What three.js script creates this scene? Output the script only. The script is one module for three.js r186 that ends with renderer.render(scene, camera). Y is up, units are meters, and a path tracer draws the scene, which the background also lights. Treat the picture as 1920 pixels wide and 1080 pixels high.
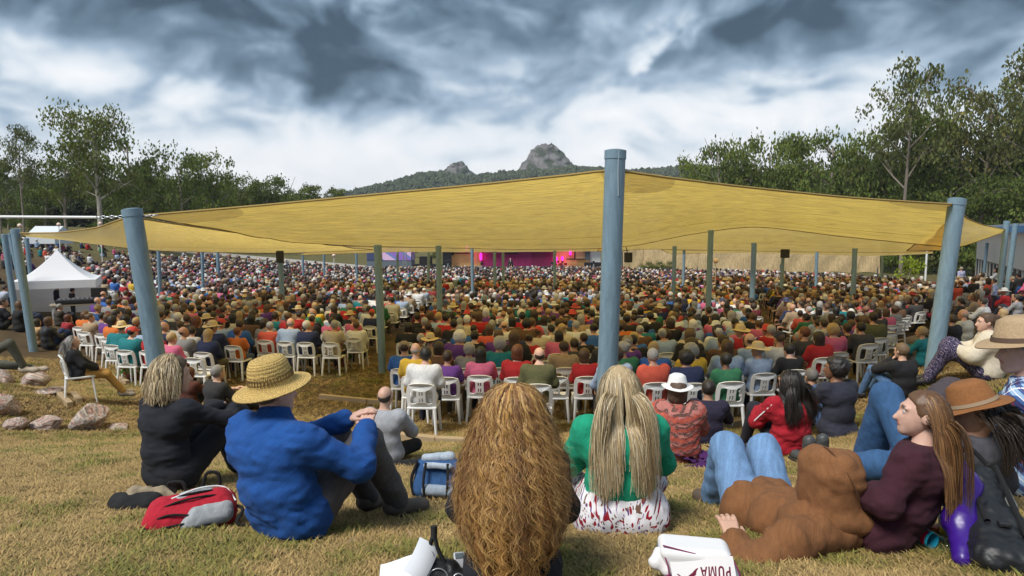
import * as THREE from 'three';
import { mergeGeometries, mergeVertices } from 'three/addons/utils/BufferGeometryUtils.js';
import { ImprovedNoise } from 'three/addons/math/ImprovedNoise.js';
import { RoundedBoxGeometry } from 'three/addons/geometries/RoundedBoxGeometry.js';

// ---------- camera, sky, sun, exposure ----------
const CY = 5.2, FPX = 1200, PITCH = Math.atan(105 / FPX);
const scene = new THREE.Scene();
const camera = new THREE.PerspectiveCamera(2 * Math.atan(540 / FPX) * 180 / Math.PI, 16 / 9, 0.05, 4000);
camera.position.set(0, CY, 0); camera.rotation.set(-PITCH, 0, 0);
const renderer = new THREE.WebGLRenderer({ antialias: true });
renderer.toneMapping = THREE.LinearToneMapping;
renderer.toneMappingExposure = 2.75;
renderer.shadowMap.enabled = true;
const SUN_DIR = new THREE.Vector3(-0.45, 0.85, 0.35).normalize();
const sun = new THREE.DirectionalLight(new THREE.Color(1, 0.96, 0.9), 1.5);
sun.position.copy(SUN_DIR).multiplyScalar(200); sun.target.position.set(0, 0, -20); scene.add(sun, sun.target);
sun.castShadow = true; sun.shadow.radius = 40; sun.shadow.mapSize.set(2048, 2048);
Object.assign(sun.shadow.camera, { left: -90, right: 90, top: 90, bottom: -90, near: 1, far: 500 });

const SKY_GAIN = 0.51;
const perlin = new ImprovedNoise();
const N3 = (x, y, z) => perlin.noise(x, y, z);
function fbm(x, y, z, o) { let a = 0.5, s = 0; for (let i = 0; i < o; i++) { s += a * perlin.noise(x, y, z + i * 7.3); x *= 2.03; y *= 2.03; a *= 0.5; } return s; }
function fbm3(x, y, z, o) { let a = 0.5, s = 0; for (let i = 0; i < o; i++) { s += a * perlin.noise(x, y, z); x = x * 2.03 + 1.3; y = y * 2.03 + 4.1; z = z * 2.03 + 2.7; a *= 0.52; } return s; }
const clamp = (v, a, b) => v < a ? a : v > b ? b : v;
const sstep = (a, b, v) => { const t = clamp((v - a) / (b - a), 0, 1); return t * t * (3 - 2 * t); };
const lerp = (a, b, t) => a + (b - a) * t;
function rngOf(seed) { let s = seed >>> 0; return () => { s = (s + 0x6D2B79F5) | 0; let t = Math.imul(s ^ (s >>> 15), 1 | s); t = (t + Math.imul(t ^ (t >>> 7), 61 | t)) ^ t; return ((t ^ (t >>> 14)) >>> 0) / 4294967296; }; }

function tab0(t, v) { for (let i = 1; i < t.length; i++) if (v < t[i][0]) return lerp(t[i - 1][1], t[i][1], (v - t[i - 1][0]) / (t[i][0] - t[i - 1][0])); return t[t.length - 1][1]; }
function makeSky() {                      // broken storm cloud with a bright gap low over the hills
  const W = 2048, H = 1024, d = new Float32Array(W * H * 4);
  const ramp = [[0, [0.72, 0.735, 0.755]], [0.2, [0.64, 0.67, 0.71]], [0.34, [0.53, 0.59, 0.65]], [0.52, [0.28, 0.37, 0.47]], [0.74, [0.12, 0.185, 0.255]], [1, [0.038, 0.07, 0.105]]];
  const blobs = [[1330, 205, 270, 60, -0.3], [1230, 50, 120, 60, -0.3], [600, 305, 420, 45, -0.08], [170, 150, 260, 35, -0.14], [1150, 140, 120, 40, -0.1],
    [80, 35, 330, 60, 0.16], [760, 80, 330, 60, 0.16], [1660, 50, 260, 65, 0.14], [1250, 125, 70, 18, 0.3], [520, 150, 180, 40, 0.1], [900, 200, 260, 45, 0.1]];
  for (let j = 0; j < H; j++) {
    const el = ((j + 0.5) / H - 0.5) * Math.PI, y = Math.sin(el), c = Math.cos(el);
    for (let i = 0; i < W; i++) {
      const az = ((i + 0.5) / W - 0.5) * 2 * Math.PI, x = Math.cos(az) * c, z = Math.sin(az) * c, k = (j * W + i) * 4;
      let t;
      if (y < -0.02) t = 0.4;
      else {
        const X = x * 3.6, Y = y * 7, Z = z * 3.6;
        const wx = fbm3(X * 0.9 + 3, Y * 0.9, Z * 0.9, 3), wz = fbm3(X * 0.9, Y * 0.9 + 9, Z * 0.9 + 4, 3);
        const big = fbm3(X + wx * 0.8 + 11, Y + wz * 0.8, Z, 6), fine = fbm3(X * 3.1 + wx * 1.6, Y * 2.7 + wz * 1.6, Z * 3.1 + 5, 6);
        let puff = 0, pa = 0.5, pf = 2.2; for (let o = 0; o < 5; o++) { puff += pa * (Math.abs(N3(X * pf + wx, Y * pf + wz + o * 3.1, Z * pf)) * 2 - 0.5); pa *= 0.52; pf *= 2.05; }
        t = tab0([[0, 0.1], [0.087, 0.13], [0.15, 0.33], [0.21, 0.56], [0.3, 0.76], [0.5, 0.7], [1, 0.6]], y) + (big * 0.5 + fine * 0.62 - puff * 0.2) * lerp(0.35, 1, sstep(0.04, 0.2, y));
        if (z < -0.3) {                    // the cloud masses that the view looks at
          const f = -z * Math.cos(PITCH) - y * Math.sin(PITCH), up = y * Math.cos(PITCH) - z * Math.sin(PITCH) * -1;
          const px = 960 + FPX * x / f, py = 540 - FPX * (y * Math.cos(PITCH) + (-z) * Math.sin(PITCH)) / f;
          let b = 0; const jx = px + wx * 240 + fine * 150, jy = py + wz * 90 + fine * 70;
          for (const [bx, by, sx, sy, w] of blobs) { const e = ((jx - bx) / sx) ** 2 + ((jy - by) / sy) ** 2; if (e < 9) b += w * Math.exp(-e); }
          t += b;
        }
      }
      t = clamp(t, 0, 1);
      let a = 0; while (a < ramp.length - 2 && t > ramp[a + 1][0]) a++;
      const u = (t - ramp[a][0]) / (ramp[a + 1][0] - ramp[a][0]);
      for (let ch = 0; ch < 3; ch++) d[k + ch] = lerp(ramp[a][1][ch], ramp[a + 1][1][ch], u) * SKY_GAIN;
      d[k + 3] = 1;
    }
  }
  const tex = new THREE.DataTexture(d, W, H, THREE.RGBAFormat, THREE.FloatType);
  tex.mapping = THREE.EquirectangularReflectionMapping; tex.magFilter = THREE.LinearFilter; tex.minFilter = THREE.LinearFilter; tex.needsUpdate = true;
  return tex;
}
scene.background = makeSky(); scene.environment = scene.background;

// ---------- helpers ----------
const V = (x, y, z) => new THREE.Vector3(x, y, z);
const used = new Map();
function numbered(n) { const k = used.get(n) || 0; used.set(n, k + 1); return k ? n + '_' + String(k).padStart(3, '0') : n; }
function tag(o, label, category, group, kind) { if (label) o.userData.label = label; if (category) o.userData.category = category; if (group) o.userData.group = group; if (kind) o.userData.kind = kind; return o; }
function shad(o) { o.traverse(c => { if (c.isMesh) { c.castShadow = true; c.receiveShadow = true; } }); return o; }
function thing(name, label, category, pos = [0, 0, 0], yaw = 0, group) { const g = new THREE.Group(); g.name = numbered(name); g.position.set(...pos); g.rotation.y = yaw; scene.add(g); return tag(g, label, category, group); }
function part(parent, name, geo, mat) { const m = new THREE.Mesh(geo, mat); m.name = name; m.castShadow = m.receiveShadow = true; parent.add(m); return m; }
function topMesh(name, geo, mat, label, category, group, kind) { const m = new THREE.Mesh(geo, mat); m.name = numbered(name); m.castShadow = m.receiveShadow = true; scene.add(m); return tag(m, label, category, group, kind); }
const lin = (r, g, b) => new THREE.Color().setRGB(r, g, b);
const matCache = new Map();
function mat(c, rough = 0.85, extra = {}) {
  const col = c.isColor ? c : Array.isArray(c) ? lin(...c) : new THREE.Color(c);
  const key = col.getHexString() + rough + JSON.stringify(extra, (k, v) => v && v.isTexture ? v.uuid : v);
  if (!matCache.has(key)) matCache.set(key, new (extra.physical ? THREE.MeshPhysicalMaterial : THREE.MeshStandardMaterial)({ color: col, roughness: rough, ...Object.fromEntries(Object.entries(extra).filter(([k]) => k !== 'physical')) }));
  return matCache.get(key);
}
const vmat = (rough = 0.9, extra = {}) => mat('#ffffff', rough, { vertexColors: true, ...extra });
function box(w, h, d, x = 0, y = 0, z = 0) { return new THREE.BoxGeometry(w, h, d).translate(x, y, z); }
function rbox(w, h, d, r, x = 0, y = 0, z = 0) { return new RoundedBoxGeometry(w, h, d, 2, r).translate(x, y, z); }
function cyl(r0, r1, a, b, seg = 12) { // from a (radius r0) to b (radius r1)
  const A = a.isVector3 ? a : V(...a), B = b.isVector3 ? b : V(...b), d = B.clone().sub(A), L = d.length();
  const g = new THREE.CylinderGeometry(r1, r0, L, seg); g.translate(0, L / 2, 0);
  g.applyQuaternion(new THREE.Quaternion().setFromUnitVectors(V(0, 1, 0), d.normalize())); g.translate(A.x, A.y, A.z); return g;
}
function tube(pts, r, seg = 24, rs = 6, closed = false) { return new THREE.TubeGeometry(new THREE.CatmullRomCurve3(pts.map(p => p.isVector3 ? p : V(...p)), closed), seg, r, rs, closed); }
function merge(gs) { const n = gs.map(g => { const q = g.index ? g.toNonIndexed() : g; for (const k of Object.keys(q.attributes)) if (!['position', 'normal', 'uv'].includes(k)) q.deleteAttribute(k); if (!q.attributes.uv) q.setAttribute('uv', new THREE.BufferAttribute(new Float32Array(q.attributes.position.count * 2), 2)); return q; }); return mergeGeometries(n); }
function noiseTex(w, h, fn, srgb = true) { const d = new Uint8Array(w * h * 4); for (let j = 0; j < h; j++) for (let i = 0; i < w; i++) { const c = fn(i / w, j / h), k = (j * w + i) * 4; d[k] = clamp(c[0], 0, 1) * 255; d[k + 1] = clamp(c[1], 0, 1) * 255; d[k + 2] = clamp(c[2], 0, 1) * 255; d[k + 3] = 255; } const t = new THREE.DataTexture(d, w, h); t.wrapS = t.wrapT = THREE.RepeatWrapping; t.magFilter = THREE.LinearFilter; t.minFilter = THREE.LinearMipmapLinearFilter; t.generateMipmaps = true; if (srgb) t.colorSpace = THREE.SRGBColorSpace; t.needsUpdate = true; return t; }
// periodic 2-D noise on the unit square
function pn(u, v, fu, fv, s) { const a = u * 2 * Math.PI, b = v * 2 * Math.PI; return N3(Math.cos(a) * fu + s, Math.sin(a) * fu + Math.cos(b) * fv * 0.73 + s * 1.7, Math.sin(b) * fv - s); }

// a picture position at a distance in front of the camera, as a point of the place
function ray(px, py) { const u = (px - 960) / FPX, v = (540 - py) / FPX, c = Math.cos(PITCH), s = Math.sin(PITCH); return V(u, v * c - s, -(c + v * s)); }
function at(px, py, D) { const r = ray(px, py); return r.multiplyScalar(D / -r.z).add(V(0, CY, 0)); }
// ---------- terrain ----------
const baseTab = [[-40, 5], [0, -0.75], [3, -1.42], [6, -2.12], [8, -2.72], [9.2, -3.0], [12, -3.2], [20, -3.6], [40, -4.3], [80, -5.2], [120, -4.6], [200, -3], [400, -1.5], [3000, -1]];
function tab(t, v) { if (v <= t[0][0]) return t[0][1]; for (let i = 1; i < t.length; i++) if (v < t[i][0]) return lerp(t[i - 1][1], t[i][1], (v - t[i - 1][0]) / (t[i][0] - t[i - 1][0])); return t[t.length - 1][1]; }
function G(x, z) {
  const D = -z, w = clamp(D * 0.06 + 0.3, 0.3, 4);
  let h = (tab(baseTab, D - w) + tab(baseTab, D) * 2 + tab(baseTab, D + w)) / 4;
  const xl = 10 + Math.max(0, D - 17) * 0.1, l = Math.max(0, -x - xl); h += Math.min(5, 0.09 * (Math.sqrt(l * l + 4) - 2 + (l > 0 ? 0 : 0)));
  h += 0.75 * Math.exp(-(((x + 9.6) / 2.4) ** 2 + ((D - 9.6) / 2.2) ** 2));
  const x0 = 3.4 + Math.max(0, D - 10) * 0.78, r = sstep(x0, x0 + 4.2, x); h += 0.85 * r + Math.min(3, 0.05 * Math.max(0, x - x0 - 4));
  h += 0.03 * N3(x * 0.7, z * 0.7, 1.2) + 0.014 * N3(x * 2.3, z * 2.3, 4.2);
  if (D > 90) h += N3(x * 0.01, z * 0.01, 0.3) * Math.min(3, (D - 90) * 0.05);
  return CY + h;
}
function onG(px, py) { const r = ray(px, py); let t = 0.5; for (let i = 0; i < 4000; i++) { const x = r.x * t, y = CY + r.y * t, z = r.z * t; if (y <= G(x, z)) break; t += 0.01 + t * 0.002; } return V(r.x * t, G(r.x * t, r.z * t), r.z * t); }
const gp = (px, D) => { const x = (px - 960) / FPX * D; return V(x, G(x, -D), -D); }; // ground point roughly under a column of the picture
// ---------- ground ----------
function dryness(x, z) { return clamp(0.5 + fbm(x * 0.6, z * 0.6, 3.3, 4) * 0.8 + 0.19 + fbm(x * 3.1, z * 3.1, 6.1, 3) * 1.2, 0, 1); }
{
  const rows = [], na = 180; let D = -6; while (D < 2600) { rows.push(D); D += D < 14 ? 0.16 : 0.16 + (D - 14) * 0.035; }
  const pos = [], col = [], uv = [], idx = [], straw = [0.235, 0.155, 0.062], green = [0.13, 0.115, 0.032], soil = [0.12, 0.078, 0.042];
  for (const d of rows) for (let i = 0; i <= na; i++) {
    const half = 9 + Math.max(0, d) * 1.25, s = i / na * 2 - 1, x = half * s * (0.55 + 0.45 * s * s), z = -d;
    pos.push(x, G(x, z), z); uv.push(x, -z);
    const k = dryness(x, z), w = d > 11 && d < 75 ? 0.5 : 0; let c = straw.map((v, n) => lerp(lerp(green[n], v, sstep(0.25, 0.6, k)), soil[n], clamp(sstep(0.62, 0.95, k) * 0.55 + w * 0.5 * sstep(-0.1, 0.3, fbm(x * 0.8, z * 0.8, 9, 2)), 0, 1)));
    if (d > 50) { const f = sstep(50, 80, d); c = c.map((v, n) => lerp(v, [0.2, 0.2, 0.07][n], f * 0.7)); }
    col.push(...c);
  }
  for (let r = 0; r < rows.length - 1; r++) for (let i = 0; i < na; i++) { const a = r * (na + 1) + i; idx.push(a, a + 1, a + na + 1, a + 1, a + na + 2, a + na + 1); }
  const g = new THREE.BufferGeometry(); g.setAttribute('position', new THREE.Float32BufferAttribute(pos, 3)); g.setAttribute('color', new THREE.Float32BufferAttribute(col, 3)); g.setAttribute('uv', new THREE.Float32BufferAttribute(uv, 2)); g.setIndex(idx); g.computeVertexNormals();
  const speck = noiseTex(512, 512, (u, v) => { const a = 0.82 + pn(u, v, 26, 26, 3) * 0.5 + pn(u, v, 60, 60, 8) * 0.4; return [a * 1.02, a, a * 0.94]; });
  const bump = noiseTex(512, 512, (u, v) => { const a = 0.5 + pn(u, v, 20, 20, 5) * 0.6 + pn(u, v, 55, 55, 2) * 0.5; return [a, a, a]; }, false);
  topMesh('ground', g, vmat(1, { map: speck, bumpMap: bump, bumpScale: 0.03 }), 'dry straw and green lawn sloping down into the seating bowl', 'ground', null, 'structure');
}
// grass blades on the near slope
{
  const R = rngOf(11), blades = [];
  for (let k = 0; k < 8; k++) { const a = R() * 6.28, len = 0.012 + R() * 0.02, w = 0.0013 + R() * 0.0011, lean = 0.014 + R() * 0.03, ox = (R() - 0.5) * 0.05, oz = (R() - 0.5) * 0.05, ca = Math.cos(a), sa = Math.sin(a); const P = (s, y, f) => [ox + ca * f - sa * s, y, oz + sa * f + ca * s]; blades.push(P(-w, -0.004, 0), P(w, -0.004, 0), P(0.7 * w, len * 0.6, lean * 0.45), P(-w, -0.004, 0), P(0.7 * w, len * 0.6, lean * 0.45), P(-0.7 * w, len * 0.6, lean * 0.45), P(-0.7 * w, len * 0.6, lean * 0.45), P(0.7 * w, len * 0.6, lean * 0.45), P(0, len * 0.9, lean)); }
  const g = new THREE.BufferGeometry(); g.setAttribute('position', new THREE.Float32BufferAttribute(blades.flat(), 3)); g.setAttribute('uv', new THREE.Float32BufferAttribute(new Float32Array(blades.length * 2), 2)); g.computeVertexNormals();
  const n = 330000, im = new THREE.InstancedMesh(g, mat('#ffffff', 0.8), n), m = new THREE.Matrix4(), q = new THREE.Quaternion(), c = new THREE.Color(); let k = 0;
  while (k < n) {
    const D = 1.6 + Math.pow(R(), 1.9) * 15, x = (R() * 2 - 1) * (0.9 * D + 0.4), z = -D, dr = dryness(x, z) + (R() - 0.5) * 0.5;
    if (D > 10.5 && x > -7 && x < 4.2 && R() < 0.75) continue;
    if (dr > 0.95 && R() < 0.6) continue;
    const s = (0.55 + R() * 0.75) * (1 + D * 0.06) * (dr < 0.35 ? 1.15 : 0.85); q.setFromAxisAngle(V(0, 1, 0), R() * 6.28); m.compose(V(x, G(x, z), z), q, V(s * 1.25, s * (0.55 + R() * 0.6), s * 1.25)); im.setMatrixAt(k, m);
    const b = 0.5 + R() * 0.85; if (dr > 0.62) c.setRGB(0.4 * b, 0.27 * b, 0.105 * b); else if (dr > 0.38) c.setRGB(0.3 * b, 0.215 * b, 0.07 * b); else c.setRGB((0.18 + R() * 0.06) * b, 0.185 * b, 0.04 * b); im.setColorAt(k, c); k++;
  }
  im.name = 'grass'; im.receiveShadow = true; scene.add(im); tag(im, 'short dry and green grass covering the near slope', 'grass', null, 'stuff');
}
{ // fallen gum leaves on the lawn
  const R = rngOf(31), g = new THREE.PlaneGeometry(0.012, 0.06, 2, 4).rotateX(-Math.PI / 2), p = g.attributes.position; for (let i = 0; i < p.count; i++) { const z = p.getZ(i) / 0.03; p.setX(i, p.getX(i) * (1 - z * z * 0.95)); p.setY(i, 0.008 * (1 - z * z) + Math.abs(p.getX(i)) * 0.5); } g.computeVertexNormals();
  const im = new THREE.InstancedMesh(g, mat('#ffffff', 0.8, { side: THREE.DoubleSide }), 520), m = new THREE.Matrix4(), q = new THREE.Quaternion(), c = new THREE.Color(); for (let k = 0; k < 520; k++) { const D = 2.2 + R() * 6.5, x = (R() * 2 - 1) * 0.85 * D, s = 0.6 + R() * 0.9; q.setFromEuler(new THREE.Euler((R() - 0.5) * 0.7, R() * 6.28, (R() - 0.5) * 0.7)); m.compose(V(x, G(x, -D) + 0.012, -D), q, V(s, s, s)); im.setMatrixAt(k, m); const b = 0.7 + R() * 0.6; c.setRGB(0.3 * b, 0.2 * b, 0.12 * b); im.setColorAt(k, c); } im.name = 'fallen_leaves'; scene.add(im); tag(im, 'dry fallen gum leaves scattered over the lawn', 'leaves', null, 'stuff');
}
// ---------- mountain with two rock peaks ----------
{
  const sky = [[-200, 400], [560, 385], [660, 366], [700, 350], [760, 336], [800, 325], [835, 320], [900, 326], [960, 320], [1000, 314], [1060, 310], [1100, 313], [1150, 318], [1220, 312], [1280, 308], [1340, 318], [1500, 335], [1800, 350], [2300, 390]];
  const DM = 900, top = px => (425 - tab(sky, px)) / FPX * DM;
  const pos = [], idx = [], col = [], nx = 240, nz = 40;
  const hill = (x, d) => { const px = 960 + x / DM * FPX, s = Math.cos(clamp((d - DM) / 330, -1, 1) * Math.PI / 2); return CY - 6 + (top(px) + 2) * Math.pow(s, 0.85) + 9 * fbm(x * 0.012, d * 0.012, 2, 4) * s; };
  for (let j = 0; j <= nz; j++) for (let i = 0; i <= nx; i++) { const x = lerp(-950, 1050, i / nx), d = lerp(570, 1230, j / nz); pos.push(x, hill(x, d), -d); const v = 0.8 + 0.5 * fbm(x * 0.03, d * 0.03, 1, 3); col.push(0.055 * v, 0.07 * v, 0.04 * v); }
  for (let j = 0; j < nz; j++) for (let i = 0; i < nx; i++) { const a = j * (nx + 1) + i; idx.push(a, a + 1, a + nx + 1, a + 1, a + nx + 2, a + nx + 1); }
  const g = new THREE.BufferGeometry(); g.setAttribute('position', new THREE.Float32BufferAttribute(pos, 3)); g.setAttribute('color', new THREE.Float32BufferAttribute(col, 3)); g.setIndex(idx); g.computeVertexNormals();
  topMesh('hill', g, vmat(1), 'long forested hill ridge behind the stage', 'hill', null, 'structure');
  // rock domes standing out of the ridge
  function dome(prof, cx, label) {
    const P = [], I = [], C = [], na = 90, nr = 46, ex = x => (x - 960) / FPX * DM; const c = ex(cx), R = Math.max(...prof.map(p => Math.abs(ex(p[0]) - c)));
    for (let r = 0; r <= nr; r++) for (let a = 0; a < na; a++) {
      const th = a / na * 2 * Math.PI, rr = r / nr, x = c + Math.cos(th) * rr * R, dz = Math.sin(th) * rr * R * 0.8;
      const side = Math.cos(th) >= 0 ? 1 : -1, q = 960 + (c + side * rr * R) / DM * FPX; let h = (429 - tab(prof, q)) / FPX * DM;
      const cr = Math.abs(fbm(x * 0.06, dz * 0.06, cx, 4)); h += fbm(x * 0.1, dz * 0.1, 3 + cx, 4) * 10 - cr * 9 + Math.abs(fbm(x * 0.22, dz * 0.22, cx, 3)) * 6;
      P.push(x + fbm(h * 0.12, th * 2, 5, 3) * 4, CY + h, -DM + 40 + dz + fbm(h * 0.15, x * 0.1, 8, 3) * 7);
      const veg = sstep(-0.04, 0.16, fbm(x * 0.07, h * 0.09, 4 + cx, 4)), st = 0.85 + 0.7 * fbm(x * 0.3, h * 0.07, 2, 4); C.push(lerp(0.185 * st, 0.045, veg), lerp(0.175 * st, 0.058, veg), lerp(0.175 * st, 0.035, veg));
    }
    for (let r = 0; r < nr; r++) for (let a = 0; a < na; a++) { const b = (a + 1) % na; I.push(r * na + a, r * na + b, (r + 1) * na + a, r * na + b, (r + 1) * na + b, (r + 1) * na + a); }
    const g = new THREE.BufferGeometry(); g.setAttribute('position', new THREE.Float32BufferAttribute(P, 3)); g.setAttribute('color', new THREE.Float32BufferAttribute(C, 3)); g.setIndex(I); g.computeVertexNormals();
    topMesh('rock_peak', g, vmat(1), label, 'rock peak', null, 'structure');
  }
  dome([[958, 335], [974, 318], [984, 304], [994, 288], [1006, 278], [1018, 275], [1030, 278], [1042, 285], [1052, 296], [1066, 310], [1088, 332]], 1023, 'large pale rock dome rising from the hill ridge');
  dome([[822, 340], [838, 322], [848, 314], [860, 306], [870, 305], [880, 314], [892, 326], [906, 342]], 866, 'smaller pale rock peak left of the large dome');
  // forest on the ridge
  const R = rngOf(5), bg = new THREE.IcosahedronGeometry(1, 2), p = bg.attributes.position; for (let i = 0; i < p.count; i++) { const v = V(p.getX(i), p.getY(i), p.getZ(i)), s = 1 + 0.75 * N3(v.x * 2.1, v.y * 2.1, v.z * 2.1); p.setXYZ(i, v.x * s, v.y * s, v.z * s); } bg.computeVertexNormals();
  const n = 9000, im = new THREE.InstancedMesh(bg, mat('#ffffff', 1), n), m = new THREE.Matrix4(), q = new THREE.Quaternion(), cc = new THREE.Color();
  for (let k = 0; k < n; k++) { const x = lerp(-420, 520, R()), d = lerp(620, 930, Math.sqrt(R())), s = 1.6 + R() * 2; q.setFromEuler(new THREE.Euler(R() * 0.5, R() * 6, R() * 0.5)); m.compose(V(x, hill(x, d) + s * 0.8, -d), q, V(s, s * (1 + R() * 0.7), s)); im.setMatrixAt(k, m); const b = 0.7 + R() * 0.6; cc.setRGB(0.06 * b, 0.078 * b, 0.04 * b); im.setColorAt(k, cc); }
  im.name = 'hill_forest'; scene.add(im); tag(im, 'eucalypt forest covering the far hill ridge', 'forest', null, 'stuff');
}
scene.fog = new THREE.FogExp2(new THREE.Color(0.8, 0.86, 0.95), 0.0002);
// ---------- gum trees ----------
const bark = mat('#ffffff', 0.9, { vertexColors: true });
const leafMat = new THREE.MeshPhysicalMaterial({ vertexColors: true, roughness: 0.9, specularIntensity: 0.35, side: THREE.DoubleSide, transmission: 0.35, thickness: 0, color: 0xffffff });
function colorGeo(g, c) { const n = g.attributes.position.count, a = new Float32Array(n * 3); for (let i = 0; i < n; i++) a.set(c, i * 3); g.setAttribute('color', new THREE.BufferAttribute(a, 3)); return g; }
function limb(pts, r0, r1, seg, rs) { const cv = new THREE.CatmullRomCurve3(pts), g = new THREE.TubeGeometry(cv, seg, 1, rs, false), p = g.attributes.position; for (let i = 0; i <= seg; i++) { const c = cv.getPointAt(i / seg), r = lerp(r0, r1, i / seg); for (let j = 0; j <= rs; j++) { const k = i * (rs + 1) + j; p.setXYZ(k, c.x + (p.getX(k) - c.x) * r, c.y + (p.getY(k) - c.y) * r, c.z + (p.getZ(k) - c.z) * r); } } g.computeVertexNormals(); return g; }
function treeGeo(seed, { h = 16, w = 8, base = 0.35, clumps = 46, leaves = 110, leaf = 0.4, tint = [0.085, 0.105, 0.035], barkc = [0.3, 0.26, 0.21], shape = 0.6, r = 0.28 }) {
  const R = rngOf(seed), wood = [], P = [], C = [], Nn = [];
  const lean = (R() - 0.5) * 0.08 * h, trunk = [V(0, -0.6, 0), V(lean * 0.2, h * 0.25, 0.1), V(lean * 0.5 + (R() - 0.5) * 0.5, h * 0.5, (R() - 0.5) * 0.5), V(lean + (R() - 0.5), h * 0.78, (R() - 0.5))];
  wood.push(limb(trunk, r, r * 0.3, 14, 8)); const tc = new THREE.CatmullRomCurve3(trunk), main = [];
  for (let k = 0; k < 9; k++) { const t = lerp(base, 0.95, k / 8), s = tc.getPoint(t), a = k * 2.4 + R(), rad = w * 0.5 * (0.45 + R() * 0.5) * (1 - 0.45 * Math.abs(k / 8 - 0.4)), up = h * (0.1 + 0.13 * R()); const e = V(s.x + Math.cos(a) * rad, Math.min(s.y + up, h * 0.96), s.z + Math.sin(a) * rad); const mid = s.clone().lerp(e, 0.5).add(V(0, -0.08 * up + R() * 0.3, 0)); wood.push(limb([s, mid, e], r * 0.42 * (1 - k * 0.06), r * 0.1, 8, 5)); main.push([s, mid, e]); }
  for (let k = 0; k < clumps; k++) {
    const [s, mid, e] = main[Math.floor(R() * 9)], f = 0.45 + R() * 0.65, b = s.clone().lerp(e, Math.min(f, 1)), c = V(b.x + (R() - 0.5) * w * 0.42, b.y + (R() - 0.35) * h * 0.16, b.z + (R() - 0.5) * w * 0.42);
    const top = h * 0.98 - Math.hypot(c.x - lean, c.z) / w * h * shape * 0.45; if (c.y > top) c.y = top - R() * 1.2; if (c.y < h * base) c.y = h * base + R() * 1.5;
    if (R() < 0.6) wood.push(limb([b, b.clone().lerp(c, 0.5).add(V(0, 0.15, 0)), c], r * 0.1, r * 0.035, 3, 4));
    const cr = (0.55 + R() * 0.75) * w * 0.115 + 0.25, tone = 0.65 + R() * 0.65, ny = leaves * 0.8 * (0.6 + R() * 0.7);
    for (let i = 0; i < ny; i++) {
      const d = V(R() - 0.5, (R() - 0.5) * 0.75, R() - 0.5).normalize().multiplyScalar(cr * Math.pow(R(), 0.45)); const q = c.clone().add(d); q.y -= Math.hypot(d.x, d.z) * 0.25;
      const dir = V((R() - 0.5) * 1.3, -0.4 - R() * 0.9, (R() - 0.5) * 1.3).normalize(), sd = V(R() - 0.5, R() - 0.5, R() - 0.5).cross(dir).normalize(), L = leaf * (0.6 + R() * 0.7), wd = L * (0.2 + R() * 0.14);
      const a = q.clone().addScaledVector(dir, -L / 2), z = q.clone().addScaledVector(dir, L / 2), l = q.clone().addScaledVector(sd, wd), rr = q.clone().addScaledVector(sd, -wd), nn = sd.clone().cross(dir).normalize(), v = tone * (0.8 + R() * 0.4), y = R() < 0.12 ? 1.3 : 1;
      for (const t of [a, l, z, a, z, rr]) { P.push(t.x, t.y, t.z); Nn.push(nn.x, nn.y, nn.z); C.push(tint[0] * v * y, tint[1] * v, tint[2] * v); }
    }
  }
  const leafG = new THREE.BufferGeometry(); leafG.setAttribute('position', new THREE.Float32BufferAttribute(P, 3)); leafG.setAttribute('normal', new THREE.Float32BufferAttribute(Nn, 3)); leafG.setAttribute('color', new THREE.Float32BufferAttribute(C, 3));
  const wg = merge(wood), wp = wg.attributes.position, wc = new Float32Array(wp.count * 3); for (let i = 0; i < wp.count; i++) { const v = 0.8 + 0.8 * fbm(wp.getX(i) * 2, wp.getY(i) * 0.8, wp.getZ(i) * 2, 3); for (let c = 0; c < 3; c++) wc[i * 3 + c] = barkc[c] * v; } wg.setAttribute('color', new THREE.BufferAttribute(wc, 3));
  return { wood: wg, leaf: leafG, h };
}
const TREES = {
  tall: treeGeo(21, { h: 20, w: 8.5, base: 0.5, clumps: 58, leaves: 75, shape: 0.9, tint: [0.133, 0.154, 0.046], r: 0.26, barkc: [0.24, 0.2, 0.16] }),
  tall2: treeGeo(35, { h: 20, w: 10, base: 0.48, clumps: 52, leaves: 70, shape: 0.7, tint: [0.143, 0.154, 0.043], r: 0.26, barkc: [0.26, 0.21, 0.17] }),
  big: treeGeo(8, { h: 18, w: 12, base: 0.36, clumps: 80, leaves: 95, tint: [0.133, 0.162, 0.032], barkc: [0.5, 0.45, 0.38], r: 0.42 }),
  mid: treeGeo(4, { h: 14, w: 8.4, base: 0.32, clumps: 50, leaves: 95, tint: [0.152, 0.194, 0.037] }),
  mid2: treeGeo(17, { h: 14, w: 9.5, base: 0.3, clumps: 54, leaves: 100, tint: [0.125, 0.173, 0.035] }),
  full: treeGeo(29, { h: 12, w: 9.5, base: 0.08, clumps: 72, leaves: 105, tint: [0.110, 0.154, 0.030] }),
  thin: treeGeo(41, { h: 13, w: 5, base: 0.25, clumps: 34, leaves: 80, tint: [0.143, 0.180, 0.046], r: 0.18 }),
};
const ORD = ['first', 'second', 'third', 'fourth', 'fifth', 'sixth', 'seventh', 'eighth', 'ninth', 'tenth', 'eleventh', 'twelfth', 'thirteenth', 'fourteenth', 'fifteenth', 'sixteenth', 'seventeenth', 'eighteenth', 'nineteenth', 'twentieth'];
const ord = n => ORD[n] || (n + 1) + ([11, 12, 13].includes((n + 1) % 100) ? 'th' : ['th', 'st', 'nd', 'rd'][(n + 1) % 10] || 'th');
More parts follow.
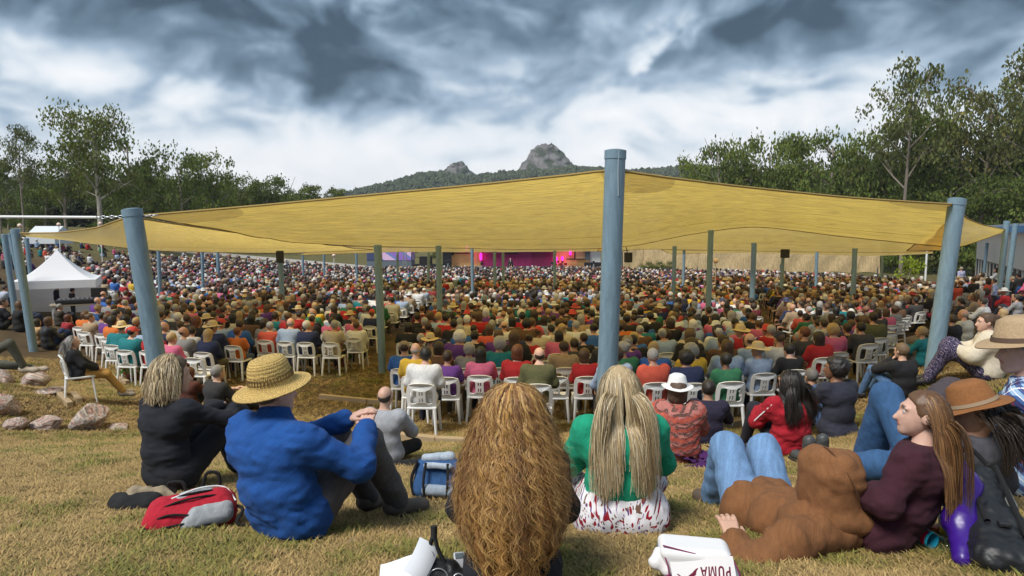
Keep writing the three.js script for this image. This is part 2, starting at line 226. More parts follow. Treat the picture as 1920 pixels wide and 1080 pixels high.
function tree(kind, px, topY, D, sw, label, group) {
  const T = TREES[kind], b = gp(px, D), H = (at(px, topY, D).y - b.y), s = H / T.h / 0.97, t = thing('gum_tree', label, 'tree', [b.x, b.y, b.z], px * 1.37, group); t.scale.set(s * sw, s, s * sw); part(t, 'trunk', T.wood, bark); part(t, 'crown', T.leaf, leafMat);
}
const LT = [['tall', 48, 226, 84, 0.75], ['thin', 5, 288, 92, 1], ['big', 190, 184, 78, 0.82], ['mid', 128, 262, 92, 0.9], ['mid2', 250, 232, 90, 0.85], ['full', 90, 330, 100, 1], ['mid', 300, 296, 96, 0.8], ['mid2', 345, 268, 92, 0.8], ['mid', 405, 282, 94, 0.85], ['mid', 455, 326, 110, 0.9], ['thin', 498, 330, 112, 1.2], ['mid2', 540, 320, 112, 0.95], ['thin', 590, 336, 118, 1], ['thin', 632, 342, 122, 0.9], ['full', 400, 350, 104, 1.1], ['full', 220, 345, 104, 1.1], ['full', 20, 345, 104, 1.1], ['full', 500, 362, 118, 1.2], ['full', 580, 370, 124, 1.2], ['full', 310, 352, 106, 1.1], ['full', 450, 362, 114, 1.1]];
const kindWord = { tall: 'tall sparse gum tree', tall2: 'tall sparse gum tree', big: 'big gum tree with pale forked trunk', mid: 'loose crowned gum tree', mid2: 'broad crowned gum tree', full: 'low dense gum tree', thin: 'slender young gum tree' };
LT.sort((a, b) => a[1] - b[1]).forEach(([k, px, ty, D, sw], i) => tree(k, px, ty, D, sw, `${kindWord[k]}, ${ord(i)} from left among trees left of the hill`, 'gum trees left of the hill'));
const RT = [['tall', 1690, 92, 76, 0.78], ['tall2', 1832, 98, 74, 0.85], ['tall', 1915, 78, 70, 0.8], ['mid', 1300, 290, 104, 0.8], ['mid2', 1345, 238, 98, 0.75], ['mid', 1385, 252, 96, 0.7], ['mid2', 1440, 238, 94, 0.75], ['mid', 1492, 246, 92, 0.7], ['mid2', 1552, 218, 88, 0.78], ['mid', 1610, 242, 86, 0.7], ['mid2', 1655, 205, 84, 0.7], ['mid', 1740, 190, 82, 0.8], ['mid2', 1790, 205, 80, 0.8], ['mid', 1870, 190, 78, 0.75], ['mid2', 1935, 200, 74, 0.9], ['full', 1320, 350, 100, 1], ['full', 1400, 345, 96, 1], ['full', 1470, 340, 92, 0.95], ['full', 1540, 335, 88, 0.95], ['full', 1620, 330, 84, 0.95], ['full', 1700, 325, 80, 0.95], ['full', 1780, 320, 76, 0.95], ['full', 1860, 320, 72, 0.95], ['full', 1930, 290, 68, 1], ['thin', 1275, 318, 108, 1], ['full', 770, 455, 112, 1], ['full', 812, 458, 110, 1]];
RT.sort((a, b) => a[1] - b[1]).forEach(([k, px, ty, D, sw], i) => px < 1000 ? tree(k, px, ty, D, sw, `low leafy tree beside the stage, ${px < 800 ? 'left' : 'right'} of the pair`, 'trees beside the stage') : tree(k, px, ty, D, sw, `${kindWord[k]}, ${ord(i - 2)} from left among trees right of the hill`, 'gum trees right of the hill'));
{ // the wood further back, one mass
  const R = rngOf(77), P = [], Nn = []; for (let i = 0; i < 260; i++) { const d = V(R() - 0.5, R() - 0.5, R() - 0.5).normalize().multiplyScalar(Math.pow(R(), 0.4)), dir = V(R() - 0.5, -R(), R() - 0.5).normalize(), sd = V(R() - 0.5, R() - 0.5, R() - 0.5).cross(dir).normalize(), a = d.clone().addScaledVector(dir, -0.16), b = d.clone().addScaledVector(dir, 0.16), l = d.clone().addScaledVector(sd, 0.06), r = d.clone().addScaledVector(sd, -0.06), n = sd.clone().cross(dir); for (const t of [a, l, b, a, b, r]) { P.push(t.x, t.y, t.z); Nn.push(n.x, n.y, n.z); } }
  const g = new THREE.BufferGeometry(); g.setAttribute('position', new THREE.Float32BufferAttribute(P, 3)); g.setAttribute('normal', new THREE.Float32BufferAttribute(Nn, 3));
  const spots = []; for (let k = 0; k < 1500; k++) { const left = k % 2, px = left ? lerp(-120, 640, R()) : lerp(1250, 2080, R()), D = lerp(118, 150, R()); const ty = left ? tab([[-100, 355], [200, 355], [420, 368], [640, 396]], px) : tab([[1250, 375], [1400, 340], [1650, 318], [1950, 305]], px); const top = at(px, ty, D).y, b = gp(px, D); spots.push([b.x, lerp(b.y, top, Math.pow(R(), 0.8)), b.z, 1.6 + R() * 1.6, R()]); }
  const im = new THREE.InstancedMesh(g, mat('#ffffff', 0.9, { side: THREE.DoubleSide }), spots.length), m = new THREE.Matrix4(), q = new THREE.Quaternion(), c = new THREE.Color();
  spots.forEach(([x, y, z, s, t], k) => { q.setFromEuler(new THREE.Euler(t * 9, t * 31, t * 17)); m.compose(V(x, y, z), q, V(s * 1.3, s, s * 1.3)); im.setMatrixAt(k, m); const b = 0.7 + t * 0.6; c.setRGB(0.06 * b, 0.075 * b, 0.028 * b); im.setColorAt(k, c); });
  im.name = 'woodland'; scene.add(im); tag(im, 'dense wood in the background behind the gum trees', 'woodland', null, 'stuff');
}
// ---------- shade sails ----------
const weave = noiseTex(512, 512, (u, v) => { const st = 0.96 + pn(u, v, 1.5, 60, 4) * 0.16 + pn(u, v, 3, 22, 9) * 0.11, gr = 1 + pn(u, v, 70, 70, 2) * 0.12, stain = sstep(0.25, 0.6, pn(u, v, 2.2, 1.6, 12)) * 0.05; const a = st * gr * (1 - stain); return [a, a * (1 - stain * 0.2), a * (0.98 - stain * 0.2)]; });
const weaveBump = noiseTex(256, 256, (u, v) => { const a = 0.5 + pn(u, v, 2, 20, 4) * 0.8; return [a, a, a]; }, false);
const sailMat = (r, g, b) => new THREE.MeshPhysicalMaterial({ color: lin(r, g, b), map: weave, bumpMap: weaveBump, bumpScale: 0.01, roughness: 1, transmission: 0.97, opacity: 0.92, transparent: true, thickness: 0, side: THREE.DoubleSide });
const sailA = sailMat(1, 0.69, 0.14), sailB = sailMat(1, 0.7, 0.17), sailP = sailMat(0.72, 0.66, 0.4), hemMat = mat([0.34, 0.23, 0.07], 0.9);
function curve(list) { return new THREE.CatmullRomCurve3(list.map(([x, y, d]) => at(x, y, d)), false, 'catmullrom', 0.35); }
function sail(label, topPts, botPts, sag, m, seams, patches) {
  const T = curve(topPts), B = curve(botPts), nu = 72, nv = 22, pos = [], uv = [], idx = [];
  const P = (u, v) => { const a = T.getPoint(u), b = B.getPoint(u), p = a.clone().lerp(b, v); p.y -= sag * Math.sin(Math.PI * v) * (0.35 + 0.65 * Math.sin(Math.PI * u)) - 0.05 * N3(u * 7, v * 5, sag * 9) * Math.sin(Math.PI * v); return p; };
  const LT = T.getLength(), LV = T.getPoint(0.5).distanceTo(B.getPoint(0.5));
  const grid = (u0, u1, v0, v1, nu, nv, dy) => { const pos = [], uv = [], idx = []; for (let j = 0; j <= nv; j++) for (let i = 0; i <= nu; i++) { const u = lerp(u0, u1, i / nu), v = lerp(v0, v1, j / nv), p = P(u, v); pos.push(p.x, p.y + dy, p.z); uv.push(u * LT * 0.22, v * LV * 0.22); } for (let j = 0; j < nv; j++) for (let i = 0; i < nu; i++) { const a = j * (nu + 1) + i; idx.push(a, a + 1, a + nu + 1, a + 1, a + nu + 2, a + nu + 1); } const g = new THREE.BufferGeometry(); g.setAttribute('position', new THREE.Float32BufferAttribute(pos, 3)); g.setAttribute('uv', new THREE.Float32BufferAttribute(uv, 2)); g.setIndex(idx); g.computeVertexNormals(); return g; };
  const c = P(0.5, 0.5), t = thing('shade_sail', label, 'shade sail'); part(t, 'fabric', grid(0, 1, 0, 1, nu, nv, 0), m);
  const edge = (f, r) => { const pts = []; for (let i = 0; i <= 40; i++) pts.push(f(i / 40)); return tube(pts, r, 80, 6); };
  part(t, 'hem', edge(u => P(u, 0), 0.016), hemMat); part(t, 'hem', edge(u => P(u, 1), 0.02), hemMat); part(t, 'hem', edge(v => P(0, v), 0.018), hemMat); part(t, 'hem', edge(v => P(1, v), 0.018), hemMat);
  for (const v of seams) part(t, 'seam', grid(0.005, 0.995, v, v + 0.05 / LV * 2, nu, 1, -0.012), hemMat);
  for (const [uc, ru, rv] of patches) { const pos = [], uv = [], idx = [], n = 28, k = 6; for (let j = 0; j <= k; j++) for (let i = 0; i <= n; i++) { const a = Math.PI * i / n, s = j / k, u = clamp(uc + Math.cos(a) * ru * s, 0, 1), v = Math.sin(a) * rv * s, p = P(u, v); pos.push(p.x, p.y - 0.014, p.z); uv.push(u * LT * 0.22, v * LV * 0.22); } for (let j = 0; j < k; j++) for (let i = 0; i < n; i++) { const a = j * (n + 1) + i; idx.push(a, a + 1, a + n + 1, a + 1, a + n + 2, a + n + 1); } const g = new THREE.BufferGeometry(); g.setAttribute('position', new THREE.Float32BufferAttribute(pos, 3)); g.setAttribute('uv', new THREE.Float32BufferAttribute(uv, 2)); g.setIndex(idx); g.computeVertexNormals(); part(t, 'corner_patch', g, sailP); }
  return t;
}
sail('large mustard shade sail hung from the tall blue post in the centre', [[268, 404, 9.4], [480, 386, 9.1], [700, 365, 8.8], [900, 346, 8.5], [1060, 329, 8.2], [1150, 320, 8.05], [1260, 334, 8.3], [1400, 351, 8.8], [1600, 371, 9.7], [1784, 383, 10.4]],
  [[548, 454, 21], [680, 461, 23], [820, 464, 24.5], [960, 467, 25], [1100, 466, 25], [1190, 460, 24], [1290, 440, 21], [1415, 425, 18], [1580, 443, 17.5], [1770, 462, 17.5]], 0.05, sailA, [0.62, 0.8], [[0.598, 0.075, 0.11], [0.0, 0.09, 0.13], [1.0, 0.07, 0.1]]);
sail('mustard shade sail at far left, stretched toward the slim blue posts', [[38, 437, 17.4], [110, 436, 14.8], [180, 427, 12], [243, 409, 9.7], [330, 420, 13], [440, 436, 18], [560, 450, 23]],
  [[50, 441, 18], [130, 449, 20], [215, 462, 22], [300, 470, 24], [420, 473, 27], [540, 474, 29], [700, 468, 31]], 0.12, sailB, [0.55], [[0.0, 0.05, 0.3]]);
sail('pale mustard shade sail under the large one, over the right seating', [[1130, 452, 26], [1210, 442, 25], [1300, 430, 24], [1420, 424, 22], [1560, 438, 21], [1700, 450, 20.5], [1790, 455, 20]],
  [[1120, 471, 36], [1220, 467, 36], [1330, 469, 35], [1450, 471, 34], [1580, 473, 33], [1680, 473, 31], [1780, 468, 28]], 0.1, sailB, [0.5], []);
sail('mustard shade sail at far right, running to the paired blue posts', [[1798, 392, 10.7], [1815, 410, 13], [1845, 422, 18], [1884, 430, 24]], [[1700, 470, 25], [1745, 469, 26], [1805, 461, 27], [1884, 434, 24.6]], 0.05, sailA, [0.7], []);
sail('pale mustard shade sail strip above the stage', [[600, 462, 31], [800, 464, 30], [1000, 466, 30], [1150, 464, 30]], [[560, 478, 40], [760, 472, 42], [1000, 471, 44], [1180, 470, 44]], 0.1, sailB, [0.5], []);
sail('distant pale shade sail strip before the sand coloured fence', [[1240, 468, 38], [1450, 471, 37], [1640, 473, 35], [1750, 472, 34]], [[1260, 476, 46], [1420, 473, 46], [1620, 479, 44], [1750, 474, 40]], 0.1, sailB, [], []);
// ---------- posts ----------
const blueSteel = mat([0.19, 0.29, 0.36], 0.5, { map: noiseTex(256, 256, (u, v) => { const a = 0.95 + pn(u, v, 3, 3, 3) * 0.1 + pn(u, v, 22, 30, 7) * 0.05; const sc = sstep(0.33, 0.5, pn(u, v, 12, 14, 21)) * 0.14; return [a + sc, a + sc, a + sc * 0.9]; }), });
const greySteel = mat([0.075, 0.09, 0.105], 0.55), galv = mat([0.5, 0.52, 0.54], 0.35, { metalness: 0.8 }), white = mat([0.78, 0.78, 0.76], 0.5), black = mat([0.015, 0.015, 0.017], 0.6);
function post(top, bot, D, dia, m, label, name = 'sail_post') {
  const a = at(top[0], top[1], D), bx = at(bot[0], bot[1], D), dx = (bx.x - a.x) / (a.y - bx.y); let y = a.y; let x = a.x; for (let i = 0; i < 400; i++) { y -= 0.03; x += dx * 0.03; if (y < G(x, a.z)) break; }
  const t = thing(name, label, 'post', [x, y - 0.1, a.z]), tp = V(a.x - x, a.y - y + 0.1, 0);
  part(t, 'shaft', cyl(dia / 2, dia / 2, V(0, 0, 0), tp, 28), m);
  const d = tp.clone().normalize(), cap = merge([cyl(dia * 0.53, dia * 0.53, tp.clone().addScaledVector(d, -0.1), tp.clone().addScaledVector(d, 0.004), 28), cyl(dia * 0.53, dia * 0.3, tp.clone().addScaledVector(d, 0.004), tp.clone().addScaledVector(d, 0.018), 28)]); if (dia > 0.14) part(t, 'cap', cap, m);
  return { t, tp };
}
function links(t, from, to, n = 5) { const gs = [], d = to.clone().sub(from), L = d.length() / n; for (let i = 0; i < n; i++) { const g = new THREE.TorusGeometry(L * 0.5, 0.011, 6, 12); g.scale(1.15, 0.6, 1); const q = new THREE.Quaternion().setFromUnitVectors(V(1, 0, 0), d.clone().normalize()); if (i % 2) g.rotateX(Math.PI / 2); g.applyQuaternion(q); const p = from.clone().addScaledVector(d, (i + 0.5) / n); gs.push(g.translate(p.x, p.y, p.z)); } part(t, 'shackle_chain', merge(gs), galv); }
{
  const c = post([1154, 283], [1139, 690], 7.9, 0.25, blueSteel, 'tall thick blue steel post standing in the centre foreground');
  const l = post([247, 393], [297, 690], 9.1, 0.255, blueSteel, 'thick leaning blue steel post behind the woman in black'); links(l.t, l.tp.clone().add(V(0.12, -0.1, -0.02)), l.tp.clone().add(V(0.3, -0.075, -0.1)), 4); links(l.t, l.tp.clone().add(V(-0.13, -0.1, 0)), l.tp.clone().add(V(-0.5, -0.11, 0)), 6);
  const r = post([1795, 373], [1748, 695], 10.5, 0.25, blueSteel, 'thick leaning blue steel post on the right bank'); links(r.t, r.tp.clone().add(V(-0.12, -0.09, 0)), r.tp.clone().add(V(-0.25, -0.1, -0.05)), 3);
  const tb = part(l.t, 'stay_pipe', cyl(0.021, 0.021, l.tp.clone().add(V(-0.5, -0.11, 0)), l.tp.clone().add(V(-3.2, -0.1, 0.3)), 10), white);
  const seams = tube([[0.02, 0, 0.127], [0.015, -0.25, 0.127], [0.022, -0.55, 0.127]].map(p => V(...p).add(c.tp)), 0.006, 8, 5); part(c.t, 'paint_run', seams, mat([0.4, 0.46, 0.5], 0.6));
  const small = [[28, 430, 60, 635, 17.6, 0.21, 'nearer'], [8, 440, 26, 565, 23, 0.2, 'leftmost'], [18, 438, 44, 560, 26, 0.16, 'middle'], [50, 447, 60, 540, 30, 0.18, 'rightmost']];
  for (const [a, b, x, y, D, dia, w] of small) post([a, b], [x, y], D, dia, blueSteel, `slim blue post on left bank, ${w} of four beside the white marquee`);
  post([1888, 415], [1868, 590], 24, 0.2, blueSteel, 'slim blue post near the white building, left of the pair'); post([1904, 420], [1884, 575], 26, 0.2, blueSteel, 'slim blue post near the white building, right of the pair'); post([1851, 456], [1844, 520], 36, 0.16, blueSteel, 'thin blue post against the white building wall');
  const inner = [[708, 717, 460, 690, 15, .18], [822, 826, 461, 645, 20, .18], [525, 530, 470, 570, 26, .2], [297, 301, 466, 570, 28, .16], [885, 887, 463, 600, 30, .15], [927, 928, 463, 560, 36, .17], [943, 944, 464, 545, 40, .17], [1333, 1327, 432, 605, 19, .165], [1414, 1410, 456, 570, 24, .19], [1265, 1262, 462, 565, 28, .18], [1283, 1281, 462, 530, 38, .16], [1469, 1465, 464, 540, 32, .17], [1532, 1530, 466, 530, 36, .17], [1603, 1599, 466, 565, 26, .19], [1655, 1654, 472, 505, 42, .16], [1040, 1040, 464, 540, 34, .17], [804, 803, 463, 540, 38, .17], [745, 746, 464, 540, 42, .16], [668, 669, 466, 510, 44, .16], [408, 409, 468, 500, 40, .2], [379, 381, 470, 545, 31, .15], [567, 568, 470, 495, 46, .16], [607, 608, 470, 500, 48, .16]].sort((p, q) => p[0] - q[0]);
  inner.forEach(([a, x, b, y, D, dia], i) => post([a, b], [x, y], D, dia, blueSteel, `slim sail post amid the audience under the sails, ${ord(i)} from left`));
  for (const [px, py, D, s, w] of [[1472, 474, 31.5, 1, 'right of the centre post on a slim pole'], [1178, 483, 30, 0.9, 'hung just right of the tall centre post'], [525, 482, 25.6, 0.9, 'on a pole in the left audience']]) { const p = at(px, py, D), t = thing('loudspeaker', 'small black loudspeaker ' + w, 'loudspeaker', [p.x, p.y - 0.25, p.z], 0.3); part(t, 'cabinet', rbox(0.32 * s, 0.52 * s, 0.3, 0.02, 0, 0.26, 0), black); part(t, 'grille', rbox(0.28 * s, 0.46 * s, 0.02, 0.01, 0, 0.26, 0.155), mat([0.03, 0.03, 0.03], 0.9)); part(t, 'bracket', cyl(0.02, 0.02, [-0.06, 0.5, 0], [-0.12, 0.75, 0], 6), black); }
}
// ---------- stage ----------
const at0 = (px, py, D) => at(px, py, D);
{
  const D = 78, X = px => (px - 960) / FPX * D, Y = py => at(960, py, D).y, gy = G(0, -D);
  const t = thing('stage', 'open air stage with magenta and yellow back walls', 'stage', [0, gy - 0.1, -D]); const y = py => Y(py) - gy + 0.1, yd = y(505);
  const deckM = mat([0.09, 0.085, 0.09], 0.6), yel = mat([0.85, 0.58, 0.2], 0.8), mag = mat([0.27, 0.015, 0.1], 0.75), mag2 = mat([0.18, 0.008, 0.06], 0.75), dk = mat([0.012, 0.012, 0.015], 0.8);
  part(t, 'deck', rbox(X(1120) - X(838), 0.25, 7, 0.03, (X(1120) + X(838)) / 2, yd - 0.125, -3.5), deckM);
  part(t, 'front_skirt', box(X(1118) - X(840), yd - 0.26, 0.06, (X(1118) + X(840)) / 2, (yd - 0.26) / 2, -0.1), mat([0.025, 0.025, 0.03], 0.8));
  const wall = (name, x0, x1, y0, y1, z, m) => part(t, name, box(X(x1) - X(x0), y(y0) - y(y1), 0.12, (X(x0) + X(x1)) / 2, (y(y0) + y(y1)) / 2, z), m);
  wall('back_wall', 826, 978, 462, 506, -7.1, yel); wall('back_wall', 898, 1000, 462, 506, -6.6, mag); wall('back_wall', 1000, 1048, 462, 506, -6.5, mag2); wall('back_wall', 1044, 1130, 462, 506, -6.9, yel); part(t, 'roof', rbox(X(1150) - X(812), 0.3, 2.6, 0.05, (X(1150) + X(812)) / 2, y(459), -6.6), dk);
  wall('header', 820, 838, 462, 506, -6, dk); wall('header', 894, 975, 462, 470, -6.3, dk); wall('screen', 946, 972, 467, 479, -6.2, dk); wall('screen', 833, 842, 462, 482, -6.5, dk);
  wall('panel', 845, 866, 463, 477, -6.8, mat([0.6, 0.42, 0.2], 0.8)); wall('shelf_rail', 842, 880, 477, 479, -6.6, dk); wall('panel', 1088, 1108, 464, 490, -6.5, mat([0.6, 0.42, 0.2], 0.8)); wall('frame', 1086, 1088, 464, 490, -6.4, dk); wall('frame', 1070, 1110, 489, 491, -6.3, dk); wall('column', 1108, 1118, 462, 492, -6.2, greySteel); wall('side_wall', 1118, 1140, 462, 500, -6.6, white);
  const glow = new THREE.MeshStandardMaterial({ color: 0x400020, emissive: lin(1, 0.02, 0.42), emissiveIntensity: 1.1 });
  for (const [px, py, h] of [[869, 468, 14], [897, 485, 15], [1078, 474, 16], [1050, 492, 14], [1062, 490, 12]]) { const p = [X(px), y(py), -6.25]; const w = thing('stage_light', `glowing magenta stage light column ${px < 880 ? 'upper left' : px < 900 ? 'low beside magenta wall' : px > 1070 ? 'upper right' : px < 1055 ? 'low behind drum kit, left' : 'low behind drum kit, right'}`, 'stage light', [p[0], gy - 0.1 + p[1], -D + p[2]]); part(w, 'lamp', new THREE.CapsuleGeometry(0.16, h * 0.065 - 0.3, 6, 12), glow); part(w, 'stand', cyl(0.09, 0.12, [0, -h * 0.0325 - 0.15, 0], [0, -h * 0.0325, 0], 8), dk); const L = new THREE.PointLight(lin(1, 0.05, 0.45), 0.7); L.position.set(0, 0, 0.35); L.castShadow = true; w.add(L); }
  // loudspeaker stacks, screens, drum kit, microphone stands
  const stack = (label, rects) => { const s = thing('speaker_stack', label, 'loudspeaker stack', [X(rects[0][0]), gy, -D + 1]); for (const [x0, x1, y0, y1, z] of rects) part(s, 'cabinet', rbox(X(x1) - X(x0) - 0.03, Y(y0) - Y(y1) - 0.02, 0.9, 0.03, (X(x0) + X(x1)) / 2 - X(rects[0][0]), (Y(y0) + Y(y1)) / 2 - gy, z), dk); };
  stack('black loudspeaker stack left of the stage', [[778, 830, 494, 517, 0], [789, 812, 480, 494, 0]]); stack('black loudspeaker stack right of the stage', [[1086, 1130, 505, 530, 0], [1094, 1109, 491, 505, 0], [1109, 1125, 491, 505, 0]]);
  const mon = thing('stage_monitor', 'black screen standing at left edge of the stage', 'screen', [X(838), gy, -D - 0.5]); part(mon, 'screen', rbox(1.1, 0.7, 0.12, 0.03, 0, Y(493) - gy, 0), dk); part(mon, 'stand', cyl(0.06, 0.06, [0, 0, 0], [0, Y(498) - gy, 0], 8), dk);
  const k = thing('drum_kit', 'red drum kit at right side of the stage', 'drum kit', [X(1056), gy - 0.1 + yd, -D - 4]); const red = mat([0.25, 0.01, 0.02], 0.3);
  part(k, 'bass_drum', new THREE.CylinderGeometry(0.3, 0.3, 0.45, 20).rotateX(Math.PI / 2).translate(0, 0.3, 0), red); for (const [x, yy, r] of [[-0.35, 0.75, 0.17], [0.2, 0.8, 0.16], [0.6, 0.45, 0.22], [-0.7, 0.6, 0.18]]) part(k, 'drum', new THREE.CylinderGeometry(r, r, 0.25, 16).translate(x, yy, 0), red); for (const [x, yy] of [[-0.9, 1.25], [0.8, 1.3], [0.15, 1.5]]) { const c = part(k, 'cymbal', new THREE.ConeGeometry(0.26, 0.05, 18).translate(x, yy, 0), mat([0.6, 0.42, 0.14], 0.3, { metalness: 0.9 })); part(c, 'stand', cyl(0.015, 0.015, [x, 0, -0.05], [x, yy, 0], 6), galv); }
  for (const [px, w] of [[972, 'beside the seated speaker'], [985, 'in front of dark magenta wall']]) { const m = thing('microphone_stand', 'thin black microphone stand ' + w, 'microphone stand', [X(px), gy - 0.1 + yd, -D - 2]); part(m, 'pole', cyl(0.02, 0.02, [0, 0, 0], [0, 1.2, 0], 6), dk); part(m, 'boom', cyl(0.015, 0.015, [0, 1.2, 0], [0.4, 1.35, 0], 6), dk); part(m, 'base', cyl(0.2, 0.15, [0, 0, 0], [0, 0.04, 0], 12), dk); }
  // camera tripods before the stage
  for (const [px, d] of [[840, 66], [1035, 60], [903, 58], [1113, 64]]) { const g = gp(px, d), m = thing('tripod', `camera tripod in the audience, ${px < 860 ? 'far left' : px < 950 ? 'left of middle' : px < 1100 ? 'right of middle' : 'far right'} of four`, 'tripod', [g.x, g.y, g.z]); for (let a = 0; a < 3; a++) part(m, 'leg', cyl(0.025, 0.03, [Math.cos(a * 2.1) * 0.6, 0, Math.sin(a * 2.1) * 0.6], [0, 1.7, 0], 6), galv); part(m, 'camera', rbox(0.2, 0.22, 0.4, 0.03, 0, 1.85, 0), dk); }
  // purple and blue printed marquee left of the stage
  const mp = noiseTex(128, 64, (u, v) => { const s = Math.sin(u * 9 + v * 4); return u < 0.35 ? [0.25, 0.3, 0.45] : s > 0.3 ? [0.6, 0.45, 0.8] : s > -0.4 ? [0.45, 0.55, 0.8] : [0.9, 0.75, 0.9]; });
  const mt = thing('printed_marquee', 'long low marquee with purple and blue print left of the stage', 'marquee', [X(722), G(X(722), -82), -82]); const g0 = G(X(722), -82), yy = p => at(722, p, 82).y - g0; part(mt, 'roof_panel', box(5.6, yy(462) - yy(487), 3, 0, (yy(462) + yy(487)) / 2, 0), mat('#ffffff', 0.7, { map: mp })); part(mt, 'side_wall', box(5.6, yy(487), 2.9, 0, yy(487) / 2, 0), mat([0.13, 0.16, 0.2], 0.8));
  const tr = thing('truss_tower', 'silver lattice truss tower left of the stage', 'truss', [X(764), G(X(764), -76), -76]); for (const [x, z] of [[-0.2, -0.2], [0.2, -0.2], [0.2, 0.2], [-0.2, 0.2]]) part(tr, 'chord', cyl(0.03, 0.03, [x, 0, z], [x, 6, z], 6), galv); for (let i = 0; i < 14; i++) { const s = i % 2 ? 1 : -1; part(tr, 'brace', cyl(0.018, 0.018, [-0.2 * s, i * 0.43, 0.2], [0.2 * s, i * 0.43 + 0.43, 0.2], 5), galv); part(tr, 'brace', cyl(0.018, 0.018, [0.2 * s, i * 0.43, -0.2], [-0.2 * s, i * 0.43 + 0.43, -0.2], 5), galv); }
  const rd = new THREE.PlaneGeometry(46, 5, 40, 4).rotateX(-Math.PI / 2), rp = rd.attributes.position; for (let i = 0; i < rp.count; i++) { const x = rp.getX(i) - 26, z = rp.getZ(i) - 90 - 0.1 * x * 0.3; rp.setXYZ(i, x, G(x, z) + 0.05, z); } rd.computeVertexNormals(); topMesh('path', rd, mat([0.4, 0.37, 0.33], 0.95), 'pale gravel path beyond the audience', 'path', null, 'structure');
}
// ---------- sand coloured screen fence ----------
{
  const t = thing('screen_fence', 'long sand coloured shade cloth fence behind the right audience', 'fence', [0, 0, 0]); const cl = new THREE.MeshPhysicalMaterial({ color: lin(0.72, 0.54, 0.3), roughness: 0.95, side: THREE.DoubleSide, transmission: 0.2, thickness: 0, map: noiseTex(256, 128, (u, v) => { const a = 0.9 + pn(u, v, 40, 1, 3) * 0.25 + pn(u, v, 8, 3, 6) * 0.12; return [a, a, a * 0.97]; }) });
  const pts = [[1168, 66], [1206, 66], [1262, 64], [1310, 62], [1408, 60], [1466, 58], [1530, 57], [1600, 56], [1650, 55]];
  for (let k = 0; k < pts.length - 1; k++) { const [a, da] = pts[k], [b, db] = pts[k + 1], P = [], U = [], I = [], n = 12; for (let j = 0; j <= 6; j++) for (let i = 0; i <= n; i++) { const s = i / n, px = lerp(a, b, s), d = lerp(da, db, s), bt = tab([[1168, 521], [1240, 520], [1300, 516], [1420, 515], [1500, 512], [1560, 512], [1650, 513]], px) - Math.sin(s * Math.PI) * 3, py = lerp(456, bt, j / 6), p = at(px, py, d + Math.sin(s * 9 + j) * 0.05); P.push(p.x, p.y, p.z); U.push(px * 0.05 * 0.25, j / 6); } for (let j = 0; j < 6; j++) for (let i = 0; i < n; i++) { const q = j * (n + 1) + i; I.push(q, q + n + 1, q + 1, q + 1, q + n + 1, q + n + 2); } const g = new THREE.BufferGeometry(); g.setAttribute('position', new THREE.Float32BufferAttribute(P, 3)); g.setAttribute('uv', new THREE.Float32BufferAttribute(U, 2)); g.setIndex(I); g.computeVertexNormals(); part(t, 'cloth_panel', g, cl); }
  for (const [px, d] of pts) { const p = at(px, 456, d), g = G(p.x, p.z - 0.15); part(t, 'post', cyl(0.06, 0.06, [p.x, g - 0.1, p.z - 0.15], [p.x, p.y, p.z - 0.15], 8), greySteel); }
  const R = rngOf(3); for (let k = 0; k < 3; k++) { const p = gp([1212, 1232, 1252][k], 63), b = thing('low_shrub', `dark green shrub under the fence, ${ord(k)} from left`, 'shrub', [p.x, p.y, p.z]); b.scale.setScalar(0.17); part(b, 'trunk', TREES.full.wood, bark); part(b, 'crown', TREES.full.leaf, leafMat); }
  const lp = gp(1702, 46), lt = thing('young_tree', 'small bright lime green tree behind the right audience', 'tree', [lp.x, lp.y + 0.4, lp.z]); const LG = treeGeo(61, { h: 2.4, w: 1.6, base: 0.25, clumps: 22, leaves: 30, leaf: 0.2, tint: [0.3, 0.38, 0.03], r: 0.05 }); part(lt, 'trunk', LG.wood, bark); part(lt, 'crown', LG.leaf, leafMat);
  const wp = gp(1737, 47), w = thing('white_post', 'thin white post behind the right audience', 'post', [wp.x, wp.y, wp.z]); part(w, 'shaft', cyl(0.07, 0.07, [0, 0, 0], [0, at(1737, 470, 47).y - wp.y, 0], 8), white); part(w, 'base_plate', box(0.25, 0.04, 0.25, 0, 0.02, 0), white);
}
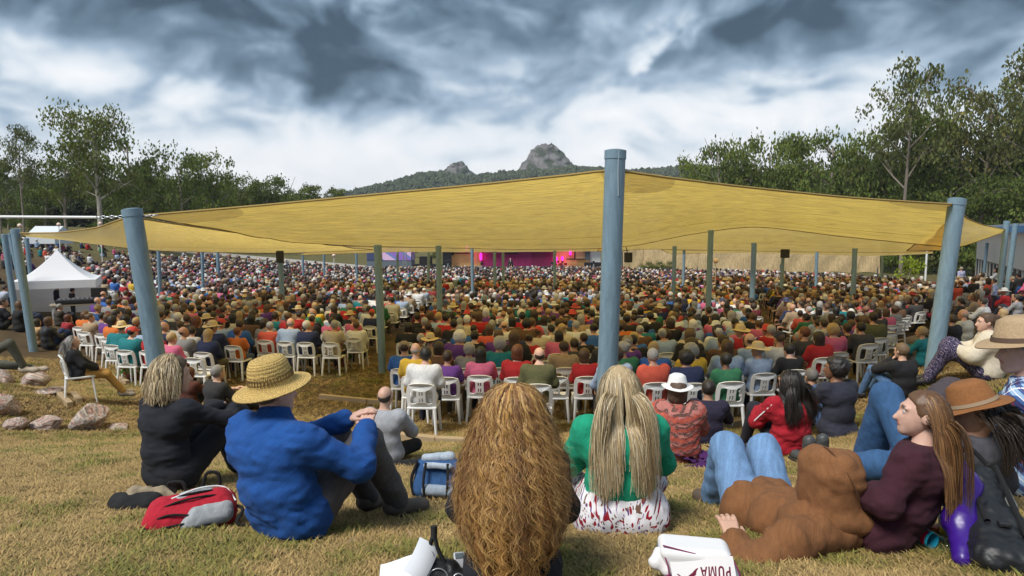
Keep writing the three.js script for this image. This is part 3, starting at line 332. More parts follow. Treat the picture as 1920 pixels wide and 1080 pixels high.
// ---------- white building ----------
{
  const a = at(1831, 470, 42), b = at(1935, 450, 27.5), dir = V(b.x - a.x, 0, b.z - a.z), L = dir.length() + 6; const base = Math.min(G(a.x, a.z), G(b.x, b.z)) - 0.3, yaw = Math.atan2(-dir.z, dir.x);
  const t = thing('building', 'low white weatherboard building with blue roof edge at far right', 'building', [a.x, base, a.z], yaw); const H = at(1831, 440, 42).y - base + 0.15, wall = mat([0.82, 0.78, 0.68], 0.8), fr = mat([0.75, 0.74, 0.7], 0.6), glass = new THREE.MeshPhysicalMaterial({ color: lin(0.05, 0.06, 0.065), roughness: 0.35, metalness: 0, specularIntensity: 0.3 }), curt = mat([0.45, 0.47, 0.42], 0.9);
  // local x along the wall toward the camera, local +z faces the audience side
  const z = -1, s0 = 1.15, s1 = 2.5; part(t, 'lower_wall', box(L, s0, 6, L / 2, s0 / 2, 3 * -z * -1), wall); part(t, 'upper_wall', box(L, H - s1, 6, L / 2, (H + s1) / 2, 3 * z), wall); part(t, 'inner_wall', box(L - 0.2, s1 - s0, 5.4, L / 2, (s0 + s1) / 2, 3.2 * z), mat([0.2, 0.2, 0.2], 0.9));
  for (let k = 0; k * 1.15 < L; k++) { const x = k * 1.15; part(t, 'mullion', box(0.12, s1 - s0, 0.2, x + 0.06, (s0 + s1) / 2, 0.1 * z), fr); const w = part(t, 'window', box(1.0, s1 - s0, 0.03, x + 0.63, (s0 + s1) / 2, 0.045 * z), k % 3 == 1 ? curt : glass); part(w, 'frame', merge([box(1.02, 0.06, 0.05, x + 0.63, s0 + 0.03, 0.02 * z), box(1.02, 0.06, 0.05, x + 0.63, s1 - 0.03, 0.02 * z), box(0.05, s1 - s0 - 0.12, 0.05, x + 0.63, (s0 + s1) / 2, 0.02 * z)]), mat([0.12, 0.12, 0.13], 0.5)); }
  for (let k = 0; k < 12; k++) part(t, 'cover_batten', box(0.05, s0, 0.03, 0.4 + k * L / 12, s0 / 2, -0.015 * z), wall);
  part(t, 'fascia', box(L + 0.8, 0.28, 7, L / 2, H + 0.14, 2.8 * z), mat([0.06, 0.2, 0.42], 0.5)); part(t, 'roof', box(L + 0.6, 0.1, 6.8, L / 2, H + 0.33, 2.8 * z), mat([0.4, 0.42, 0.44], 0.5, { metalness: 0.3 }));
}
// ---------- white marquee with mixing desk ----------
{
  const D = 25, g = gp(108, D), t = thing('marquee', 'white peaked canopy tent over the mixing desk at left', 'marquee', [g.x, g.y, g.z], 0.5); const w = 1.3, e = at(108, 522, D).y - g.y, pk = at(98, 468, D).y - g.y, wm = new THREE.MeshPhysicalMaterial({ color: lin(0.9, 0.89, 0.9), roughness: 0.7, transmission: 0.25, thickness: 0, side: THREE.DoubleSide });
  const P = [], I = [], n = 14, m = 24; for (let j = 0; j <= n; j++) for (let i = 0; i < m * 4; i++) { const s = i / m, k = Math.floor(s), f = s - k, c = [[-w, -w], [w, -w], [w, w], [-w, w], [-w, -w]], x = lerp(c[k][0], c[k + 1][0], f), z = lerp(c[k][1], c[k + 1][1], f), q = j / n; P.push(x * q, e + (pk - e) * Math.pow(1 - q, 1.55), z * q); } for (let j = 0; j < n; j++) for (let i = 0; i < m * 4; i++) { const b = (i + 1) % (m * 4); I.push(j * m * 4 + i, j * m * 4 + b, (j + 1) * m * 4 + i, j * m * 4 + b, (j + 1) * m * 4 + b, (j + 1) * m * 4 + i); } const rg = new THREE.BufferGeometry(); rg.setAttribute('position', new THREE.Float32BufferAttribute(P, 3)); rg.setIndex(I); rg.computeVertexNormals(); part(t, 'roof', rg, wm);
  for (const [x, z, a] of [[0, w, 0], [0, -w, 0], [w, 0, 1], [-w, 0, 1]]) { const v = part(t, 'valance', box(a ? 0.02 : w * 2 + 0.03, 0.3, a ? w * 2 + 0.03 : 0.02, x * 1.01, e - 0.15, z * 1.01), wm); }
  for (const [x, z] of [[-w, -w], [w, -w], [w, w], [-w, w]]) part(t, 'leg', cyl(0.03, 0.03, [x * 0.97, -0.1, z * 0.97], [x * 0.97, e, z * 0.97], 8), white);
  part(t, 'back_sheet', box(w * 1.94, e - 0.3, 0.015, 0, (e - 0.3) / 2, -w * 0.97), wm); part(t, 'side_sheet', box(0.015, e - 0.3, w * 1.9, -w * 0.97, (e - 0.3) / 2, 0), wm);
  const dk = gp(148, 23.4), d = thing('mixing_desk', 'black sound mixing desk on trestle by the white marquee', 'mixing desk', [dk.x, dk.y, dk.z], 0.55); part(d, 'console', rbox(1.5, 0.16, 0.75, 0.04, 0, 0.88, 0), black); part(d, 'monitor', rbox(0.5, 0.34, 0.05, 0.02, 0.55, 1.15, -0.1), black); for (let k = 0; k < 10; k++) part(d, 'fader_strip', box(0.05, 0.012, 0.6, -0.66 + k * 0.14, 0.966, 0), mat([0.16, 0.15, 0.17], 0.5)); part(d, 'table_top', box(1.9, 0.04, 0.8, 0, 0.76, 0), mat([0.3, 0.25, 0.18], 0.8)); for (const x of [-0.85, 0.85]) for (const z of [-0.33, 0.33]) part(d, 'leg', box(0.05, 0.75, 0.05, x, 0.375, z), white);
}
{ // globe lamps, far white tent, rocks
  const globe = mat([0.85, 0.62, 0.5], 0.4); [[37, 423, 40, 'leftmost'], [110, 421, 44, 'second'], [188, 419, 48, 'third']].forEach(([px, py, D, w], i) => { const p = at(px, py, D), g = G(p.x, p.z), t = thing('globe_lamp', `white globe lamp on a thin pole above left bank, ${w} from left`, 'lamp', [p.x, g, p.z], 0, 'globe lamps'); part(t, 'globe', new THREE.SphereGeometry(0.13, 16, 12).translate(0, p.y - g, 0), globe); part(t, 'pole', cyl(0.03, 0.03, [0, 0, 0], [0, p.y - g - 0.1, 0], 8), white); });
  for (const [px, py, D, w] of [[1888 - 546, 489, 40, 'in front of the sand coloured fence'], [626, 479, 60, 'beyond the left audience']]) { const p = at(px, py, D), g = G(p.x, p.z), t = thing('globe_lamp', 'white globe lamp on a pole ' + w, 'lamp', [p.x, g, p.z]); part(t, 'globe', new THREE.SphereGeometry(0.16, 16, 12).translate(0, p.y - g, 0), globe); part(t, 'pole', cyl(0.03, 0.03, [0, 0, 0], [0, p.y - g - 0.1, 0], 8), white); }
  const p = gp(70, 70), t = thing('ridge_tent', 'small white ridge tent far away under the left trees', 'tent', [p.x, p.y + 0.6, p.z], 0.4); const sh = new THREE.Shape([new THREE.Vector2(-1.5, 0), new THREE.Vector2(1.5, 0), new THREE.Vector2(1.5, 0.9), new THREE.Vector2(0, 1.9), new THREE.Vector2(-1.5, 0.9)]); part(t, 'canvas', new THREE.ExtrudeGeometry(sh, { depth: 3, bevelEnabled: false }).rotateY(1.2), mat([0.62, 0.66, 0.7], 0.8)); part(t, 'door_flap', box(0.7, 0.9, 0.03, 1.9, 0.45, 0.9), mat([0.2, 0.22, 0.25], 0.9));
}
const rockTex = noiseTex(512, 512, (u, v) => { const a = 0.7 + pn(u, v, 3, 3, 3) * 0.3 + pn(u, v, 14, 11, 8) * 0.2 + pn(u, v, 50, 50, 4) * 0.14, pk = sstep(-0.2, 0.5, pn(u, v, 1.2, 1.5, 14)) * 0.7, wh = sstep(0.1, 0.5, pn(u, v, 2.5, 3, 31)); return [lerp(a * (0.95 + 0.05 * pk), 0.85, wh * 0.5), lerp(a * (0.9 - 0.16 * pk), 0.82, wh * 0.5), lerp(a * (0.86 - 0.2 * pk), 0.78, wh * 0.5)]; });
const rockMat = mat([1, 0.95, 0.92], 0.95, { map: rockTex, bumpMap: rockTex, bumpScale: 0.012 });
function rock(px, py, wpx, hpx, seed, label, flat = 1) {
  const p = onG(px, py), m = -p.z / FPX, W = wpx * m * 0.44, Hh = hpx * m * 0.42, g = new THREE.IcosahedronGeometry(1, 14), a = g.attributes.position, uv = g.attributes.uv;
  for (let i = 0; i < a.count; i++) { const v = V(a.getX(i), a.getY(i), a.getZ(i)); let s = 1; for (let k = 0; k < 9; k++) { const n = V(Math.sin(seed * 7 + k * 2.3), Math.sin(seed * 3 + k * 4.1) * 0.8, Math.cos(seed * 5 + k * 3.7)).normalize(), d = v.dot(n); if (d > 0.66) s = Math.min(s, 0.66 / d + 0.04); } s += 0.1 * fbm3(v.x * 2.2 + seed, v.y * 2.2, v.z * 2.2, 5); a.setXYZ(i, v.x * s * W * 1.12, v.y * s * Hh * 1.15, v.z * s * W * 0.8); uv.setXY(i, (v.x + v.z * 0.4) * 0.5, (v.y + v.z * 0.5) * 0.5); }
  g.deleteAttribute('normal'); const q = mergeVertices(g, 1e-4); q.computeVertexNormals(); const t = topMesh('boulder', q, rockMat, label, 'rock', 'landscape boulders'); t.position.set(p.x, p.y + Hh * 0.55, p.z); t.rotation.y = seed; return t;
}
rock(168, 803, 88, 66, 1.3, 'grey and white boulder beside the woman in black'); rock(66, 726, 78, 44, 2.2, 'pink grey boulder under the reclining legs at left'); rock(8, 722, 44, 52, 3.1, 'rounded boulder cut by left edge, above the pale one'); rock(12, 778, 60, 60, 4.4, 'tan boulder at left edge below the others'); rock(30, 805, 62, 34, 5.5, 'low white streaked rock at lower left edge'); rock(86, 803, 74, 34, 6.1, 'flat brown and white rock left of the grey boulder'); rock(88, 738, 92, 16, 7.7, 'thin flat red stone slab under the pink boulder'); rock(222, 805, 60, 14, 8.8, 'dark low stone behind the woman in black');
{ // timber edges of the seating terraces
  const tim = mat([0.42, 0.31, 0.19], 0.9, { map: weave }); const edge = (pts, label) => { const P = pts.map(([x, y]) => onG(x, y)), t = thing('timber_edge', label, 'timber edging'); for (let i = 0; i < P.length - 1; i++) { const a = P[i], b = P[i + 1], d = b.clone().sub(a), g = rbox(d.length() - 0.01, 0.12, 0.09, 0.012); g.applyQuaternion(new THREE.Quaternion().setFromUnitVectors(V(1, 0, 0), d.clone().normalize())); g.translate((a.x + b.x) / 2, (a.y + b.y) / 2 + 0.035, (a.z + b.z) / 2); part(t, 'sleeper', g, tim); } };
  edge([[700, 818], [820, 832], [940, 838]], 'timber sleeper edge at feet of front row chairs'); edge([[600, 748], [690, 757], [780, 764]], 'short timber sleeper edge across the open lawn'); edge([[1330, 808], [1420, 792], [1500, 768]], 'timber sleeper edge below the right front chairs'); edge([[108, 742], [132, 765]], 'pale timber rail beside the grey boulder'); edge([[138, 744], [150, 757]], 'short pale timber rail beside the grey boulder'); edge([[130, 668], [180, 696], [240, 722]], 'timber edge along the left end chairs');
}
// ---------- implicit shapes ----------
function surfNet(f, mn, mx, h) {
  const nx = Math.ceil((mx[0] - mn[0]) / h) + 1, ny = Math.ceil((mx[1] - mn[1]) / h) + 1, nz = Math.ceil((mx[2] - mn[2]) / h) + 1, val = new Float32Array(nx * ny * nz), B = 4, lim = B * h * 0.9 + 0.045;
  for (let bz = 0; bz < nz; bz += B) for (let by = 0; by < ny; by += B) for (let bx = 0; bx < nx; bx += B) {
    const c = f(mn[0] + (bx + 1.5) * h, mn[1] + (by + 1.5) * h, mn[2] + (bz + 1.5) * h), far = Math.abs(c) > lim;
    for (let z = bz; z < Math.min(bz + B, nz); z++) for (let y = by; y < Math.min(by + B, ny); y++) for (let x = bx; x < Math.min(bx + B, nx); x++) val[(z * ny + y) * nx + x] = far ? c : f(mn[0] + x * h, mn[1] + y * h, mn[2] + z * h);
  }
  const id = new Int32Array(nx * ny * nz).fill(-1), P = [], I = []; const off = [0, 1, nx, nx + 1, nx * ny, nx * ny + 1, nx * ny + nx, nx * ny + nx + 1], E = [[0, 1], [2, 3], [4, 5], [6, 7], [0, 2], [1, 3], [4, 6], [5, 7], [0, 4], [1, 5], [2, 6], [3, 7]];
  for (let z = 0; z < nz - 1; z++) for (let y = 0; y < ny - 1; y++) for (let x = 0; x < nx - 1; x++) {
    const k = (z * ny + y) * nx + x; let m = 0; for (let c = 0; c < 8; c++) if (val[k + off[c]] < 0) m |= 1 << c; if (m === 0 || m === 255) continue;
    let sx = 0, sy = 0, sz = 0, n = 0; for (const [a, b] of E) { const va = val[k + off[a]], vb = val[k + off[b]]; if ((va < 0) === (vb < 0)) continue; const t = va / (va - vb); sx += (a & 1) + t * ((b & 1) - (a & 1)); sy += ((a >> 1) & 1) + t * (((b >> 1) & 1) - ((a >> 1) & 1)); sz += (a >> 2) + t * ((b >> 2) - (a >> 2)); n++; }
    id[k] = P.length / 3; P.push(mn[0] + (x + sx / n) * h, mn[1] + (y + sy / n) * h, mn[2] + (z + sz / n) * h);
  }
  const q = (a, b, c, d, s) => { if (a < 0 || b < 0 || c < 0 || d < 0) return; if (s) I.push(a, b, c, a, c, d); else I.push(a, c, b, a, d, c); };
  const sx = 1, sy = nx, sz = nx * ny;
  for (let z = 1; z < nz - 1; z++) for (let y = 1; y < ny - 1; y++) for (let x = 1; x < nx - 1; x++) { const k = (z * ny + y) * nx + x, v = val[k] < 0; if (v !== val[k + sx] < 0) q(id[k], id[k - sy], id[k - sy - sz], id[k - sz], !v); if (v !== val[k + sy] < 0) q(id[k], id[k - sz], id[k - sx - sz], id[k - sx], !v); if (v !== val[k + sz] < 0) q(id[k], id[k - sx], id[k - sx - sy], id[k - sy], !v); }
  const g = new THREE.BufferGeometry(); g.setAttribute('position', new THREE.Float32BufferAttribute(P, 3)); const uv = new Float32Array(P.length / 3 * 2); for (let i = 0; i < P.length / 3; i++) { uv[i * 2] = P[i * 3] + P[i * 3 + 2] * 0.45; uv[i * 2 + 1] = P[i * 3 + 1] + P[i * 3 + 2] * 0.8; } g.setAttribute('uv', new THREE.BufferAttribute(uv, 2)); g.setIndex(I); g.computeVertexNormals(); return g;
}
const smin = (a, b, k) => { const h = Math.max(k - Math.abs(a - b), 0) / k; return Math.min(a, b) - h * h * k * 0.25; };
const smax = (a, b, k) => -smin(-a, -b, k);
// list of tapered capsules [ax,ay,az,bx,by,bz,ra,rb]
function capF(list, k) { const n = list.length, A = new Float64Array(n * 9); list.forEach((c, i) => { A.set(c.slice(0, 8), i * 9); const dx = c[3] - c[0], dy = c[4] - c[1], dz = c[5] - c[2]; A[i * 9 + 8] = 1 / Math.max(dx * dx + dy * dy + dz * dz, 1e-9); });
  return (x, y, z) => { let d = 9; for (let i = 0; i < n; i++) { const o = i * 9, px = x - A[o], py = y - A[o + 1], pz = z - A[o + 2], bx = A[o + 3] - A[o], by = A[o + 4] - A[o + 1], bz = A[o + 5] - A[o + 2]; let t = (px * bx + py * by + pz * bz) * A[o + 8]; t = t < 0 ? 0 : t > 1 ? 1 : t; const qx = px - bx * t, qy = py - by * t, qz = pz - bz * t, e = Math.sqrt(qx * qx + qy * qy + qz * qz) - (A[o + 6] + (A[o + 7] - A[o + 6]) * t); d = smin(d, e, k); } return d; }; }
function bounds(list, pad) { const mn = [9, 9, 9], mx = [-9, -9, -9]; for (const c of list) for (let a = 0; a < 3; a++) { mn[a] = Math.min(mn[a], c[a] - c[6] - pad, c[a + 3] - c[7] - pad); mx[a] = Math.max(mx[a], c[a] + c[6] + pad, c[a + 3] + c[7] + pad); } return [mn, mx]; }
const v3 = (a) => V(a[0], a[1], a[2]);
const mirror = a => [-a[0], a[1], a[2]];
// ---------- joints: the person faces -z, sits or stands at the origin ----------
const POSES = {
  ground: { pelvis: [0, 0.12, 0], waist: [0, 0.27, 0.03], chest: [0, 0.45, 0.02], neck: [0, 0.6, -0.02], head: [0, 0.745, -0.045], sh: [0.175, 0.535, 0.0], el: [0.26, 0.33, -0.17], wr: [0.1, 0.4, -0.4], hip: [0.09, 0.12, -0.02], kn: [0.14, 0.46, -0.42], an: [0.12, 0.1, -0.64] },
  chair: { pelvis: [0, 0.54, 0], waist: [0, 0.69, 0.02], chest: [0, 0.87, 0.01], neck: [0, 1.02, -0.02], head: [0, 1.165, -0.045], sh: [0.175, 0.955, 0.0], el: [0.25, 0.74, -0.08], wr: [0.1, 0.62, -0.3], hip: [0.09, 0.53, -0.02], kn: [0.12, 0.52, -0.44], an: [0.12, 0.1, -0.46] },
  stand: { pelvis: [0, 0.93, 0], waist: [0, 1.07, 0.01], chest: [0, 1.26, 0.01], neck: [0, 1.43, -0.01], head: [0, 1.58, -0.035], sh: [0.18, 1.37, 0.0], el: [0.24, 1.1, 0.03], wr: [0.22, 0.87, -0.08], hip: [0.09, 0.92, 0], kn: [0.1, 0.5, -0.02], an: [0.11, 0.09, 0.02] },
};
function rig(pose, over = {}) { // fills in left and right joints
  const b = { ...POSES[pose] }, J = {}; for (const k of ['pelvis', 'waist', 'chest', 'neck', 'head']) J[k] = over[k] || b[k];
  for (const k of ['sh', 'el', 'wr', 'hip', 'kn', 'an']) { J[k + 'R'] = over[k + 'R'] || over[k] || b[k]; J[k + 'L'] = over[k + 'L'] || (over[k] ? mirror(over[k]) : over[k + 'R'] && false ? 0 : mirror(b[k])); }
  for (const s of ['R', 'L']) { if (over['toe' + s]) J['toe' + s] = over['toe' + s]; else { const a = J['an' + s], k = J['kn' + s], f = V(a[0] - J.pelvis[0], 0, a[2] - J.pelvis[2]); if (f.length() < 0.15) f.set(0, 0, -1); f.normalize(); J['toe' + s] = [a[0] + f.x * 0.15, a[1] - 0.055, a[2] + f.z * 0.15]; } }
  J.headYaw = over.headYaw || 0; J.headPitch = over.headPitch || 0; J.headRoll = over.headRoll || 0; return J;
}
function torsoCaps(J, b, t, female) {
  const lat = (p, w, r) => { const s = V(J.shR[0] - J.shL[0], J.shR[1] - J.shL[1], J.shR[2] - J.shL[2]), h = V(J.hipR[0] - J.hipL[0], J.hipR[1] - J.hipL[1], J.hipR[2] - J.hipL[2]); return s; };
  const sd = V(J.shR[0] - J.shL[0], J.shR[1] - J.shL[1], J.shR[2] - J.shL[2]).normalize(), hd = V(J.hipR[0] - J.hipL[0], J.hipR[1] - J.hipL[1], J.hipR[2] - J.hipL[2]).normalize(), md = sd.clone().add(hd).normalize();
  const pair = (p, d, w, r) => [p[0] - d.x * w, p[1] - d.y * w, p[2] - d.z * w, p[0] + d.x * w, p[1] + d.y * w, p[2] + d.z * w, r + t, r + t];
  const seg = (a, c, ra, rc) => [...a, ...c, ra + t, rc + t];
  return [pair(J.pelvis, hd, 0.085 * b, (female ? 0.125 : 0.115) * b), pair(J.waist, md, 0.065 * b, 0.105 * b), pair(J.chest, sd, 0.085 * b, 0.11 * b), seg(J.pelvis, J.waist, 0.11 * b, 0.1 * b), seg(J.waist, J.chest, 0.105 * b, 0.115 * b), seg(J.shL, J.shR, 0.062 * b, 0.062 * b), seg([J.chest[0], J.chest[1] + 0.06, J.chest[2]], J.neck, 0.09, 0.052)];
}
function armCaps(J, s, b, t, len = 1) { const w = J['wr' + s], e = J['el' + s], f = len < 1 ? V(...e).lerp(V(...J['sh' + s]), 1 - len * 2 < 0 ? 0 : 1 - len * 2).toArray() : null; return len > 0.9 ? [[...J['sh' + s], ...e, 0.052 * b + t, 0.042 * b + t], [...e, ...V(...e).lerp(V(...w), len >= 1 ? 0.94 : 0.7).toArray(), 0.042 * b + t, 0.031 * b + t]] : [[...J['sh' + s], ...V(...J['sh' + s]).lerp(V(...e), 0.68).toArray(), 0.054 * b + t, 0.052 * b + t * 1.3]]; }
function legCaps(J, s, b, t, flare = 0) { const k = J['kn' + s], a = J['an' + s]; return [[...J['hip' + s], ...k, 0.085 * b + t, 0.056 * b + t], [...k, ...V(...k).lerp(V(...a), 0.95).toArray(), 0.055 * b + t, 0.04 * b + t + flare]]; }
const HEADQ = J => new THREE.Quaternion().setFromEuler(new THREE.Euler(J.headPitch, J.headYaw, J.headRoll, 'YXZ'));
// head field in its own frame: centre of the skull at the origin, face towards -z
function headF(x, y, z) {
  const el = (cx, cy, cz, rx, ry, rz) => { const a = (x - cx) / rx, b = (y - cy) / ry, c = (z - cz) / rz, k = Math.sqrt(a * a + b * b + c * c); return (k - 1) * Math.min(rx, ry, rz); };
  const ax = Math.abs(x); let d = el(0, 0.025, 0.012, 0.077, 0.093, 0.096); d = smin(d, el(0, -0.045, -0.03, 0.058, 0.075, 0.066), 0.04); d = smin(d, el(0, -0.098, -0.066, 0.024, 0.02, 0.022), 0.03);
  const nt = clamp((0.012 - y) / 0.05, 0, 1), nz = -0.086 - nt * 0.024, nose = Math.hypot(x, (y < -0.038 ? y + 0.038 : y > 0.012 ? y - 0.012 : 0), z - nz) - (0.008 + nt * 0.007); d = smin(d, nose, 0.016);
  d = smin(d, el(0, 0.027, -0.083, 0.05, 0.01, 0.012), 0.025); const sock = Math.hypot(ax - 0.031, y - 0.008, z + 0.097) - 0.017; d = smax(d, -sock, 0.016); const eye = Math.hypot(ax - 0.031, y - 0.006, z + 0.078) - 0.0125; d = Math.min(d, eye);
  d = smin(d, Math.hypot(x * 0.5, (y + 0.062) * 1.3, z + 0.09) - 0.0105, 0.01); const mouth = Math.hypot(Math.max(ax - 0.02, 0), y + 0.062, z + 0.103) - 0.0035; d = smax(d, -mouth, 0.006);
  const ear = (() => { const a = (ax - 0.079) / 0.013, b = (y + 0.002) / 0.032, c = (z - 0.012) / 0.02, k = Math.sqrt(a * a + b * b + c * c); return (k - 1) * 0.013; })(); d = smin(d, ear, 0.012); return d;
}
function headGeo(J, cell, skin, scale = 1) { const g = surfNet((x, y, z) => headF(x / scale, y / scale, z / scale) * scale, [-0.11, -0.14, -0.14], [0.11, 0.14, 0.13], cell), p = g.attributes.position, n = p.count, C = new Float32Array(n * 3); for (let i = 0; i < n; i++) { const x = Math.abs(p.getX(i)), y = p.getY(i), z = p.getZ(i); let c = skin.map((v, k) => v * (1 + 0.12 * N3(p.getX(i) * 40, y * 40, z * 40))); if (z < -0.08 && Math.hypot(x - 0.031, y - 0.006) < 0.0125) { c = Math.hypot(x - 0.031, y - 0.006) < 0.006 ? [0.02, 0.015, 0.01] : [0.6, 0.57, 0.54]; } else if (z < -0.08 && Math.abs(y - 0.032) < 0.006 && x > 0.013 && x < 0.05) c = skin.map(v => v * 0.3); else if (z < -0.08 && Math.abs(y + 0.062) < 0.0095 && x < 0.024) c = [skin[0] * 0.85, skin[1] * 0.55, skin[2] * 0.55]; C.set(c, i * 3); } g.setAttribute('color', new THREE.BufferAttribute(C, 3)); g.applyQuaternion(HEADQ(J)); g.translate(...J.head); return g; }
// hand: palm, four fingers and a thumb, curled by "curl"
function handCaps(J, s, curl = 0.5, spread = 0.3) {
  const w = V(...J['wr' + s]), e = V(...J['el' + s]), dir = (J['hand' + s] ? V(...J['hand' + s]) : w.clone().sub(e)).normalize(), sg = s === 'R' ? 1 : -1; let pn_ = J['palm' + s] ? V(...J['palm' + s]).normalize() : V(0, -1, 0); pn_.addScaledVector(dir, -pn_.dot(dir)).normalize(); const side = dir.clone().cross(pn_).normalize(); if (side.x * sg > 0) side.negate(); // side: towards the thumb (inwards)
  const L = [], P = (f, sd, p) => w.clone().addScaledVector(dir, f).addScaledVector(side, sd).addScaledVector(pn_, p), cap = (a, b, ra, rb) => L.push([a.x, a.y, a.z, b.x, b.y, b.z, ra, rb]);
  for (const q of [-0.026, -0.009, 0.009, 0.026]) cap(P(0.005, q * 0.7, 0), P(0.082, q, 0), 0.015, 0.0125);
  const len = [0.066, 0.078, 0.085, 0.076]; [-0.03, -0.01, 0.01, 0.03].forEach((q, i) => { let a = P(0.084, q, 0), ang = 0; for (let k = 0; k < 3; k++) { ang += curl * (k ? 0.75 : 0.5); const l = len[i] * [0.45, 0.32, 0.23][k], b = a.clone().addScaledVector(dir, Math.cos(ang) * l).addScaledVector(pn_, Math.sin(ang) * l).addScaledVector(side, q * spread * 0.25); cap(a, b, 0.0092 - k * 0.0009, 0.0086 - k * 0.001); a = b; } });
  const t0 = P(0.022, 0.03, 0.004), t1 = P(0.055, 0.052, 0.014), t2 = P(0.085, 0.056, 0.02 + curl * 0.012); cap(t0, t1, 0.0135, 0.0105); cap(t1, t2, 0.0105, 0.0085); return L;
}
const SKINS = [[0.5, 0.27, 0.18], [0.58, 0.35, 0.25], [0.42, 0.22, 0.14], [0.2, 0.09, 0.05], [0.62, 0.38, 0.29]];
const skinMat = mat('#ffffff', 0.55, { vertexColors: true });
const cloth = noiseTex(256, 256, (u, v) => { const a = 0.93 + pn(u, v, 50, 50, 3) * 0.12 + pn(u, v, 3, 3, 7) * 0.08; return [a, a, a]; }), clothBump = noiseTex(256, 256, (u, v) => { const a = 0.5 + pn(u, v, 45, 45, 9) * 0.7; return [a, a, a]; }, false); cloth.repeat.set(3, 3); clothBump.repeat.set(3, 3);
const fab = (c, ex = {}) => mat(c, ex.rough || 0.92, { map: cloth, bumpMap: clothBump, bumpScale: 0.003, ...Object.fromEntries(Object.entries(ex).filter(([k]) => k !== 'rough')) });
function bodyGeo(J, o) {
  const b = o.bulk || 1, cell = Math.max(0.022, (o.cell || 0.012) * 1.5), caps = [...torsoCaps(J, b, 0, o.female), ...armCaps(J, 'R', b, 0), ...armCaps(J, 'L', b, 0), ...legCaps(J, 'R', b, 0), ...legCaps(J, 'L', b, 0)];
  for (const s of ['R', 'L']) { const e = J['el' + s], w = J['wr' + s]; caps.push([...V(...e).lerp(V(...w), 0.6).toArray(), ...w, 0.034 * b, 0.026]); caps.push([...J['an' + s], ...J['toe' + s], 0.038, 0.03]); const q = HEADQ(J); }
  const hb = V(0, -0.05, 0.03).applyQuaternion(HEADQ(J)).add(V(...J.head)); caps.push([...J.neck, hb.x, hb.y, hb.z, 0.052 * (o.female ? 0.92 : 1.05), 0.05]);
  const F = capF(caps, 0.03), [mn, mx] = bounds(caps, 0.03), gs = [], skin = o.skin || SKINS[0]; const g = surfNet(F, mn, mx, cell); colorGeo(g, skin); gs.push(g);
  gs.push(headGeo(J, o.headCell || 0.0085, skin, 1));
  if (!o.lowHands) for (const s of ['R', 'L']) { if (o.noHand === s || o.noHand === 'RL') continue; const L = handCaps(J, s, (o.curl && o.curl[s]) ?? 0.5), [a, c] = bounds(L, 0.02); gs.push(colorGeo(surfNet(capF(L, 0.007), a, c, o.handCell || 0.0058), skin)); }
  else for (const s of ['R', 'L']) { const w = V(...J['wr' + s]), d = w.clone().sub(V(...J['el' + s])).normalize().multiplyScalar(0.1).add(w), L = [[...w.toArray(), ...d.toArray(), 0.03, 0.03]], [a, c] = bounds(L, 0.03); gs.push(colorGeo(surfNet(capF(L, 0.01), a, c, cell), skin)); }
  const gg = gs.map(x => { const y = x.toNonIndexed ? x : x; return y; }); return { geo: mergeGeometries(gg), F };
}
function wrinkle(amp, f, seed, str = [1, 1, 1]) { return (x, y, z) => amp * (0.55 * N3(x * f * str[0] + seed, y * f * str[1], z * f * str[2]) - 1.5 * (Math.abs(N3(x * f * 0.9 * str[0] + y * f * 0.35, y * f * 1.1 * str[1] + seed, z * f * 0.9 * str[2] - y * f * 0.3)) - 0.2) + 0.35 * N3(x * f * 2.5 * str[0], y * f * 2.5 * str[1] + seed, z * f * 2.5 * str[2])); }
function topGeo(J, o) { // sweater, shirt or jacket
  const b = o.bulk || 1, t = o.t ?? 0.016, caps = [...torsoCaps(J, b, t, o.female).slice(0, 6), ...armCaps(J, 'R', b, t, o.sleeve ?? 1), ...armCaps(J, 'L', b, t, o.sleeve ?? 1)], n = V(...J.neck), up = n.clone().sub(V(...J.chest)).normalize();
  const nb = n.clone().addScaledVector(up, o.collar ?? 0); caps.push([J.chest[0], J.chest[1] + 0.05, J.chest[2], nb.x, nb.y, nb.z, 0.095 + t * 0.5, 0.06 + t * 0.6]);
  if (o.extra) caps.push(...o.extra);
  const hem = o.hem ?? 0.06, F = capF(caps, o.k || 0.045), W = wrinkle(o.wr ?? 0.006, o.wf || 11, o.seed || 1, o.ws || [1, 1.6, 1]), P = V(...J.pelvis), pu = V(...J.waist).sub(P).normalize(), [mn, mx] = bounds(caps, 0.045 + (o.k || 0.045) * 0.6);
  return surfNet((x, y, z) => { let d = F(x, y, z); if (Math.abs(d) < 0.06) d += W(x, y, z); const h = -((x - P.x) * pu.x + (y - P.y) * pu.y + (z - P.z) * pu.z) - hem; d = smax(d, h, 0.02); const c = (x - nb.x) * up.x + (y - nb.y) * up.y + (z - nb.z) * up.z; if (Math.hypot(x - nb.x, y - nb.y, z - nb.z) < 0.13) d = smax(d, c, 0.012); return d; }, mn, mx, (o.cell || 0.012) * 1.15);
}
function legsGeo(J, o) { const b = o.bulk || 1, t = o.t ?? 0.016, hd = torsoCaps(J, b, t * 0.6, o.female), caps = [hd[0], [...J.pelvis, ...V(...J.pelvis).lerp(V(...J.waist), 0.5).toArray(), 0.1 * b, 0.09 * b], ...legCaps(J, 'R', b, t, o.flare), ...legCaps(J, 'L', b, t, o.flare)], F = capF(caps, 0.035), W = wrinkle(o.wr ?? 0.005, 12, o.seed || 3), [mn, mx] = bounds(caps, 0.03); return surfNet((x, y, z) => { const d = F(x, y, z); return Math.abs(d) < 0.05 ? d + W(x, y, z) : d; }, mn, mx, (o.cell || 0.012) * 1.45); }
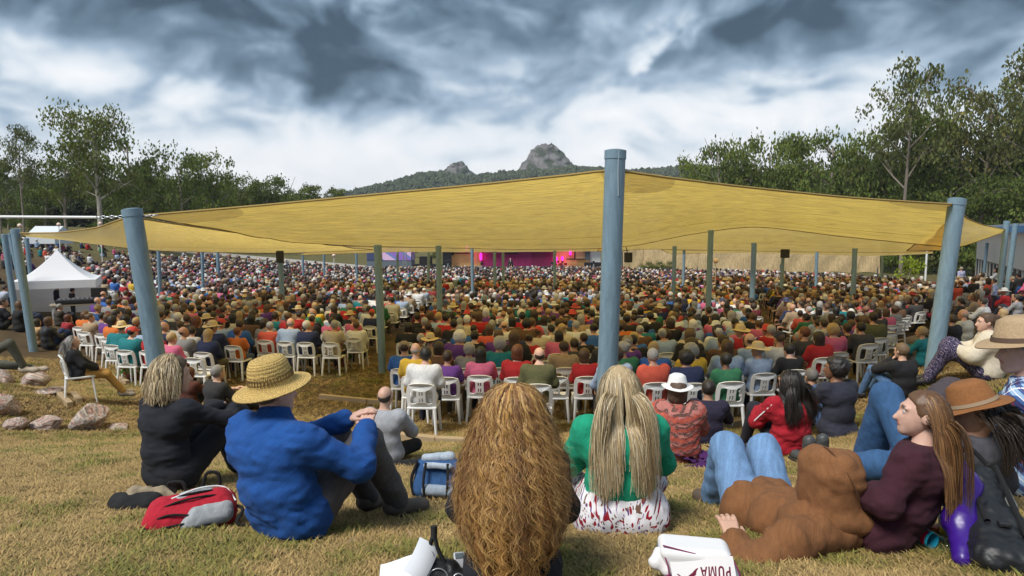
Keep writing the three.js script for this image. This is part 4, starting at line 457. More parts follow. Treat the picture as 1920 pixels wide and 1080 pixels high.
function skirtGeo(J, o) { const caps = [...torsoCaps(J, o.bulk || 1, 0.02, true).slice(0, 1), ...legCaps(J, 'R', 1, 0.03), ...legCaps(J, 'L', 1, 0.03), ...(o.extra || [])], F = capF(caps, 0.12), W = wrinkle(0.012, 9, 2, [2, 0.6, 2]), [mn, mx] = bounds(caps, 0.06); return surfNet((x, y, z) => { const d = F(x, y, z); return Math.abs(d) < 0.06 ? d + W(x, y, z) : d; }, mn, mx, o.cell || 0.014); }
function shoeGeo(J, s, o = {}) { const a = V(...J['an' + s]), t = V(...J['toe' + s]), d = t.clone().sub(a).setLength(0.06), heel = a.clone().sub(d).add(V(0, -0.035, 0)), L = [[a.x, a.y + (o.boot || 0), a.z, a.x, a.y - 0.03, a.z, 0.05, 0.052], [heel.x, heel.y, heel.z, t.x, t.y + 0.005, t.z, 0.048, 0.043], [t.x, t.y + 0.005, t.z, t.x + d.x * 0.6, t.y + 0.005, t.z + d.z * 0.6, 0.045, 0.036]], [mn, mx] = bounds(L, 0.02); return surfNet(capF(L, 0.03), mn, mx, (o.cell || 0.009) * 1.6); }
// hair in the head's frame
const hairFrame = J => ({ q: HEADQ(J), p: V(...J.head) });
function capHair(style, cell, seed = 1) { // solid hair mass
  const el = (x, y, z, cx, cy, cz, rx, ry, rz) => { const a = (x - cx) / rx, b = (y - cy) / ry, c = (z - cz) / rz, k = Math.sqrt(a * a + b * b + c * c); return (k - 1) * Math.min(rx, ry, rz); };
  const S = { short: [1.14, -0.078, 0], bob: [1.25, -0.13, 0], long: [1.22, -0.34, 0], bun: [1.12, -0.04, 0], fluffy: [1.36, -0.09, 0], bald: [1.03, -0.06, 1] }[style];
  const f = (x, y, z) => { let d = el(x, y, z, 0, 0.03, 0.018, 0.078 * S[0], 0.096 * (S[0] * 0.5 + 0.52), 0.097 * S[0]);
    if (style === 'long') d = smin(d, el(x, y, z, 0, -0.13, 0.055, 0.098, 0.2, 0.06), 0.05); if (style === 'bob') d = smin(d, el(x, y, z, 0, -0.06, 0.025, 0.1, 0.09, 0.085), 0.03); if (style === 'fluffy') d = smin(d, el(x, y, z, 0, 0.0, 0.03, 0.112, 0.11, 0.105), 0.03); if (style === 'bun') d = smin(d, Math.hypot(x, y - 0.07, z - 0.115) - 0.04, 0.012);
    d += (style === 'fluffy' ? 0.014 : 0.006) * (N3(x * 34 + seed, y * 24, z * 34) + 0.6 * N3(x * 80, y * 30 + seed, z * 80)); const face = (z + 0.045) * -1 - Math.max(0, y - 0.055) * 1.4; d = smax(d, face - 0.0, 0.02); d = smax(d, S[1] - y, 0.02); if (z < 0.0 && style !== 'long' && style !== 'bob') d = smax(d, -0.0 - y - (z > -0.02 ? 0.03 : 0), 0.015); if (S[2]) d = smax(d, y - 0.045 + Math.max(0, z - 0.02) * 0.3, 0.015); return d; };
  return surfNet(f, [-0.14, -0.38, -0.13], [0.14, 0.17, 0.18], cell);
}
function hatGeo(kind, cell = 0) { // crown and brim, lathe, in the head's frame
  const pr = { sun: [[0.001, 0.155], [0.06, 0.15], [0.088, 0.12], [0.1, 0.055], [0.104, 0.045], [0.19, 0.03], [0.192, 0.022], [0.1, 0.035]], fedora: [[0.001, 0.15], [0.05, 0.158], [0.08, 0.14], [0.1, 0.055], [0.108, 0.045], [0.155, 0.04], [0.157, 0.034], [0.1, 0.036]], cap: [[0.001, 0.135], [0.05, 0.127], [0.082, 0.095], [0.1, 0.04], [0.1, 0.03], [0.094, 0.03]] }[kind];
  const g = new THREE.LatheGeometry(pr.map(p => new THREE.Vector2(...p)), 36); g.scale(0.95, 1, 1.08); if (kind === 'cap') { const b = new THREE.SphereGeometry(0.09, 18, 8, 0, 6.283, 0, 1.2).scale(0.85, 0.16, 1).translate(0, 0.03, -0.105); return merge([g, b]); } const p = g.attributes.position; for (let i = 0; i < p.count; i++) { const r = Math.hypot(p.getX(i), p.getZ(i)); if (r > 0.12) p.setY(i, p.getY(i) + 0.02 * Math.abs(p.getX(i)) / r * (r - 0.1) / 0.09 - 0.012 * Math.abs(p.getZ(i)) / r); } g.computeVertexNormals(); return g;
}
// ribbon strands: each strand a list of points, tapered, with a colour
function strands(list, w0, w1) { const P = [], C = [], N = [], I = []; for (const s of list) { const n = s.pts.length, base = P.length / 3; for (let i = 0; i < n; i++) { const p = s.pts[i], q = s.pts[Math.min(i + 1, n - 1)], o = s.pts[Math.max(i - 1, 0)], t = q.clone().sub(o).normalize(), sd = t.clone().cross(s.up).normalize(), nn = sd.clone().cross(t).normalize(), w = lerp(w0, w1, i / (n - 1)) * (s.w || 1); P.push(p.x - sd.x * w, p.y - sd.y * w, p.z - sd.z * w, p.x + sd.x * w, p.y + sd.y * w, p.z + sd.z * w); const a = nn.clone().addScaledVector(sd, -0.75).normalize(), b = nn.clone().addScaledVector(sd, 0.75).normalize(); N.push(a.x, a.y, a.z, b.x, b.y, b.z); for (let k = 0; k < 2; k++) C.push(...s.c); if (i < n - 1) { const r = base + i * 2; I.push(r, r + 1, r + 2, r + 1, r + 3, r + 2); } } } const g = new THREE.BufferGeometry(); g.setAttribute('position', new THREE.Float32BufferAttribute(P, 3)); g.setAttribute('normal', new THREE.Float32BufferAttribute(N, 3)); g.setAttribute('color', new THREE.Float32BufferAttribute(C, 3)); g.setIndex(I); return g; }
const strandMat = mat('#ffffff', 0.42, { vertexColors: true, side: THREE.DoubleSide });
// hair that grows from the scalp and falls over shoulders and back; F = field of the clothed body
function fallingHair(J, F, o) {
  const R = rngOf(o.seed || 1), q = HEADQ(J), hp = V(...J.head), L = [], pal = o.pal, step = o.step || 0.03, guides = [];
  for (let k = 0; k < o.n; k++) {
    let d = V(0, 0, 0); do { d.set(R() * 2 - 1, R() * 2 - 1, R() * 2 - 1); } while (d.lengthSq() > 1 || d.lengthSq() < 0.05); d.normalize(); if (d.y < (o.low ?? -0.35)) d.y = -d.y; if (d.z < -0.3) d.z = -d.z; if (o.maxY !== undefined && d.y > o.maxY) { d.y = d.y - 0.9; d.normalize(); if (d.z < -0.1) d.z = -d.z; } const root = V(d.x * 0.079, 0.03 + d.y * 0.096, 0.014 + d.z * 0.096), part_ = V(d.x * 0.9 + Math.sign(d.x || 1) * 0.12, -0.1, 0.5 + 0.4 * d.z);
    let p = root.clone().applyQuaternion(q).add(hp), dir = part_.clone().addScaledVector(d, -part_.dot(d) * 0.95).normalize().addScaledVector(d, o.lift ?? 0.3).normalize().applyQuaternion(q); const pts = [p.clone()], len = o.len * (0.72 + R() * 0.36), n = Math.ceil(len / step), ph = R() * 6.28, wa = (o.wave || 0) * (0.5 + R()), lift = 0.004 + R() * (o.vol ?? 0.02), cl = (o.clump || 0); const drift = V((R() - 0.5) * 0.1, 0, (R() - 0.5) * 0.1);
    for (let i = 0; i < n; i++) { dir.add(V(drift.x * 0.2, -(o.grav || 0.3), drift.z * 0.2)).normalize(); p = p.clone().addScaledVector(dir, step); for (let it = 0; it < 2; it++) { const lx = p.clone().sub(hp).applyQuaternion(q.clone().invert()); if (lx.y > -0.16 && lx.z < -0.012 && lx.y < 0.07) { lx.z = -0.012; if (Math.abs(lx.x) < 0.07) lx.x = Math.sign(lx.x || d.x) * 0.075; p.copy(lx.clone().applyQuaternion(q).add(hp)); } const hd = headF(lx.x, lx.y, lx.z), bd = F(p.x, p.y, p.z), dd = Math.min(hd, bd) - lift; if (dd < 0) { const e = 0.006, ff = (a, b, c) => { const l = V(a, b, c).sub(hp).applyQuaternion(q.clone().invert()); return Math.min(headF(l.x, l.y, l.z), F(a, b, c)); }; const g = V(ff(p.x + e, p.y, p.z) - ff(p.x - e, p.y, p.z), ff(p.x, p.y + e, p.z) - ff(p.x, p.y - e, p.z), ff(p.x, p.y, p.z + e) - ff(p.x, p.y, p.z - e)); if (g.lengthSq() < 1e-10) break; g.normalize(); p.addScaledVector(g, -dd); dir.addScaledVector(g, Math.max(0, -dir.dot(g))).normalize(); } } pts.push(p.clone().add(V(Math.sin(i * (o.freq || 0.6) + ph) * wa, 0, Math.cos(i * (o.freq || 0.6) + ph) * wa * 0.6))); }
    const c = pal[Math.floor(R() * pal.length)], b = 0.75 + R() * 0.5; L.push({ pts, c: c.map(v => v * b), up: d.clone().applyQuaternion(q), w: 0.6 + R() * 0.8 });
  }
  return strands(L, o.w0 || 0.0028, o.w1 || 0.0012);
}
function person(name, label, pos, yaw, group, o) { // o: pose, over, clothes and hair settings
  const J = rig(o.pose || 'ground', o.over), root = thing(name, label, 'person', pos, yaw, group); if (o.scale) root.scale.setScalar(o.scale);
  if (o.slope !== false && o.pose !== 'chair') for (const s of ['R', 'L']) { const w = V(...J['an' + s]).applyAxisAngle(V(0, 1, 0), yaw), dg = G(pos[0] + w.x, pos[2] + w.z) - G(pos[0], pos[2]); if (!o.over || !o.over['an' + s + 'Fix']) { J['an' + s] = [J['an' + s][0], J['an' + s][1] + dg, J['an' + s][2]]; J['toe' + s] = [J['toe' + s][0], J['toe' + s][1] + dg * 1.15, J['toe' + s][2]]; J['kn' + s] = [J['kn' + s][0], J['kn' + s][1] + dg * 0.45, J['kn' + s][2]]; } }
  const { geo, F } = bodyGeo(J, o), body = part(root, 'body', geo, skinMat); const out = { root, J, F, parts: { body } };
  if (o.top) out.parts.top = part(root, o.top.name || 'top', topGeo(J, { bulk: o.bulk, female: o.female, cell: o.cell, ...o.top }), o.top.mat);
  if (o.legs) out.parts.legs = part(root, o.legs.name || 'trousers', (o.legs.skirt ? skirtGeo : legsGeo)(J, { bulk: o.bulk, female: o.female, cell: o.cell, ...o.legs }), o.legs.mat);
  if (o.shoes) for (const s of ['R', 'L']) part(root, 'shoe', shoeGeo(J, s, o.shoes), o.shoes.mat);
  if (o.hair) { const h = part(root, 'hair', capHair(o.hair.style, o.hair.cell || 0.0135, o.hair.seed || 1), o.hair.mat), f = hairFrame(J); h.position.copy(f.p); h.quaternion.copy(f.q); if (o.hair.s) h.scale.setScalar(o.hair.s); }
  if (o.hat) { const h = part(root, 'hat', hatGeo(o.hat.kind), o.hat.mat), f = hairFrame(J); h.position.copy(f.p); h.quaternion.copy(f.q); if (o.hat.rot) h.rotateX(o.hat.rot); if (o.hat.s) h.scale.setScalar(o.hat.s); if (o.hat.band) part(h, 'hat_band', new THREE.CylinderGeometry(0.099, 0.104, 0.022, 32, 1, true).scale(0.955, 1, 1.085).translate(0, 0.06, 0), o.hat.band); out.parts.hat = h; }
  out.clothF = capF([...torsoCaps(J, o.bulk || 1, (o.top && o.top.t) || 0.016, o.female), ...armCaps(J, 'R', o.bulk || 1, 0.018), ...armCaps(J, 'L', o.bulk || 1, 0.018)], 0.045);
  return out;
}
// ---------- white plastic chairs ----------
const chairMat = mat([0.74, 0.74, 0.72], 0.4);
const CHAIR = (() => { // seat at 0.44 m, faces -z
  const bk = new THREE.Shape(); bk.moveTo(-0.21, 0); bk.lineTo(0.21, 0); bk.bezierCurveTo(0.225, 0.2, 0.22, 0.3, 0.19, 0.35); bk.bezierCurveTo(0.12, 0.41, -0.12, 0.41, -0.19, 0.35); bk.bezierCurveTo(-0.22, 0.3, -0.225, 0.2, -0.21, 0);
  const win = (x0, x1, y0, y1, r) => { const h = new THREE.Path(); h.moveTo(x0, y0 + r); h.lineTo(x0, y1 - r); h.quadraticCurveTo(x0, y1, x0 + r, y1); h.lineTo(x1 - r, y1); h.quadraticCurveTo(x1, y1, x1, y1 - r); h.lineTo(x1, y0 + r); h.quadraticCurveTo(x1, y0, x1 - r, y0); h.lineTo(x0 + r, y0); h.quadraticCurveTo(x0, y0, x0, y0 + r); return h; };
  bk.holes.push(win(-0.165, -0.065, 0.07, 0.29, 0.045), win(0.065, 0.165, 0.07, 0.29, 0.045)); for (const x of [-0.03, 0.008]) bk.holes.push(win(x, x + 0.02, 0.1, 0.17, 0.008), win(x, x + 0.02, 0.2, 0.27, 0.008));
  const back = new THREE.ExtrudeGeometry(bk, { depth: 0.022, bevelEnabled: false, curveSegments: 4 }); const p = back.attributes.position; for (let i = 0; i < p.count; i++) p.setZ(i, p.getZ(i) - 0.35 * p.getX(i) ** 2 * 3); back.rotateX(0.2).translate(0, 0.43, 0.17); back.computeVertexNormals();
  const seat = new RoundedBoxGeometry(0.43, 0.035, 0.42, 1, 0.014).translate(0, 0.43, -0.02);
  const leg = (x, z) => { const g = new THREE.CylinderGeometry(0.026, 0.017, 0.44, 7); const a = g.attributes.position; for (let i = 0; i < a.count; i++) { const t = 0.5 - a.getY(i) / 0.44; a.setX(i, a.getX(i) * 1.1 + x * (1 + 0.16 * t)); a.setZ(i, a.getZ(i) * 0.8 + z * (1 + 0.25 * t)); } g.translate(0, 0.21, 0); g.computeVertexNormals(); return g; };
  return { back, seat, legs: [leg(-0.185, -0.19), leg(0.185, -0.19), leg(-0.185, 0.17), leg(0.185, 0.17)] };
})();
function chair(pos, yaw, label, group) { const t = thing('plastic_chair', label, 'chair', pos, yaw, group); part(t, 'backrest', CHAIR.back, chairMat); part(t, 'seat', CHAIR.seat, chairMat); for (const l of CHAIR.legs) part(t, 'leg', l, chairMat); return t; }
// ---------- audience ----------
const HAIRC = [['black', [0.012, 0.01, 0.009]], ['dark brown', [0.035, 0.02, 0.012]], ['brown', [0.085, 0.045, 0.022]], ['grey', [0.3, 0.29, 0.28]], ['white', [0.6, 0.58, 0.54]], ['blonde', [0.36, 0.24, 0.11]], ['auburn', [0.14, 0.045, 0.018]]];
const HW = [0.22, 0.25, 0.19, 0.14, 0.08, 0.09, 0.03];
const TOPC = [['black', [0.014, 0.014, 0.017]], ['charcoal', [0.05, 0.05, 0.055]], ['white', [0.72, 0.72, 0.72]], ['cream', [0.55, 0.47, 0.34]], ['navy', [0.02, 0.03, 0.09]], ['red', [0.42, 0.015, 0.02]], ['maroon', [0.13, 0.012, 0.025]], ['teal', [0.01, 0.19, 0.22]], ['blue', [0.03, 0.12, 0.4]], ['pale blue', [0.32, 0.42, 0.6]], ['purple', [0.13, 0.04, 0.24]], ['pink', [0.6, 0.13, 0.25]], ['olive', [0.1, 0.1, 0.04]], ['green', [0.03, 0.17, 0.08]], ['beige', [0.38, 0.28, 0.18]], ['brown', [0.12, 0.06, 0.03]], ['orange', [0.62, 0.16, 0.03]], ['yellow', [0.65, 0.42, 0.04]], ['grey', [0.25, 0.25, 0.26]], ['coral', [0.62, 0.1, 0.06]]];
const TW = [0.19, 0.1, 0.17, 0.05, 0.1, 0.08, 0.06, 0.04, 0.06, 0.07, 0.04, 0.05, 0.02, 0.02, 0.025, 0.025, 0.015, 0.012, 0.05, 0.025];
const pick = (W, r) => { let s = 0; for (const w of W) s += w; r *= s; for (let i = 0; i < W.length; i++) { r -= W[i]; if (r <= 0) return i; } return W.length - 1; };
const CV = []; // chair poses, coarse geometry shared by the audience
{ const vs = [{}, { chest: [0.01, 0.86, -0.05], neck: [0.01, 1.0, -0.1], head: [0.01, 1.14, -0.14], sh: [0.175, 0.94, -0.06], headYaw: 0.25 }, { headYaw: -0.45, chest: [-0.02, 0.87, 0.02], head: [-0.03, 1.165, -0.04], neck: [-0.02, 1.02, -0.01] }, { headYaw: 0.5, wr: [0.03, 0.82, -0.24], el: [0.24, 0.68, -0.2] }, { bulk: 1.18, head: [0, 1.16, -0.06], kn: [0.18, 0.52, -0.42] }, { bulk: 0.9, headPitch: -0.15, head: [0.02, 1.13, -0.07], neck: [0.01, 0.99, -0.03] }];
  for (const v of vs) { const J = rig('chair', v), b = v.bulk || 1; CV.push({ J, lod: [1, 1.6].map(m => ({ body: bodyGeo(J, { bulk: b, cell: 0.032 * m, headCell: 0.0175 * m, lowHands: true, skin: [1, 1, 1] }).geo, long: topGeo(J, { bulk: b, t: 0.022, cell: 0.027 * m, wr: 0.009 }), short: topGeo(J, { bulk: b, t: 0.02, cell: 0.027 * m, sleeve: 0.5, wr: 0.008 }), legs: legsGeo(J, { bulk: b, t: 0.02, cell: 0.036 * m }) })) }); } }
const [HG, HG2] = [0.019, 0.03].map(c => Object.fromEntries(['short', 'bob', 'long', 'bun', 'fluffy', 'bald'].map((s, i) => [s, capHair(s, c, i)])));
const HATS = { sun: hatGeo('sun'), cap: hatGeo('cap'), fedora: hatGeo('fedora') };
const SC = [0, -78];                       // middle of the stage front
const leftEdge = D => -tab([[10, 2.2], [11, 5.6], [13.5, 8.6], [18, 12.2], [24, 15.6], [30, 20], [40, 26.5], [60, 34], [72, 33]], D), rightEdge = D => tab([[9, 3.2], [9.5, 3.7], [12, 6.8], [20, 12.4], [27, 19.8], [35, 25], [48, 28], [60, 22], [72, 14]], D);
const seats = [];
{ const R = rngOf(404); let row = 0;
  for (let rad = 68.8; rad > 9; rad -= 0.92 + (68.8 - rad) * 0.0016, row++) {
    const stepA = 0.56 / rad; let n = 0;
    for (let a = -1.5; a < 1.5; a += stepA) { const j = (R() - 0.5) * 0.22, x = SC[0] + Math.sin(a + (R() - 0.5) * 0.12 / rad) * rad, D = 78 - Math.cos(a) * rad + j; if (D > 70 || D < 9.2) continue; if (x < leftEdge(D) || x > rightEdge(D)) continue;
      if (Math.abs(x + 3.1 + (D - 10) * 0.02 - Math.sin(D * 0.2) * 0.3) < 0.62 && D > 10 && D < 46) continue;           // the aisle
      if (D < 14.2 && x > -6.5 + (D - 10) * 0.2 && x < -1.9 && !(D < 10.5 && x > -2.1)) continue;            // open lawn before the block
      if (D > 22 && D < 29 && x < -15.4) continue;                                      // marquee
      if (Math.abs(x - (6.2 + (D - 14) * 0.35)) < 0.5 && D > 14 && D < 34) continue;
      seats.push({ x, D, row, n: n++, yaw: -Math.atan2(SC[0] - x, 78 - D) * 1 }); } } }
{
  const px = s => 960 + s.x / s.D * FPX, inView = s => px(s) > -30 && px(s) < 1950; const R = rngOf(99), near = seats.filter(inView).sort((a, b) => a.D - b.D), chosen = near.slice(0, 285), rest = near.slice(285);
  // row and seat words for the labels
  const rows = [...new Set(chosen.map(s => s.row))].sort((a, b) => a - b), rowOf = new Map(rows.map((r, i) => [r, i])), byRow = new Map(); chosen.forEach(s => { if (!byRow.has(s.row)) byRow.set(s.row, []); byRow.get(s.row).push(s); }); byRow.forEach(l => l.sort((a, b) => a.x - b.x).forEach((s, i) => s.k = i));
  // people of the nearer rows that the photo lets one tell apart: head position, top, hair, style, hat
  const named = [[785, 645, 'yellow', 'grey', 'bald'], [740, 650, 'blue', 'dark brown', 'short', 'cap'], [938, 655, 'teal', 'grey', 'fluffy'], [980, 668, 'red', 'auburn', 'bob'], [792, 680, 'white', 'black', 'short'], [858, 725, 'purple', 'dark brown', 'short'], [765, 718, 'brown', 'dark brown', 'bob'], [432, 660, 'orange', 'auburn', 'short'], [560, 665, 'navy', 'white', 'short'], [1232, 668, 'coral', 'grey', 'short'], [1322, 660, 'yellow', 'grey', 'fluffy'], [1405, 660, 'pale blue', 'brown', 'bald'], [1358, 690, 'green', 'black', 'short'], [1562, 635, 'pink', 'blonde', 'fluffy'], [1468, 640, 'white', 'brown', 'short', 'cap'], [1430, 628, 'teal', 'black', 'bob'], [1350, 632, 'pale blue', 'white', 'short', 'cap'], [578, 640, 'brown', 'grey', 'short', 'cap'], [1065, 735, 'olive', 'dark brown', 'bald'], [855, 690, 'pink', 'black', 'long'], [650, 625, 'white', 'brown', 'short'], [895, 690, 'grey', 'grey', 'fluffy'], [830, 660, 'beige', 'brown', 'bob', 'sun'], [1105, 690, 'red', 'brown', 'bob'], [1450, 675, 'pale blue', 'grey', 'short', 'sun'], [1140, 640, 'charcoal', 'blonde', 'long'], [1200, 640, 'black', 'black', 'short'], [470, 655, 'blue', 'dark brown', 'bun'], [630, 640, 'cream', 'grey', 'short'], [1490, 660, 'black', 'black', 'short'], [1520, 650, 'charcoal', 'auburn', 'short'], [325, 620, 'grey', 'brown', 'bald'], [235, 615, 'teal', 'black', 'short', 'cap'], [205, 610, 'orange', 'black', 'long'], [1640, 610, 'charcoal', 'black', 'short'], [1610, 605, 'purple', 'brown', 'short']];
  for (const [hx, hy, ...a] of named) { let best = null, bd = 1e9; for (const s of chosen) { if (s.named) continue; const q = Math.hypot(px(s) - hx, (435 + (CY - G(s.x, -s.D) - 1.17) / s.D * FPX - hy) * 1.5); if (q < bd) { bd = q; best = s; } } if (best) best.named = a; }
  for (const s of chosen) {
    const y = G(s.x, -s.D), where = `${ord(rowOf.get(s.row))} row from back, ${ord(s.k)} from left`;
    if (!s.named && R() < (s.D < 12.5 ? 0.2 : 0.07)) { chair([s.x, y, -s.D], s.yaw + (R() - 0.5) * 0.2, `empty white plastic chair, audience's ${where}`, 'white plastic chairs'); continue; }
    let v = CV[Math.floor(R() * CV.length)], hc = HAIRC[pick(HW, R())], tc = TOPC[pick(TW, R())], st = ['short', 'short', 'bob', 'long', 'bun', 'fluffy', 'bald'][Math.floor(R() * 7)], style = st === 'bald' && !['grey', 'white', 'brown'].includes(hc[0]) ? 'short' : st, hat = R() < 0.09 ? ['sun', 'cap', 'fedora'][Math.floor(R() * 3)] : null, sk = SKINS[pick([0.35, 0.3, 0.15, 0.06, 0.14], R())], sl = R() < 0.72 ? 'long' : 'short';
    if (s.named) { tc = TOPC.find(t => t[0] === s.named[0]); hc = HAIRC.find(t => t[0] === s.named[1]); style = s.named[2]; hat = s.named[3] || null; }
    const who = `${hat ? ({ sun: 'sun hat wearer', cap: 'cap wearer', fedora: 'brimmed hat wearer' })[hat] : style === 'bald' ? 'balding person' : hc[0] + ' haired person'} in ${tc[0]} top`;
    const t = thing('person', `${who}, audience's ${where}`, 'person', [s.x, y, -s.D + 0.02], s.yaw + (R() - 0.5) * 0.55, 'audience on the white chairs'); const sc = 0.91 + R() * 0.15; t.scale.set(sc * (0.94 + R() * 0.12), sc, sc);
    const g3 = v.lod[s.D < 13 ? 0 : 1]; part(t, 'body', g3.body, mat(sk, 0.6)); part(t, 'top', g3[sl], fab(tc[1])); part(t, 'trousers', g3.legs, fab([[0.02, 0.025, 0.05], [0.015, 0.015, 0.016], [0.1, 0.09, 0.07], [0.06, 0.1, 0.2]][Math.floor(R() * 4)]));
    if (hat) { const h = part(t, 'hat', HATS[hat], mat(hat === 'sun' ? [0.55, 0.42, 0.22] : [[0.6, 0.6, 0.58], [0.03, 0.03, 0.05], [0.5, 0.05, 0.04], [0.25, 0.2, 0.14]][Math.floor(R() * 4)], 0.85)); h.position.set(...v.J.head); h.quaternion.copy(HEADQ(v.J)); }
    const h = part(t, 'hair', (s.D < 13 ? HG : HG2)[hat ? 'short' : style], mat(hc[1], 0.6)); h.position.set(...v.J.head); h.quaternion.copy(HEADQ(v.J)); if (hat) h.scale.set(0.93, 0.85, 0.93);
    s.shown = true; chair([s.x, y, -s.D], s.yaw + (R() - 0.5) * 0.1, `white plastic chair under ${hc[0] === 'x' ? '' : ''}${tc[0]} top, audience's ${where}`, 'white plastic chairs');
  }
  // the rest of the audience, a mass
  const g = new THREE.Group(); g.name = 'audience_crowd'; scene.add(g); tag(g, 'dense crowd filling the seating bowl up to the stage', 'crowd', null, 'stuff');
  // people sitting and standing loosely on the left bank, too
  const extra = []; for (let k = 0; k < 150; k++) { const D = lerp(34, 80, R()), x = -lerp(0.46, 0.82, Math.pow(R(), 0.7)) * D - 3; extra.push({ x, D, yaw: -0.5 + (R() - 0.5), low: R() < 0.8, loose: true }); } for (let k = 0; k < 60; k++) { const D = lerp(20, 44, R()), x = rightEdge(D) + 0.5 + R() * 3.5; extra.push({ x, D, yaw: 0.5 + (R() - 0.5) * 0.6, low: R() < 0.75, loose: true }); }
  const all = rest.concat(extra).filter(s => R() > 0.03), low = []; for (const i of [0, 2, 3, 5]) { const J = CV[i].J; low.push({ J, body: bodyGeo(J, { cell: 0.06, headCell: 0.03, lowHands: true, skin: [1, 1, 1] }).geo, top: topGeo(J, { t: 0.026, cell: 0.05, wr: 0.012 }), legs: legsGeo(J, { t: 0.02, cell: 0.07 }) }); }
  const hairs = ['short', 'bob', 'long', 'fluffy', 'bald'].map(s => capHair(s, 0.035, 2)).concat([HATS.sun, HATS.cap]), slot = {}; const M = new THREE.Matrix4(), c = new THREE.Color();
  const push = (k, geo, m, col) => { (slot[k] ||= { geo, list: [] }).list.push([m.clone(), col]); };
  for (const s of all) { const vi = Math.floor(R() * 4), v = low[vi], y = G(s.x, -s.D) - (s.low ? 0.42 : 0), sc = 0.95 + R() * 0.12, q = new THREE.Quaternion().setFromAxisAngle(V(0, 1, 0), s.yaw + (R() - 0.5) * 0.5), base = new THREE.Matrix4().compose(V(s.x, y, -s.D), q, V(sc, sc, sc));
    const hm = base.clone().multiply(new THREE.Matrix4().compose(V(...v.J.head), HEADQ(v.J), V(1, 1, 1))), hat = R() < 0.09, hi = hat ? 5 + Math.floor(R() * 2) : pick([0.4, 0.17, 0.17, 0.14, 0.12], R()), hc = HAIRC[pick(HW, R())][1];
    push('skin' + vi, v.body, base, SKINS[pick([0.35, 0.3, 0.15, 0.06, 0.14], R())]); push('top' + vi, v.top, base, TOPC[pick(TW, R())][1]); push('trousers' + vi, v.legs, base, [[0.02, 0.025, 0.05], [0.015, 0.015, 0.016], [0.1, 0.09, 0.07]][Math.floor(R() * 3)]); push('hair' + hi, hairs[hi], hm, hat ? [[0.55, 0.45, 0.26], [0.6, 0.6, 0.58], [0.35, 0.03, 0.03], [0.03, 0.04, 0.1]][Math.floor(R() * 4)] : hc);
    if (!s.loose && s.D < 36) { const b = new THREE.Matrix4().compose(V(s.x, G(s.x, -s.D), -s.D), new THREE.Quaternion().setFromAxisAngle(V(0, 1, 0), s.yaw), V(1, 1, 1)); push('chair_back', CHAIR.back, b, [0.74, 0.74, 0.72]); push('chair_seat', CHAIR.seat, b, [0.74, 0.74, 0.72]); } }
  const cm = fab('#ffffff'), sm = mat('#ffffff', 0.6); for (const [k, { geo, list }] of Object.entries(slot)) { const im = new THREE.InstancedMesh(geo, k.startsWith('skin') || k.startsWith('hair') || k.startsWith('chair') ? sm : cm, list.length); list.forEach(([m, col], i) => { im.setMatrixAt(i, m); im.setColorAt(i, c.setRGB(...col)); }); im.name = k.replace(/[0-9]/g, ''); im.castShadow = im.receiveShadow = true; g.add(im); }
  console.log('seats', near.length, 'individual', chosen.length, 'mass', all.length);
}
// ---------- people in the foreground ----------
const H = { cell: 0.011 };
function scaleTo(pos, topPx, D0, natural) { return clamp((at(topPx[0], topPx[1], -pos.z).y - pos.y) / natural, 0.75, 1.2); }
const arr = v => [v.x, v.y, v.z];
function sit(name, label, gpx, topY, yaw, o) { const p = onG(gpx[0], gpx[1]); const s = scaleTo(p, [gpx[0], topY], 0, o.pose === 'chair' ? 1.285 : 0.865); return person(name, label, arr(p), yaw, null, { scale: s, cell: 0.011, ...o }); }
function local(root, pts) { const out = {}; for (const [k, [x, y, d]] of Object.entries(pts)) { const w = at(x, y, d).sub(root); out[k] = arr(w); } return out; }
const stripe = (fn, n = 256) => noiseTex(n, n, fn);
const JEAN = noiseTex(256, 256, (u, v) => { const a = 0.88 + pn(u, v, 90, 40, 3) * 0.2 + pn(u, v, 2, 2, 6) * 0.12; return [a, a, a]; }); JEAN.repeat.set(3, 3);
const denim = c => mat(c, 0.9, { map: JEAN, bumpMap: clothBump, bumpScale: 0.003 });
const blobGeo = (caps, k, cell, wr = 0) => { const F = capF(caps, k), W = wrinkle(wr, 16, 5), [a, b] = bounds(caps, 0.03); return surfNet((x, y, z) => { const d = F(x, y, z); return wr && Math.abs(d) < 0.05 ? d + W(x, y, z) : d; }, a, b, cell); };
